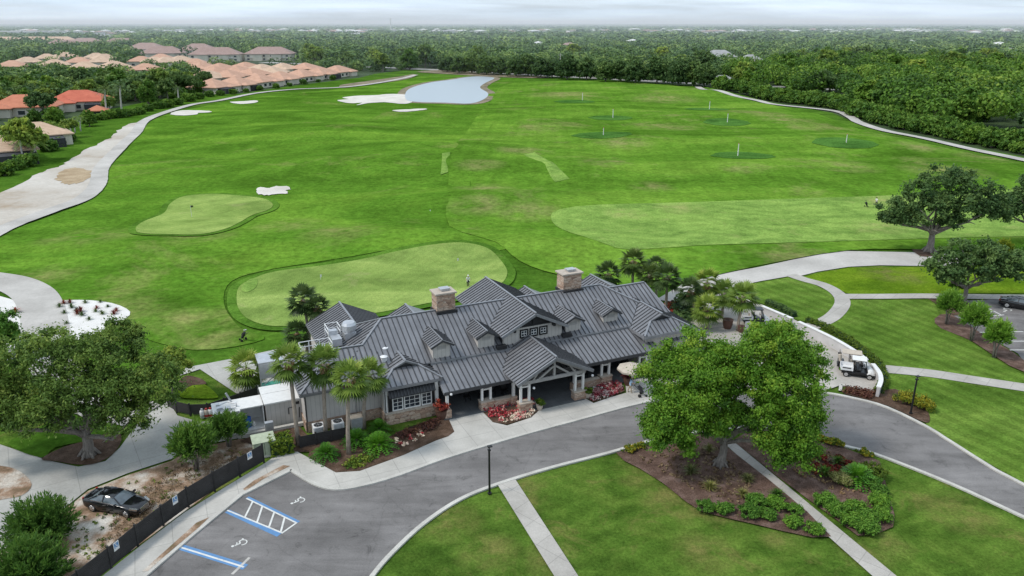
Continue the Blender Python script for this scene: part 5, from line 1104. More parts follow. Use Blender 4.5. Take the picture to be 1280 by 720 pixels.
def sedan(label, base, rot, paint='carblack', L=4.85):
    t = thing('parked_car', label, 'car', base, rot); h = L / 2; Wd = .92
    def ring(x, w_, z0, z1, top):
        return [(x, -w_ * .92, z0), (x, -w_, z0 + .16), (x, -w_ * 1.0, z1 - .14), (x, -w_ * .93, z1), (x, -w_ * .55, top), (x, 0, top + .015), (x, w_ * .55, top), (x, w_ * .93, z1), (x, w_, z1 - .14), (x, w_, z0 + .16), (x, w_ * .92, z0), (x, 0, z0 - .02)]
    S = [(-h, .70, .38, .80, .88), (-h + .12, .82, .26, .92, .98), (-h + .55, .90, .22, .97, 1.02), (-h + 1.1, Wd, .20, .96, 1.0), (-.6, Wd, .19, .93, .96), (.5, Wd, .19, .90, .93), (h - 1.55, .91, .20, .88, .93), (h - .7, .88, .22, .80, .86), (h - .22, .80, .26, .70, .76), (h, .62, .34, .60, .64)]
    b = MB(); loft(b, [[*ring(*s)] + [ring(*s)[0]] for s in S]); o = b.build('body', M[paint], t, smooth=True); ms = o.modifiers.new('sub', 'SUBSURF'); ms.levels = 1; ms.render_levels = 1
    # cabin: glass shell under a painted roof
    G = [(-h + .75, .72, .99, 1.0), (-h + 1.35, .70, .97, 1.30), (-.75, .70, .95, 1.41), (.05, .69, .93, 1.41), (.55, .69, .92, 1.26), (h - 1.35, .72, .90, .93)]
    def cr(x, w_, z0, zt): k = .80; return [(x, -w_ - .12, z0), (x, -w_ * k, zt - .05), (x, -w_ * k * .6, zt), (x, 0, zt + .012), (x, w_ * k * .6, zt), (x, w_ * k, zt - .05), (x, w_ + .12, z0)]
    part('window', M['carglass'], t, lambda b: loft(b, [cr(*g_) for g_ in G], 0, False), smooth=True)
    part('roof', M[paint], t, lambda b: loft(b, [[(p[0], p[1] * 1.02, p[2] + .018) for p in cr(*g_)[1:6]] for g_ in ((-h + 1.30, .70, .97, 1.285), (-.75, .70, .95, 1.412), (.1, .69, .93, 1.405), (.35, .69, .93, 1.335))], 0, False), smooth=True)
    for y in (-1, 1):
        part('pillar', M[paint], t, lambda b: (b.bar((.42, y * .575, 1.30), (h - 1.32, y * .80, .92), .07, .05), b.bar((-.45, y * .60, 1.36), (-.5, y * .83, .95), .09, .05), b.bar((-h + 1.3, y * .575, 1.25), (-h + .72, y * .80, 1.0), .12, .06)))
        part('window_trim', M['chrome'], t, lambda b: (b.bar((h - 1.45, y * .86, .925), (-h + 1.0, y * .86, .985), .025, .03), b.bar((.35, y * .60, 1.345), (-h + 1.35, y * .60, 1.27), .025, .025)))
        part('headlight', M['chrome'], t, lambda b: b.bar((h - .10, y * .62, .66), (h - .62, y * .80, .76), .16, .12))
        part('taillight', M['red'], t, lambda b: b.bar((-h + .06, y * .62, .82), (-h + .16, y * .74, .84), .1, .22))
        part('mirror', M[paint], t, lambda b: (b.box((.78, y * 1.0, 1.0), (.13, .22, .14)), b.bar((.82, y * .86, .95), (.78, y * .98, 1.0), .05, .05)), bevel=.03)
        part('door_handle', M['chrome'], t, lambda b: (b.box((-.25, y * .935, .80), (.2, .03, .035)),))
        for x in (-h + .98, h - .92): wheel(t, x, y * .80)
    part('grille', M['chrome'], t, lambda b: [b.box((h - .02, 0, .42 + .05 * k), (.05, .86, .022)) for k in range(6)])
    part('bumper_trim', M['chrome'], t, lambda b: (b.box((h - .16, 0, .66), (.04, 1.0, .03)), b.box((h - .02, 0, .30), (.05, 1.1, .03))))
    part('number_plate', M['white'], t, lambda b: b.box((-h - .02, 0, .62), (.02, .42, .16)))
    return t
def heading(a, b): p, q = gp(*a), gp(*b); return math.atan2(q[1] - p[1], q[0] - p[0])
p0, p1 = gp(118, 639.5), gp(157.5, 647); hd = heading((118, 639.5), (157.5, 647)); mx, my = (p0[0] + p1[0]) / 2, (p0[1] + p1[1]) / 2
sedan('glossy black saloon with bright window trim parked on sandy soil behind the slat fence', (mx - math.sin(hd) * .80, my + math.cos(hd) * .80, .03), hd)
pc = gp(1277, 386); sedan('black car parked in the right car park, cut off by the photo edge', (pc[0], pc[1], .06), R(-37), L=5.1)
def cart(label, base, rot, kind='utility', bed='lightmetal', roofm='white'):
    t = thing('golf_cart' if kind == 'golf' else 'utility_cart', label, 'cart', base, rot)
    part('chassis', M['black'], t, lambda b: (b.box((0, 0, .42), (2.9, 1.15, .16)), b.box((.25, 0, .58), (.9, 1.25, .18)), b.box((.92, 0, .62), (.12, 1.2, .45))), bevel=.02)
    def hood(b): loft(b, [[(x, -w_, z0), (x, -w_ * .9, z1), (x, 0, z1 + .05), (x, w_ * .9, z1), (x, w_, z0)] for x, w_, z0, z1 in ((.92, .62, .5, 1.0), (1.3, .6, .48, .93), (1.62, .5, .46, .70), (1.72, .4, .45, .56))])
    part('hood', M['white'], t, hood, smooth=True)
    for y in (-1, 1): part('headlight', M['chrome'], t, lambda b: b.box((1.64, y * .36, .62), (.06, .18, .1)))
    part('seat', M['tan'] if kind == 'golf' else M['black'], t, lambda b: (b.box((.12, 0, .82), (.5, 1.15, .14)), b.box((-.16, 0, 1.08), (.12, 1.15, .45), 0, 0, 0, -.15)), bevel=.04)
    part('steering_wheel', M['black'], t, lambda b: ([b.bar((.62 + .0 * k, .3 + .17 * math.cos(k * .628), 1.1 + .17 * math.sin(k * .628)), (.62, .3 + .17 * math.cos(k * .628 + .628), 1.1 + .17 * math.sin(k * .628 + .628)), .03, .03) for k in range(10)], b.bar((.62, .3, 1.1), (.9, .3, .8), .03, .03)))
    part('roof_frame', M['black'], t, lambda b: [b.tube(pp, .028, 6) for y in (-.56, .56) for pp in ([(.95, y, .85), (.62, y * .95, 1.86)], [(-.30, y, .6), (-.38, y * .95, 1.86)], [(.62, y * .95, 1.86), (-.38, y * .95, 1.86)])])
    part('roof', M[roofm], t, lambda b: (b.box((.1 if kind == 'utility' else -.15, 0, 1.92), (1.35 if kind == 'utility' else 1.9, 1.22, .08)),), bevel=.03)
    part('windscreen', M['carglass'], t, lambda b: b.bar((.95, 0, 1.05), (.64, 0, 1.84), .02, .02) if 0 else b.face([(.95, -.52, 1.0), (.95, .52, 1.0), (.66, .5, 1.84), (.66, -.5, 1.84)]))
    if kind == 'utility':
        def bd(b):
            b.box((-1.0, 0, .72), (1.2, 1.3, .06))
            for y in (-.64, .64): b.box((-1.0, y, .92), (1.2, .05, .38))
            b.box((-.42, 0, .92), (.05, 1.25, .38)); b.box((-1.59, 0, .92), (.05, 1.25, .38))
        c = part('cargo_bed', M[bed], t, bd)
        part('bed_slot', M['black'], c, lambda b: [b.box((-1.0, y, .98), (.8, .012, .1)) for y in (-.672, .672)])
    else:
        part('bag_well', M['black'], t, lambda b: b.box((-1.1, 0, .7), (.6, 1.0, .4)), bevel=.03)
        for y in (-.28, .28): part('golf_bag', M['tan'] if y < 0 else M['darkcloth'], t, lambda b: (b.tube([(-1.15, y, .75), (-1.3, y, 1.6)], [.16, .17], 12), [b.bar((-1.3 + .05 * k, y + .05 * (k - 1), 1.55), (-1.36 + .05 * k, y + .07 * (k - 1), 1.92), .02, .02) for k in range(3)]))
    for x in (-1.0, 1.18):
        for y in (-.58, .58): wheel(t, x, y, .29, .24)
    return t
a, b2 = gp(1059, 471.7), gp(1081.5, 475); hd = heading((1059, 471.7), (1081.5, 475))
cart('white-roofed utility cart with grey cargo bed parked nearest the curved white wall', ((a[0] + b2[0]) / 2 - math.sin(hd) * .58, (a[1] + b2[1]) / 2 + math.cos(hd) * .58, .08), hd)
cart('golf cart with beige canopy and bags parked on the far side of the utility cart', (*gp(1064, 462.5), .08), hd + .03, 'golf', roofm='tan')
cart('utility cart with loaded white bed parked by the straight white wall', (*gp(943, 405), .08), hd + .35, 'utility', 'white', 'black')
part('cart_load', M['tan'], None, lambda b: [b.box((*[c + o for c, o in zip(gp(936, 402), (dx, dy))], .98 + .1 * k), (.4, .35, .3), k) for k, (dx, dy) in enumerate(((0, 0), (.45, .1), (-.4, .15)))])
tag(bpy.data.objects['cart_load'], 'jumble of tan bundles lying in the bed of the loaded cart', 'load')
# ---------------------------------------------------------------- people
def person(label, base, rot, shirt, trousers, cap=None, arms=((.25, .35, 1.02), (-.25, .35, 1.02)), stride=.1, bend=.12):
    t = thing('person', label, 'person', base, rot)
    V = [(0, 0, .95), (0, .02 + bend * .3, 1.15), (0, .03 + bend * .8, 1.38), (0, bend + .02, 1.5), (0, bend + .05, 1.58), (0, bend + .07, 1.68), (0, bend + .06, 1.76)]; Rd = [(.15, .12), (.15, .115), (.17, .11), (.06, .06), (.07, .08), (.088, .10), (.05, .06)]
    E = [(i, i + 1) for i in range(6)]
    def add(p, r, c): V.append(p); Rd.append(r); E.append((c, len(V) - 1)); return len(V) - 1
    for s in (1, -1):
        a1 = add((s * .1, 0, .88), (.10, .11), 0); k = add((s * .11, .03 + s * stride * .5, .48), (.062, .07), a1); f = add((s * .11, -.02 + s * stride, .09), (.045, .05), k); add((s * .12, .13 + s * stride, .04), (.045, .035), f)
    for s, (hx, hy, hz_) in zip((1, -1), arms):
        sh = add((s * .2, .03 + bend * .8, 1.40), (.062, .062), 2); el = add((s * .27, .03 + hy * .35, 1.14), (.045, .045), sh); w_ = add((hx * .9, hy * .92, hz_ + .02), (.03, .03), el); pm = add((hx * .85, hy + .05, hz_ - .02), (.036, .022), w_)
        for q in range(4): f1 = add((hx * .85 + (q - 1.5) * .02, hy + .10, hz_ - .04), (.009, .009), pm); add((hx * .85 + (q - 1.5) * .021, hy + .135 - .01 * abs(q - 1.5), hz_ - .075), (.008, .008), f1)
        add((hx * .85 - s * .045, hy + .06, hz_ - .02), (.01, .01), pm)
    me = bpy.data.meshes.new('body'); me.from_pydata(V, E, []); o = bpy.data.objects.new('body', me); COL.objects.link(o)
    bm = bmesh.new(); bm.from_mesh(me); ly = bm.verts.layers.skin.verify(); bm.verts.ensure_lookup_table()
    for v, r in zip(bm.verts, Rd): v[ly].radius = r; v[ly].use_root = (v.index == 0)
    bm.to_mesh(me); bm.free()
    o.modifiers.new('skin', 'SKIN'); sb = o.modifiers.new('sub', 'SUBSURF'); sb.levels = 1; sb.render_levels = 1
    dg = bpy.context.evaluated_depsgraph_get(); m2 = bpy.data.meshes.new_from_object(o.evaluated_get(dg)); m2.name = 'body'; o.modifiers.clear(); o.data = m2; m2.materials.clear()
    for mm in (M[trousers], M[shirt], M['skin'], M['darkcloth']): m2.materials.append(mm)
    for p in m2.polygons:
        z = p.center.z; x = abs(p.center.x); arm = x > .16 and z > .8 and z < 1.34
        p.material_index = 3 if z < .08 else 2 if (z > 1.47 or (x > .2 and z < 1.22 and z > .75)) else 1 if z > .98 or arm else 0; p.use_smooth = True
    o.parent = t
    part('hair' if not cap else 'cap', M[cap or 'hair'], t, lambda b: (b.lathe((0, bend + .04, 1.68), [(.105, 0), (.108, .05), (.085, .11), (.03, .135)], 12), b.box((0, bend + .17, 1.70), (.15, .12, .02)) if cap else b.box((0, bend - .04, 1.66), (.14, .05, .12))), smooth=False)
    part('face', M['skin'], t, lambda b: (b.box((0, bend + .168, 1.645), (.025, .03, .04)), b.box((0, bend + .155, 1.60), (.05, .012, .012)), b.box((.09, bend + .06, 1.65), (.02, .04, .06)), b.box((-.09, bend + .06, 1.65), (.02, .04, .06))))
    part('eyes', M['black'], t, lambda b: [b.box((s * .034, bend + .157, 1.675), (.02, .012, .012)) for s in (-1, 1)])
    return t
person('golfer in white top and dark trousers putting on the big green behind the clubhouse', at(585, 360, .13), R(200), 'whitecloth', 'darkcloth', 'whitecloth', ((.12, .38, .88), (-.1, .38, .84)))
tx, ty = gp(585, 360); tag(part('golf_putter', M['chrome'], None, lambda b: (b.bar((tx + .15, ty - .42, .98), (tx + .25, ty - .55, .16), .02, .02), b.box((tx + .27, ty - .57, .16), (.12, .04, .03)))), 'thin putter held by the golfer on the big green', 'golf club')
person('person in light blue shirt and khaki trousers by the golf trolley on the forecourt', at(787, 492, .105), R(-95), 'bluecloth', 'khaki', 'whitecloth', ((.22, .42, 1.05), (-.22, .42, 1.05)), .16)
person('golfer in white shirt standing on the range tee left of the dark live oak', at(1095, 258, .09), R(120), 'whitecloth', 'darkcloth', None, ((.25, .2, .9), (-.2, .35, .95)))
def trolley(label, base, rot, bag='darkcloth', top='black'):
    t = thing('golf_trolley', label, 'golf trolley', base, rot)
    part('frame', M['black'], t, lambda b: (b.bar((-.5, 0, 1.05), (.25, 0, .35), .05, .04), b.bar((.25, 0, .35), (.65, 0, .16), .04, .04), b.bar((.1, -.36, .18), (.1, .36, .18), .04, .04), b.bar((.1, 0, .45), (.1, 0, .18), .04, .04), b.bar((-.5, -.16, 1.06), (-.5, .16, 1.06), .04, .04)))
    g_ = part('golf_bag', M[bag], t, lambda b: (b.tube([(.32, 0, .36), (-.12, 0, 1.06)], [.14, .16], 12), b.box((.16, 0, .82), (.18, .22, .3), 0, 0, 0, -.55)))
    part('golf_clubs', M['chrome'], g_, lambda b: [b.bar((-.1 + .03 * k, .05 * (k - 1.5), 1.0), (-.30 + .05 * k, .07 * (k - 1.5), 1.36 + .04 * (k % 2)), .022, .022) for k in range(4)])
    part('club_covers', M[top], g_, lambda b: [b.lathe((-.30 + .05 * k, .07 * (k - 1.5), 1.32), [(.02, 0), (.05, .04), (.05, .1), (.01, .14)], 8) for k in range(4)])
    for x, y, r in ((.1, -.36, .17), (.1, .36, .17), (.68, 0, .12)): wheel(t, x, y if y else .001, r, .05, 'black')
trolley('black golf trolley with bag between the big live oak and the putting green', at(306, 427, .06), R(160), 'darkcloth', 'white')
trolley('black golf trolley with bag beside the person in light blue on the forecourt', at(799, 496, .105), R(-20))
trolley('golf bag on a dark trolley lying by the golfer on the range tee', at(1082, 260, .09), R(30))
# ---------------------------------------------------------------- flags, targets, lamps
def flagstick(label, base, h, fm, r=.03, fw=.5):
    t = thing('flagstick', label, 'flag', base, R(20))
    part('pole', M['white'], t, lambda b: b.tube([(0, 0, 0), (0, 0, h)], r, 6)); part('flag', M[fm], t, lambda b: (b.face([(r, 0, h), (fw, .06, h - .05), (fw * .95, .02, h - .38), (r, 0, h - .4)]),))
flagstick('flagstick with small dark flag on the smaller putting green', at(240, 273, .14), 2.3, 'yellowflag')
for k, (x, y) in enumerate([(401, 352), (572, 331)]): flagstick(('short white hole marker on the left part of the big putting green', 'short white hole marker near the far right end of the big putting green')[k], at(x, y, .14), .9, 'white', .025, .2)
for k, (x, y, nm) in enumerate([(728, 126, 'farthest left, before the pond'), (766, 149, 'second row, left of centre'), (754, 175, 'nearest of the three left ones'), (886.6, 138, 'farthest right, by the woods path'), (909, 155, 'right of centre, above the nearest'), (922, 197, 'in the nearest circle of all'), (1057, 184, 'rightmost, close to the woods')]):
    t = thing('range_target', 'white range target post standing in a dark green circle, ' + nm, 'target post', at(x, y, .1), 0, 'range target posts')
    part('post', M['white'], t, lambda b: b.tube([(0, 0, 0), (0, 0, 2.2), (0, 0, 3.6)], [.14, .12, .10], 8)); part('cap', M['red'], t, lambda b: b.lathe((0, 0, 3.6), [(.13, 0), (.13, .12), (.02, .2)], 8))
for k, (x, y) in enumerate([(568, 196), (551, 222), (538, 270), (567, 251)]):
    t = thing('distance_marker', ('small white marker stake at the far end of the narrow tee strip', 'small white marker stake at the near end of the narrow tee strip', 'lone white marker stake on the fairway nearest the clubhouse', 'lone white marker stake on the fairway below the narrow tee strip')[k], 'marker', at(x, y, .08)); part('stake', M['white'], t, lambda b: b.box((0, 0, .55), (.14, .05, 1.1)))
def lamp(label, base, h):
    t = thing('street_lamp', label, 'lamp post', base, R(20))
    part('pole', M['black'], t, lambda b: b.tube([(0, 0, 0), (0, 0, .1), (0, 0, .12), (0, 0, h - .35)], [.16, .16, .09, .075], 10))
    hd_ = part('lamp_head', M['black'], t, lambda b: (b.box((.0, 0, h - .30), (.22, .22, .12)), b.tube([(0, 0, h - .3), (0, 0, h - .02)], .04, 8), b.box((.05, 0, h), (.36, .28, .09))), bevel=.02)
    part('lens', M['white'], hd_, lambda b: b.box((.06, 0, h - .056), (.28, .2, .02)))
lamp('tall black lamp post on the front lawn at the kerb beside the footpath', at(612, 617), 4.1)
lamp('tall black lamp post on the right between the yellow shrubs', at(1138, 518, .1), 3.75)
# ---------------------------------------------------------------- fences and walls
def slatfence(label, line_, h, step, slats, signs=()):
    w_ = catmull([gp(*p) for p in line_], False, 6); c0 = w_[0]; t = thing('slat_fence', label, 'fence', (*c0, 0)); L = [0]
    for a, b in zip(w_, w_[1:]): L.append(L[-1] + math.dist(a, b))
    def pt(l):
        l = max(0, min(L[-1] - 1e-4, l)); i = max(k for k in range(len(L)) if L[k] <= l); i = min(i, len(w_) - 2); f = (l - L[i]) / (L[i + 1] - L[i]); a, b = w_[i], w_[i + 1]
        return (a[0] + (b[0] - a[0]) * f - c0[0], a[1] + (b[1] - a[1]) * f - c0[1])
    n = round(L[-1] / step); st = L[-1] / n
    for k in range(n + 1):
        p = pt(k * st); part('post', M['blackwood'], t, lambda b: b.box((p[0], p[1], h / 2), (.12, .12, h + .06), 0))
    for k in range(n):
        a, c = pt(k * st), pt((k + 1) * st)
        part('slat_panel', M['blackwood'], t, lambda b: [b.bar((a[0], a[1], .12 + (h - .2) * (j + .5) / slats), (c[0], c[1], .12 + (h - .2) * (j + .5) / slats), .035, (h - .2) / slats * .90) for j in range(slats)])
    return t, pt, L[-1], c0, w_
SF = slatfence('long black horizontal slat fence running between the car park and the parked black car', [(60, 774), (131, 718), (180, 677), (232, 637), (282, 606), (330, 578)], 1.75, 2.45, 11)
for k, (x, y) in enumerate([(143.5, 681), (219, 624.5), (311, 569.5)]):
    # small access signs fixed to the car-park side of the fence
    X, Y = min(((q[0] + (r[0] - q[0]) * f, q[1] + (r[1] - q[1]) * f) for q, r in zip(SF[4], SF[4][1:]) for f in (0, .25, .5, .75)), key=lambda p: abs((p[0] * FPX / (p[1] * C_ + (CAMH - 1.35) * S_)) + 640 - x))
    i = min(range(len(SF[4]) - 1), key=lambda i: math.dist(SF[4][i], (X, Y))); a, b2 = SF[4][i], SF[4][i + 1]; an = math.atan2(b2[1] - a[1], b2[0] - a[0])
    t = thing('access_sign', ('white access parking sign on the slat fence, nearest the camera', 'white access parking sign in the middle of the slat fence', 'white access parking sign near the far end of the slat fence')[k], 'sign', (X + math.sin(an) * .06, Y - math.cos(an) * .06, 1.35), an)
    part('sign_plate', M['white'], t, lambda b: b.box((0, 0, 0), (.46, .02, .62)))
    part('symbol', M['bluepaint'], t, lambda b: (b.box((0, -.013, .06), (.36, .004, .36)),))
    part('figure', M['white'], t, lambda b: (b.box((-.03, -.017, .17), (.07, .004, .07)), b.bar((-.03, -.0175, .13), (-.01, -.0175, .02), .004, .05, 0, (1, 0, 0)), b.bar((-.01, -.018, .02), (.09, -.018, .02), .004, .04), b.bar((.08, -.0185, .02), (.12, -.0185, -.07), .004, .04, 0, (1, 0, 0)), [b.bar((-.02 + .09 * math.cos(R(150 + 40 * q)), -.019, -.02 + .09 * math.sin(R(150 + 40 * q))), (-.02 + .09 * math.cos(R(190 + 40 * q)), -.019, -.02 + .09 * math.sin(R(190 + 40 * q))), .004, .025) for q in range(5)]))
slatfence('low curved black slat fence around the small island lawn behind the white container', [(211, 509), (222, 516), (240, 520), (262, 519), (290, 509), (322, 498)], 1.25, 1.6, 8)
slatfence('low black slat fence hiding the air conditioners along the west wall', [(376, 561), (404, 555), (434, 549)], 1.25, 1.5, 6)
def gardenwall(label, line_, h, curve=True, dy=0):
    w_ = [gp(*p) for p in line_]; w_ = catmull(w_, False, 5) if curve else w_; c0 = w_[0]; t = thing('garden_wall', label, 'wall', (*c0, 0))
    def mk(wd, z0, z1):
        def f(b):
            A, Bq = offset_line(w_, wd / 2), offset_line(w_, -wd / 2); sec = []
            for p, q in zip(A, Bq): sec.append([(p[0] - c0[0], p[1] - c0[1], z0), (p[0] - c0[0], p[1] - c0[1], z1), (q[0] - c0[0], q[1] - c0[1], z1), (q[0] - c0[0], q[1] - c0[1], z0)])
            loft(b, sec)
        return f
    part('wall_face', M['stucco'], t, mk(.28, 0, h)); part('coping', M['white'], t, mk(.42, h + .002, h + .1)); return t
M['stucco'] = plain('stucco', (.50, .48, .47), .85, 0, .1, .8)
gardenwall('straight low white wall by the loaded cart and the palms', [(952, 394), (989, 410)], 1.15, False)
gardenwall('long curved low white wall behind the parked carts', [(997, 414), (1038, 434), (1066, 451), (1081, 463)], 1.15)
gardenwall('short curved low white wall at the end of the cart yard', [(1089, 467), (1097, 478), (1099, 488), (1096, 497)], 1.05)
# ---------------------------------------------------------------- service yard on the west side
def LW(px): return L2(*gp(*px))
YR = BA
def yard(name, label, cat, px, z=.05): x, y = gp(*px); return thing(name, label, cat, (x, y, z), YR)
s0, d0 = LW((335, 536)); s1, d1 = LW((379, 527)); wdt = s1 - s0
t = yard('storage_shed', 'white flat-roofed container shed against the west wall', 'shed', (335, 536))
part('wall', M['wall'], t, lambda b: b.box((wdt / 2, 1.75, 1.15), (wdt, 3.5, 2.3))); part('roof', M['white'], t, lambda b: (b.box((wdt / 2, 1.75, 2.36), (wdt + .2, 3.7, .12)), b.box((wdt / 2, 2.0, 2.435), (wdt, .06, .03))))
part('pipe', M['trimdark'], t, lambda b: (b.tube([(wdt * .62, -.04, 1.0), (wdt * .62, -.04, 1.6), (wdt * .75, -.04, 1.6)], .04, 6), b.tube([(wdt * .9, -.05, .5), (wdt * .93, -.05, 1.5)], .04, 6)))
part('vent', M['trimdark'], t, lambda b: b.box((wdt - .35, -.02, 1.95), (.3, .05, .25)))
t = yard('storage_container', 'white open-fronted container with rooftop pipes left of the shed', 'container', (304, 542))
q = LW((304, 542)); e = LW((333, 536))[0] - q[0]
part('wall', M['white'], t, lambda b: (b.box((e / 2 - 1.1, 2.3, 1.05), (e + 2.2, .1, 2.1)), b.box((-2.1, 1.2, 1.05), (.1, 2.3, 2.1)), b.box((-.05, 1.1, 1.05), (.1, 2.3, 2.1)), b.box((e - .05, 1.3, 1.05), (.08, 1.9, 2.1)), b.box((-1.05, .1, 1.05), (2.1, .1, 2.1)), b.box((e / 2, 1.2, .08), (e, 2.4, .12))))
part('roof', M['white'], t, lambda b: b.prism([(-2.2, 0), (0, -.0), (0, .3), (e, .3), (e, 2.45), (-2.2, 2.45)], 2.105, 2.2))
part('rooftop_pipe', M['galv'], t, lambda b: (b.tube([(-.2, .9, 2.2), (-.2, .9, 2.5), (-.9, 1.6, 2.5), (-1.6, 1.2, 2.5)], .06, 6), b.tube([(-.5, 1.8, 2.2), (-.9, 1.9, 3.2)], .09, 8), b.box((-1.6, .8, 2.35), (.5, .4, .3)), b.box((-.9, .6, 2.33), (.4, .5, .25)), b.box((-1.7, 1.7, 2.3), (.3, .3, .2)), b.tube([(-1.9, .5, 2.22), (-.3, .5, 2.32)], .05, 6)))
tag(part('barrel', M['blue'], None, lambda b: b.lathe((*W(q[0] + .55, q[1] + .75), .2), [(.28, 0), (.3, .05), (.3, .3), (.31, .33), (.3, .36), (.3, .62), (.31, .65), (.3, .68), (.3, .9), (.27, .93), (.05, .94)], 16)), 'blue plastic barrel standing in the open container', 'barrel')
tag(part('jug', M['white'], None, lambda b: b.lathe((*W(q[0] + 1.05, q[1] + .6), .2), [(.13, 0), (.14, .05), (.14, .35), (.06, .42), (.05, .48)], 12)), 'white plastic jug beside the blue barrel', 'jug')
t = yard('metal_canopy', 'grey metal canopy on posts with a hanging front panel behind the sheds', 'canopy', (331, 499)); 
part('roof', M['galv'], t, lambda b: (b.box((.9, 1.0, 3.75), (2.3, 2.4, .1)),)); part('front_panel', M['galv'], t, lambda b: b.bar((.9, -.15, 2.15), (.9, -.2, 3.68), 2.1, .06, 0, (0, 1, 0)))
for x in (-.15, 1.95):
    for y in (0, 2.0): part('post', M['galv'], t, lambda b: b.box((x, y, 1.85), (.14, .14, 3.7)))
part('brace', M['galv'], t, lambda b: (b.bar((-.1, .02, 1.3), (1.0, .02, 2.1), .08, .08), b.bar((1.9, .02, 1.3), (.9, .02, 2.1), .08, .08)))
part('lamp', M['black'], t, lambda b: b.lathe((1.2, .6, 3.8), [(.2, 0), (.25, .08), (.1, .14)], 10))
t = yard('dumpster', 'teal green waste container under the grey canopy', 'waste bin', (341, 497))
part('bin', M['teal'], t, lambda b: loft(b, [[(-.8, -.5, .2), (-.9, -.6, 1.3), (.9, -.6, 1.3), (.8, -.5, .2)], [(-.8, .5, .2), (-.9, .6, 1.3), (.9, .6, 1.3), (.8, .5, .2)]])); part('lid', M['teal'], t, lambda b: b.box((0, 0, 1.34), (1.85, 1.25, .06), 0, 0, .05)); part('skid', M['black'], t, lambda b: (b.box((-.6, 0, .1), (.15, 1, .2)), b.box((.6, 0, .1), (.15, 1, .2))))
for k, (x, y) in enumerate([(253.5, 523), (259, 522.3), (264, 521.6), (268.5, 521)]):
    X, Y = gp(x, y); t = thing('gas_cylinder', 'stubby gas cylinder in the row of four by the curved black fence', 'gas cylinder', (X, Y, .05), 0, 'gas cylinders')
    part('tank', M['white' if k in (0, 2) else 'cap'], t, lambda b: b.lathe((0, 0, 0), [(.15, 0), (.19, .06), (.2, .1), (.2, .62), (.17, .74), (.06, .8)], 14), smooth=True); part('collar', M['red' if k else 'galv'], t, lambda b: (b.lathe((0, 0, .76), [(.1, 0), (.1, .16)], 10), b.lathe((0, 0, .12), [(.203, 0), (.203, .22)], 14)))
for k, (x, y) in enumerate([(399, 545), (423, 540)]):
    X, Y = gp(x, y); t = thing('air_conditioner', ('white boxy air conditioner behind the low black fence, the left one', 'white boxy air conditioner behind the low black fence, the right one')[k], 'air conditioner', (X, Y, .1), BA)
    part('case', M['lightmetal'], t, lambda b: b.box((0, 0, .5), (.95, .95, 1.0)), bevel=.03); part('fan_grille', M['black'], t, lambda b: (b.lathe((0, 0, 1.0), [(.38, .004), (.38, .02)], 18),)); part('fan_guard', M['galv'], t, lambda b: [b.bar((-.37 * math.cos(a), -.37 * math.sin(a), 1.035), (.37 * math.cos(a), .37 * math.sin(a), 1.035), .02, .01) for a in (0, .8, 1.6, 2.4)]); part('louvre', M['galv'], t, lambda b: [b.box((0, -.48, .15 + .1 * k), (.8, .02, .04)) for k in range(8)])
t = yard('utility_box', 'tan-lidded metal box against the west wall by the bay', 'utility box', (446, 535)); part('case', M['galv'], t, lambda b: b.box((0, 0, .55), (1.0, .8, 1.1)), bevel=.02); part('lid', M['tan'], t, lambda b: b.box((0, 0, 1.13), (1.1, .9, .06)), bevel=.01)
t = yard('transformer', 'pale green electrical transformer box beside the clipped hedge', 'transformer', (331, 567)); part('case', M['xformer'], t, lambda b: b.prism([(-.85, -.6), (.85, -.6), (.85, .75), (-.85, .75)], .05, 1.35)); part('lid', M['xformer'], t, lambda b: b.bar((0, -.7, 1.36), (0, .8, 1.46), 1.85, .07)); part('seam', M['trimdark'], t, lambda b: (b.box((0, -.605, .7), (.03, .01, 1.1)),)); part('plinth', M['kerb'], t, lambda b: b.box((0, .05, .03), (2.0, 1.6, .1)))
t = yard('meter_cabinet', 'small grey meter cabinet on a post in front of the shed', 'cabinet', (338, 546)); part('case', M['galv'], t, lambda b: b.box((0, 0, .95), (.7, .4, .95)), bevel=.02); part('post', M['galv'], t, lambda b: b.box((0, 0, .25), (.15, .15, .5)))
t = yard('concrete_ledge', 'long pale concrete ledge in front of the sheds', 'ledge', (304, 547)); part('ledge', M['kerb'], t, lambda b: b.box((2.4, 0, .15), (5.6, .35, .3)))
# forecourt furniture
ux, uy = gp(790, 459.5, 2.45); t = thing('parasol', 'beige octagonal parasol open at the right end of the porch', 'parasol', (ux, uy, .1))
part('canopy', M['tan'], t, lambda b: ([b.face([(0, 0, 2.75), (1.45 * math.cos(k * .7854), 1.45 * math.sin(k * .7854), 2.3), (1.45 * math.cos(k * .7854 + .7854), 1.45 * math.sin(k * .7854 + .7854), 2.3)]) for k in range(8)], [b.face([(1.45 * math.cos(k * .7854), 1.45 * math.sin(k * .7854), 2.3), (1.45 * math.cos(k * .7854 + .7854), 1.45 * math.sin(k * .7854 + .7854), 2.3), (1.44 * math.cos(k * .7854 + .7854), 1.44 * math.sin(k * .7854 + .7854), 2.12), (1.44 * math.cos(k * .7854), 1.44 * math.sin(k * .7854), 2.12)]) for k in range(8)]))
part('pole', M['brown'], t, lambda b: b.tube([(0, 0, 0), (0, 0, 2.75)], .03, 8)); part('base', M['kerb'], t, lambda b: b.lathe((0, 0, 0), [(.3, 0), (.3, .06), (.06, .1)], 14))
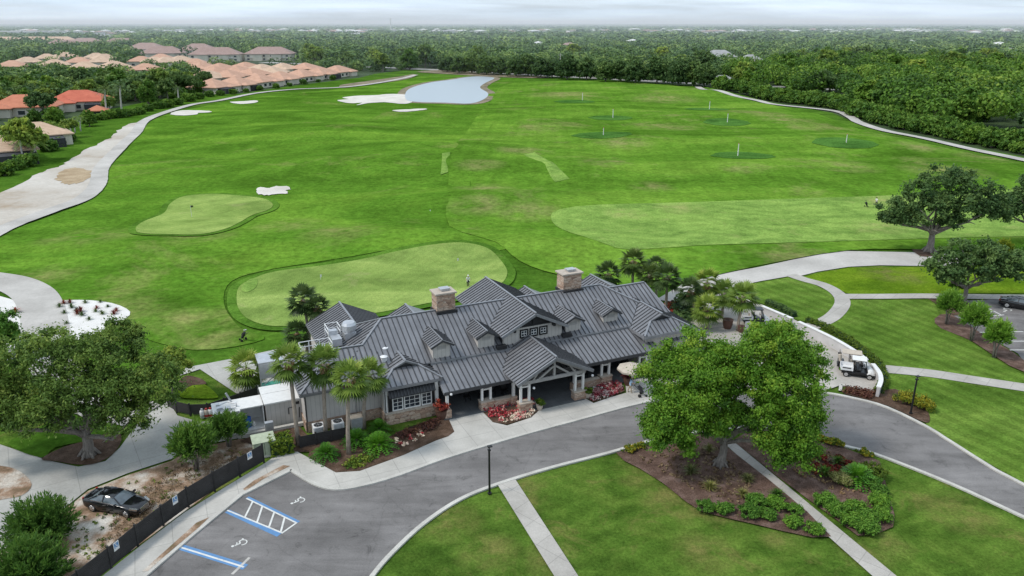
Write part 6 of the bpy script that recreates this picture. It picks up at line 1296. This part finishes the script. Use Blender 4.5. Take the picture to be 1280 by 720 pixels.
def pot(label, base, r, h, mat='brown', plant=None, seed=1):
    t = thing('planter', label, 'planter', base); part('pot', M[mat], t, lambda b: b.lathe((0, 0, 0), [(r * .7, 0), (r * .95, h * .5), (r, h * .9), (r * 1.08, h), (r * .9, h), (r * .85, h * .88), (.02, h * .86)], 16))
    if plant:
        g = np.random.default_rng(seed); V, T = crown(g, [(0, 0, h + r * .7, r * 1.1, r * 1.1, r * .9)], 14, 50, .12, .4); quads_object('foliage', V, T, M[plant], t)
pot('large brown round planter beside the tall palm in the plaza', at(909, 411, .08), .6, 1.1); pot('smaller brown round planter nearer the big oak crown in the plaza', at(926, 416, .08), .38, .8)
pot('brown pot at the corner of the bay below the porch post', at(552, 524, .1), .55, .9, 'brown', 'lf_red', 5); pot('stone pot with yellow-green plant at the left foot of the portico', (*W(8.6, -1.9), .12), .32, .55, 'cap', 'lf_hedge', 6); pot('stone pot with bushy plant at the right foot of the portico', (*W(13.9, -1.7), .12), .32, .55, 'cap', 'lf_hedge', 7)
pot('tall reddish-brown planter behind the person in light blue', at(785, 482, .1), .5, .9, 'brown', 'lf_red', 8)
t = thing('notice_board', 'small white framed board on the plaza beside the planters', 'sign', (*gp(934, 415), .08), R(10)); part('board', M['white'], t, lambda b: b.box((0, 0, .75), (.7, .06, 1.0))); part('panel', M['galv'], t, lambda b: b.box((0, -.035, .78), (.5, .01, .75))); part('leg', M['trim'], t, lambda b: b.box((0, .0, .15), (.6, .05, .3)))
# porch chairs
def chair(label, s, d, rz, proto=None):
    x, y = W(s, d)
    if proto: return dup(proto, (x, y, .16), rz, None, label, 'dark chairs under the porch')
    t = thing('porch_chair', label, 'chair', (x, y, .16), rz, 'dark chairs under the porch')
    part('seat', M['black'], t, lambda b: b.box((0, 0, .44), (.55, .55, .07)), bevel=.02); part('backrest', M['black'], t, lambda b: b.box((0, .27, .75), (.55, .06, .6), 0, 0, -.15), bevel=.02)
    for a in (-.24, .24):
        for c in (-.24, .24): part('leg', M['black'], t, lambda b: b.box((a, c, .21), (.05, .05, .42)))
        part('armrest', M['black'], t, lambda b: b.box((a * 1.15, 0, .66), (.06, .5, .04)))
    return t
c0 = chair('dark armchair under the shaded porch behind the low stone wall', 3.2, 2.6, BA)
for s, d, r in ((4.6, 2.4, .3), (5.8, 2.6, -.2), (6.9, 2.2, .1), (14.4, 2.4, .2), (15.8, 2.3, -.2), (18.6, 2.2, 0), (20.2, 2.4, .4)): chair('dark armchair under the shaded porch behind the low stone wall', s, d, BA + r, c0)
# ---------------------------------------------------------------- houses beyond the course
FOOT = []
M['whiteroof'] = plain('pale_roof', (.62, .62, .60), .7)
def hip(mb, w_, l, z, rise, ov=.7, m=0, ridge_along='x'):
    a, b = w_ / 2 + ov, l / 2 + ov; rl = max(a - b, 0); rb = max(b - a, 0)
    P = [(-a, -b, z), (a, -b, z), (a, b, z), (-a, b, z)]; q0, q1 = ((-rl, -0, z + rise), (rl, 0, z + rise)) if a >= b else ((0, -rb, z + rise), (0, rb, z + rise))
    if a >= b:
        mb.face([P[0], P[1], q1, q0], m); mb.face([P[2], P[3], q0, q1], m); mb.face([P[1], P[2], q1], m); mb.face([P[3], P[0], q0], m)
    else:
        mb.face([P[0], P[1], q0], m); mb.face([P[2], P[3], q1], m); mb.face([P[1], P[2], q1, q0], m); mb.face([P[3], P[0], q0, q1], m)
    for i in range(4):
        p, q = P[i], P[(i + 1) % 4]; mb.face([p, q, (q[0], q[1], z - .3), (p[0], p[1], z - .3)], m)
    mb.face([(x, y, z - .28) for x, y, _ in P], m)
def house(label, px, rot, w_, l, h, rise, wallm, roofm, name='villa', cat='house', wings=(), storeys=1, nwin=4, cage=None, group=None, chim=False, back=False):
    x, y = gp(*px); c, s = math.cos(rot), math.sin(rot); x -= s * l / 2 * -1 * 0; t = thing(name, label, cat, (x - s * l / 2, y + c * l / 2, 0), rot, group); FOOT.append((x - s * l / 2, y + c * l / 2, max(w_, l) * .55 + 2))
    part('wall', M[wallm], t, lambda b: (b.prism([(-w_ / 2, -l / 2), (w_ / 2, -l / 2), (w_ / 2, l / 2), (-w_ / 2, l / 2)], 0, h), [b.prism([(cx - ww / 2, cy - ll / 2), (cx + ww / 2, cy - ll / 2), (cx + ww / 2, cy + ll / 2), (cx - ww / 2, cy + ll / 2)], 0, h - .06) for cx, cy, ww, ll in wings]))
    part('roof', M[roofm], t, lambda b: hip(b, w_, l, h, rise))
    for cx, cy, ww, ll in wings:
        def wr(b):
            i = len(b.v); hip(b, ww, ll, h - .04, min(ww, ll) * .24); b.v[i:] = [(p[0] + cx, p[1] + cy, p[2]) for p in b.v[i:]]
        part('roof', M[roofm], t, wr)
    for st in range(storeys):
        z = 1.5 + st * 3.0
        for k in range(nwin):
            xx = -w_ / 2 + w_ * (k + .5) / nwin; ww = min(2.4, w_ / nwin * .55)
            f = part('window', M['white'], t, lambda b: b.box((xx, -l / 2 - .03, z), (ww + .2, .06, 1.7))); part('pane', M['glass'], f, lambda b: b.box((xx, -l / 2 - .055, z), (ww, .03, 1.5)))
    if storeys > 1:
        part('balcony', M['white'], t, lambda b: [(b.box((xx, -l / 2 - .9, 2.95), (w_ * .2, 1.8, .2)), b.box((xx, -l / 2 - 1.75, 3.5), (w_ * .2, .08, .9))) for xx in (-w_ * .27, w_ * .27)])
    if cage:
        cx, cw, cl = cage
        def cg(b):
            n = 5; y0 = -l / 2 - cl
            for i in range(n + 1):
                xx = cx - cw / 2 + cw * i / n; b.bar((xx, -l / 2, 2.9), (xx, y0, 2.5), .12, .12); b.bar((xx, y0, 0), (xx, y0, 2.5), .12, .12)
            for zz in (1.2, 2.5): b.bar((cx - cw / 2, y0, zz), (cx + cw / 2, y0, zz), .12, .12)
            b.face([(cx - cw / 2, y0 + .02, 0), (cx + cw / 2, y0 + .02, 0), (cx + cw / 2, y0 + .02, 2.5), (cx - cw / 2, y0 + .02, 2.5)]); b.face([(cx - cw / 2, -l / 2, 2.88), (cx - cw / 2, y0, 2.48), (cx + cw / 2, y0, 2.48), (cx + cw / 2, -l / 2, 2.88)])
            for e in (-1, 1): b.face([(cx + e * cw / 2, y0, 0), (cx + e * cw / 2, y0, 2.5), (cx + e * cw / 2, -l / 2, 2.88), (cx + e * cw / 2, -l / 2, 0)])
        part('screen_cage', M['screen'], t, cg)
    if chim: part('chimney', M['cream'], t, lambda b: (b.box((w_ * .18, -l * .18, h + rise * .62), (1.2, 1.2, 2.4)), b.box((w_ * .18, -l * .18, h + rise * .62 + 1.25), (1.5, 1.5, .15))))
    return t
rowdir = heading((278, 117), (440, 95.5))
G1 = 'salmon-roofed villas lining the fairway'
for k, (x, y) in enumerate([(284, 116), (313, 112.5), (341, 108.5), (367, 104.8), (392, 101.2), (415, 98), (436, 95.4)]):
    house(('salmon-roofed villa at the near left end of the fairway row', 'salmon-roofed villa second from the left in the fairway row', 'salmon-roofed villa third from the left in the fairway row', 'salmon-roofed villa in the middle of the fairway row', 'salmon-roofed villa third from the right in the fairway row', 'salmon-roofed villa second from the right in the fairway row', 'salmon-roofed villa at the far right end of the fairway row')[k],
          (x, y), rowdir, 17 + k * .9, 17, 3.2, 3.9, 'cream', 'tilesal', wings=((-3, -9, 8, 5),) if k % 2 else ((4, -9, 7, 4),), nwin=4, cage=((0 if k % 2 else -3), 8, 4.5) if k in (0, 1, 5) else None, group=G1)
G2 = 'salmon roofs behind the fairway row'
for k, (x, y, rt) in enumerate([(276, 103.5, .2), (303, 102, .4), (330, 99.5, .2), (356, 96.5, .5), (283, 97, .1), (312, 95.5, .4), (340, 93, .2), (288, 91.5, .3), (318, 90, .1), (366, 91.5, .2), (395, 91, .3), (264, 90, .2)]):
    house('salmon-roofed villa in the second cluster behind the fairway row', (x, y), rowdir + rt - .3, 20, 17, 3.2, 3.8, 'cream', 'tilesal' if k % 3 else 'tiletan', wings=((-6, -8, 8, 6),), nwin=3, group=G2)
for k, (x, y) in enumerate([(97, 84.5), (128, 84), (136, 79), (175, 83), (195, 84), (214, 84), (200, 79), (122, 77.5), (232, 82), (243, 87), (70, 88), (40, 84), (12, 90), (108, 92), (150, 91), (180, 95), (60, 79), (86, 76)]):
    house('small tiled villa among the trees on the left', (x, y), .2 + .3 * (k % 3), 20, 16, 4.0, 4.0, 'cream', 'tiletan' if k % 3 else 'tilesal', wings=((5, -8, 7, 5),), nwin=2, group='tiled roofs among the left trees')
for k, (x, y, w_, lab) in enumerate([(335, 76, 44, 'two-storey cream block with mauve hip roof, rightmost of the long ones'), (268, 77, 46, 'two-storey cream block with mauve hip roof, left of the rightmost'), (203, 75, 40, 'two-storey cream block with mauve hip roof, farther left among trees')]):
    house(lab, (x, y), R(2 + 6 * k), w_, 22, 6.4, 6.2, 'cream', 'tilebrn', 'apartment_block', 'apartments', wings=((-w_ * .2, -12, 9, 6), (w_ * .2, -12, 9, 6)), storeys=2, nwin=6)
for k, (x, y, w_, lab) in enumerate([(178, 67, 44, 'distant mauve-roofed block left of the cream apartments'), (80, 61, 60, 'distant long block with two mauve hip roofs near the left edge'), (104, 57.5, 50, 'distant mauve roof beyond the two-roofed block'), (245, 68.5, 40, 'distant mauve roof behind the middle cream block'), (35, 55, 150, 'long low tan-roofed building on the far left'), (150, 58, 50, 'distant mauve roof half hidden by trees on the left')]):
    house(lab, (x, y), R(-4 + 3 * k), w_, 26, 5, 7, 'cream', 'tilebrn' if k != 4 else 'tiletan', 'apartment_block', 'apartments', storeys=1, nwin=6)
# near-left estate
house('orange-tiled house with a cream chimney at the left edge', (28, 146), R(16), 23, 15, 3.6, 4.2, 'cream', 'tileora', wings=((-7, -8, 8, 6),), nwin=3, chim=True)
house('bright red-tiled house behind the orange-tiled one', (98, 138), R(20), 23, 16, 3.6, 4.0, 'cream', 'tilered', wings=((-6, -10, 11, 7),), nwin=3, cage=(7, 8, 4))
house('small red-tiled pavilion beside the white palm trunks', (122, 147), R(20), 6, 6, 2.6, 1.8, 'cream', 'tileora', nwin=1)
house('tan-tiled house with a dark screened lanai facing the sandy path', (46, 184), R(38), 19, 13, 3.3, 3.2, 'cream', 'tiletan', nwin=2, cage=(2.5, 9, 4.5))
house('tan-tiled house with a dark screened lanai cut off by the left edge', (-14, 207), R(38), 22, 13, 3.3, 3.2, 'cream', 'tiletan', nwin=2, cage=(5, 11, 5))
# houses in the woods on the right
house('white mansion with grey roof and towers beyond the far road', (900, 82), R(-3), 28, 18, 7, 5.5, 'white', 'tilegrey', 'mansion', 'house', wings=((-9, -10, 8, 6), (9, -10, 8, 6)), storeys=2, nwin=5)
house('cream two-storey house with grey roof right of the mansion', (941, 88.5), R(5), 19, 15, 7, 4.6, 'cream', 'tilegrey', 'mansion', 'house', storeys=2, nwin=4)
house('low white house at the end of the far tree row', (903, 106), R(-10), 12, 8, 3, 2.2, 'white', 'tilegrey', 'villa', 'house', nwin=3)
for k, (x, y, w_, l) in enumerate([(12, 47, 120, 30), (38, 46.5, 110, 30), (58, 46.5, 80, 30)]):
    house('white four-storey apartment block in the far left distance', (x, y), R(4 * k), w_, l, 14, 2, 'white', 'tilegrey', 'apartment_block', 'apartments', storeys=3, nwin=8, group='white blocks on the far left')
FARB = [(115, 44.5, 120), (150, 45, 90), (205, 42, 140), (262, 41, 160), (300, 40.5, 120), (335, 42.5, 110), (352, 41, 130), (380, 42, 160), (420, 41.5, 120), (452, 41.5, 160), (508, 42, 150), (545, 41.5, 140), (580, 42.5, 160), (372, 56, 40), (444, 46, 60), (676, 42, 140), (715, 43, 110), (760, 42.5, 140), (813, 41, 160), (848, 40.5, 150), (880, 43, 170), (905, 44.5, 120), (940, 42.5, 140), (985, 41.5, 150), (1035, 41.5, 180), (1080, 41, 140), (1120, 41, 170), (1160, 40.5, 200), (1205, 42, 150), (1240, 43, 120), (715, 64, 34), (790, 58, 26), (1140, 57, 22), (1272, 70, 24), (1255, 63, 20), (1075, 70, 12), (673, 61.5, 22), (30, 42, 160), (83, 42, 120), (640, 41, 150), (1262, 41, 170), (245, 45, 60), (290, 46, 70), (128, 49, 50)]
fr = random.Random(3)
for k, (x, y, w_) in enumerate(FARB):
    for q in range(6 if w_ > 80 else 1):
        ww = w_ * fr.uniform(.10, .24) if w_ > 80 else w_ * .7
        house('small pale building among the trees in the far distance', (x + (fr.uniform(-20, 20) if q else 0), y + 1.2 + (fr.uniform(-1.6, 3.0) if q else 0)), R(fr.uniform(-25, 25)), ww, 14 + ww * .3, (13 if w_ > 80 else 8) * fr.uniform(.8, 1.15), 2.5, 'white' if fr.random() < .7 else 'cream', ('whiteroof', 'whiteroof', 'tilegrey', 'tilebrn')[fr.randrange(4)], 'far_building', 'building', nwin=0, group='pale buildings in the far distance')
t = thing('mast', 'slim white mast rising above the distant trees', 'mast', (*gp(489, 42.5), 0))
part('pole', M['white'], t, lambda b: b.tube([(0, 0, 0), (0, 0, 22), (0, 0, 50)], [2.4, 2.0, 1.3], 10)); part('crown', M['white'], t, lambda b: b.lathe((0, 0, 46), [(1.4, 0), (2.2, .5), (2.2, 3), (1.2, 4)], 12))
# utility poles
for k, (x, y, h) in enumerate([(700, 96, 15), (611, 60, 20), (941, 100, 14)]):
    t = thing('utility_pole', ('pale utility pole among the trees behind the far road', 'distant utility pole above the woods in the middle', 'utility pole by the two grey-roofed houses')[k], 'pole', (*gp(x, y), 0)); part('pole', M['kerb'], t, lambda b: b.tube([(0, 0, 0), (0, 0, h)], [.3, .2], 6)); part('crossarm', M['kerb'], t, lambda b: b.box((0, 0, h - 1), (3, .2, .2)))
# ---------------------------------------------------------------- woods
def treeset(leaf, n, seed, h=12, w_=10, leaves=46, size=.75, sub=20, low=False, nm='tree'):
    out = []
    for k in range(n):
        g = np.random.default_rng(seed + k); t = thing(nm, '', nm.split('_')[-1], (0, -900, 0)); nl = 5 + k % 3; L = []
        for j in range(nl):
            a = 6.283 * j / nl + g.normal() * .3; rr = w_ * .24 * (.6 + .6 * g.random()); r = w_ * .26 * (.8 + .5 * g.random())
            L.append((math.cos(a) * rr, math.sin(a) * rr, h * ((.42 if low else .5) + .2 * g.random()), r, r, r * .85))
        L.append((g.normal() * .5, g.normal() * .5, h * .76, w_ * .27, w_ * .27, h * .2))
        if low: L += [(math.cos(a) * w_ * .25, math.sin(a) * w_ * .25, h * .22, w_ * .24, w_ * .24, h * .2) for a in (0, 1.6, 3.1, 4.7)]
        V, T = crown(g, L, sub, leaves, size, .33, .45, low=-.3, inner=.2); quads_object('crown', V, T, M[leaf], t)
        b = MB(); b.tube([(0, 0, -.2), (.1, 0, h * .2), (0, .1, h * .45)], [.5, .36, .22], 7)
        for q in range(3): b.tube([(0, 0, h * .3), (L[q][0] * .8, L[q][1] * .8, L[q][2])], [.22, .08], 5)
        b.build('trunk', M['bark'], t); out.append(t)
    return out
used = {}
def put(protos, k, x, y, sc, label, group, rz=None):
    p = protos[k % len(protos)]; loc = (x, y, hgt(x, y) if y < 460 else 0); rz = rnd.uniform(0, 6.28) if rz is None else rz
    if p.name not in used:
        used[p.name] = 1; p.location = loc; p.rotation_euler = (0, 0, rz); p.scale = (sc, sc, sc * rnd.uniform(.88, 1.1)); p['label'] = label; p['group'] = group; return p
    return dup(p, loc, rz, (sc, sc, sc * rnd.uniform(.88, 1.12)), label, group)
def ok(x, y, pad=0): return all((x - a) ** 2 + (y - b) ** 2 > (r + pad) ** 2 for a, b, r in FOOT)
WOOD = treeset('lf_wood', 4, 300, 12, 10.5, 46, .62, 24, True); DARK = treeset('lf_dark', 3, 320, 12, 12, 46, .62, 24); OLIVE = treeset('lf_oak', 3, 340, 12, 11, 46, .62, 24)
BUSH = treeset('lf_wood', 2, 360, 4.0, 6.5, 40, .42, 18, True, 'thicket_bush'); ROWT = treeset('lf_dark', 3, 380, 12.5, 13.5, 60, .62, 24, True); ALLW = WOOD + DARK + OLIVE
def scatter(poly, spacing, n, rr):
    P = [gp(*p) for p in poly]; xs = [p[0] for p in P]; ys = [p[1] for p in P]; out = []; tries = 0
    while len(out) < n and tries < n * 60:
        tries += 1; x, y = rr.uniform(min(xs), max(xs)), rr.uniform(min(ys), max(ys)); sp = spacing * (1 + max(0, y - 250) / 420)
        if inside(x, y, P) and ok(x, y, 2.5) and all((x - a) ** 2 + (y - b) ** 2 > sp * sp for a, b in out): out.append((x, y))
    return out
rr = random.Random(5)
# shrubby edge of the right wood, then the wood itself
EDGE = catmull([gp(*p) for p in [(900, 112), (935, 121), (975, 128), (1030, 134), (1062, 140), (1085, 150), (1120, 159), (1160, 167), (1210, 178), (1290, 194), (1400, 216)]], False, 8)
for k, (x, y) in enumerate(EDGE[::2]): put(BUSH, k, x + rr.uniform(-1, 1), y + 2 + rr.uniform(0, 2), rr.uniform(.8, 1.25), 'bushy thicket shrub along the edge of the right wood by the cart path', 'thicket along the right wood')
for k, (x, y) in enumerate(EDGE[1::2]): put(BUSH, k + 1, x + rr.uniform(-1, 1) + 2, y + 6 + rr.uniform(0, 3), rr.uniform(1.1, 1.6), 'bushy thicket shrub along the edge of the right wood by the cart path', 'thicket along the right wood')
RW = [(905, 105), (935, 116), (975, 123), (1030, 129), (1070, 138), (1100, 150), (1160, 161), (1220, 173), (1400, 205), (1400, 92), (1200, 84), (1000, 84), (925, 92)]
WP = scatter(RW, 7.4, 132, rr)
for k, (x, y) in enumerate(sorted(WP, key=lambda p: p[1])): put((DARK, OLIVE, WOOD, WOOD, WOOD)[k % 5], rr.randrange(50), x, y, rr.uniform(.75, 1.25) * (1 + max(0, y - 300) / 1500), 'leafy tree in the dense wood on the right of the course', 'trees of the right wood')
# estate trees on the left
LE = [(-120, 165), (-60, 160), (0, 146), (60, 152), (115, 140), (150, 133), (185, 131), (225, 124), (256, 118), (262, 107), (245, 104), (150, 107), (0, 112), (-80, 116)]
for k, (x, y) in enumerate(scatter(LE, 6.4, 78, rr)): put((DARK + OLIVE) if k % 2 else ALLW, rr.randrange(50), x, y, rr.uniform(.6, .95), 'garden tree among the houses on the left', 'trees of the left estate')
for k, (x, y, s, pr) in enumerate([(170, 126, .95, DARK), (186, 130, .8, WOOD), (200, 122, 1.1, OLIVE), (220, 120, .9, DARK), (238, 119, .8, DARK), (252, 117, .6, WOOD), (150, 122, 1.0, WOOD), (12, 196, .7, WOOD), (38, 202, .85, OLIVE), (66, 178, .55, OLIVE), (88, 172, .5, OLIVE), (112, 158, .5, WOOD), (70, 160, .6, WOOD), (45, 158, .55, WOOD), (138, 141, .55, OLIVE)]):
    put(pr, k, *gp(x, y), s, 'garden tree at the edge of the left estate facing the fairway', 'front garden trees of the left estate')
for k, (x, y) in enumerate(scatter(LE, 3.6, 70, rr)): put(BUSH, k, x, y, rr.uniform(.6, 1.15), 'garden bush between the houses on the left', 'garden bushes of the left estate')
HED = [(60, 189), (74, 183), (86, 177), (20, 212), (34, 208), (6, 219), (112, 153), (126, 150), (139, 148), (150, 147), (162, 145), (174, 143), (186, 139), (199, 136), (210, 134), (222, 131), (236, 127), (249, 124), (262, 121), (276, 119.5), (292, 117.8), (308, 115.6), (325, 113), (345, 110.5), (362, 108), (380, 105.5), (398, 102.8), (416, 100)]
for k, (x, y) in enumerate(HED): put(BUSH, k, *gp(x, y), (.62 if x > 262 else .85) * rr.uniform(.7, 1.1), 'low bush in the hedge line between the left houses and the path', 'hedge line of the left houses')
# road row
for k, x in enumerate([559, 574, 590, 608, 627, 645, 660, 676, 690, 709, 733, 757, 776, 794, 821, 848, 866, 880]):
    y = 90.3 + (x - 560) * .054 + (.8 if k % 2 else 0); put(ROWT, k, *gp(x, y), .92 + .25 * rr.random(), 'dark round oak in the row along the far road', 'oaks along the far road')
# pale boundary wall behind the road
gw = [gp(*p) for p in [(575, 87.6), (640, 91), (700, 94), (780, 98.2), (860, 102.3), (900, 104.4)]]
t = thing('boundary_wall', 'long pale wall along the far road behind the row of oaks', 'wall', (*gw[0], 0))
part('wall_face', M['stucco'], t, lambda b: [b.bar((p[0] - gw[0][0], p[1] - gw[0][1], .6), (q[0] - gw[0][0], q[1] - gw[0][1], .6), .3, 1.2) for p, q in zip(gw, gw[1:])])
part('coping', M['white'], t, lambda b: [b.bar((p[0] - gw[0][0], p[1] - gw[0][1], 1.25), (q[0] - gw[0][0], q[1] - gw[0][1], 1.25), .45, .1) for p, q in zip(gw, gw[1:])])
# far wood
for poly, n, sp in (([(380, 84), (470, 90), (548, 87), (552, 74), (380, 72)], 22, 12), ([(560, 86), (700, 93), (880, 102), (905, 88), (905, 78), (560, 73)], 22, 13)):
    for k, (x, y) in enumerate(scatter(poly, sp, n, rr)): put(ALLW, rr.randrange(50), x, y, rr.uniform(.9, 1.4), 'tree in the belt of woodland behind the pond and far road', 'woodland behind the pond')
# estate palms
pk = np.random.default_rng(400)
for k, (bp, cp, Rr, lab) in enumerate([((134, 145), (131, 112), 3.4, 'royal palm with a white trunk by the red roof, the left one'), ((153, 143), (150, 108), 3.4, 'royal palm with a white trunk by the red roof, the right one'), ((224, 130), (222, 110), 2.6, 'single palm at the edge of the estate trees by the path'), ((8, 128), (2, 100), 3.2, 'palm with pale trunk at the left edge above the roofs'), ((42, 128), (42, 104), 3.6, 'feathery palm above the orange roof'), ((24, 130), (20, 108), 3.2, 'feathery palm left of the one above the orange roof')]):
    palm_to(lab, bp, cp, Rr, 410 + k, trunk='royal', kind='feather', leaf='lf_palm' if k > 2 else 'lf_dkpalm', r0=.3)
for k, (bp, cp) in enumerate([((89, 167), (88, 150)), ((94, 166), (94, 148)), ((101, 164), (101, 147)), ((30, 205), (25, 175)), ((44, 203), (45, 178))]):
    palm_to(('slim grey-trunked palm by the screened lanai, left of three', 'slim grey-trunked palm by the screened lanai, middle of three', 'slim grey-trunked palm by the screened lanai, right of three', 'drooping feather palm left of the tan house lanai', 'drooping feather palm in front of the tan house lanai')[k], bp, cp, 2.0 if k < 3 else 2.8, 420 + k, trunk='royal', kind='feather', leaf='lf_palm', r0=.2)
# far canopy nobody could count: thousands of crowns out to the horizon
def canopy(name, label, bands, seed, mat, only=None, mid=.45):
    g = np.random.default_rng(seed); Vs, Ts = [], []
    course = [gp(*p) for p in ROUGH]; rwp = [gp(*p) for p in RW]
    for y0, y1, cell, ht, rad, nleaf, size, sq, ub in bands:
        n = int((y1 - y0) * 1.5 * (y0 + y1) / 2 / (cell * cell)); y = np.sqrt(g.uniform(y0 * y0, y1 * y1, n)); x = g.uniform(-.78, .78, n) * y
        keep = np.ones(n, bool)
        for a, b, r in FOOT:
            keep &= ((x - a) ** 2 + (y - b) ** 2 > (r + rad * .6) ** 2) & ~((abs(x - a * y / b) < r * 1.05) & (y < b) & (y > b - (52 if r < 20 else 120) - b * .035))
        if y0 < 700:
            inr = np.array([inside(a, b, rwp) for a, b in zip(x, y)])
            if only == 'right': keep &= inr
            else: keep &= ~inr & np.array([not inside(a, b, course) and not inside(a, b - 8, course) and (b > 470 or a < -170) and abs(b - (520 - (a - 5) * .5)) > 13 for a, b in zip(x, y)])
        x, y = x[keep], y[keep]; sc = .7 + .6 * g.random(len(x)); tint = np.clip(mid + .32 * g.normal(size=len(x)), .02, .98)
        low = np.where((x < -60) & (y < 640), .72, 1.0)
        c = np.stack([x, y, ht * sc * low - rad * sq * .8 * sc], 1); V, T = leaf_cloud(g, c, rad * sc, nleaf, size, tint, sq, .75, ub, 1.4); Vs.append(V); Ts.append(T)
    o = quads_object(name, np.concatenate(Vs), np.concatenate(Ts), M[mat]); tag(o, label, 'woodland', None, 'stuff')
canopy('right_woodland', 'mass of lighter green treetops deep in the right wood', [(260, 620, 8.5, 11, 5.2, 260, .85, .8, .5)], 510, 'lf_wood', 'right', .36)
canopy('far_woodland', 'endless dark green tree canopy running to the horizon', [(290, 640, 9.5, 10.5, 5.2, 240, .9, .75, .5), (640, 1100, 13, 11, 8, 130, 1.6, .6, .7), (1100, 2200, 21, 11.5, 13, 50, 4, .4, 1.3), (2200, 5500, 46, 12, 28, 34, 9, .22, 3), (5500, 15000, 130, 12.5, 80, 24, 28, .1, 8)], 500, 'lf_far')
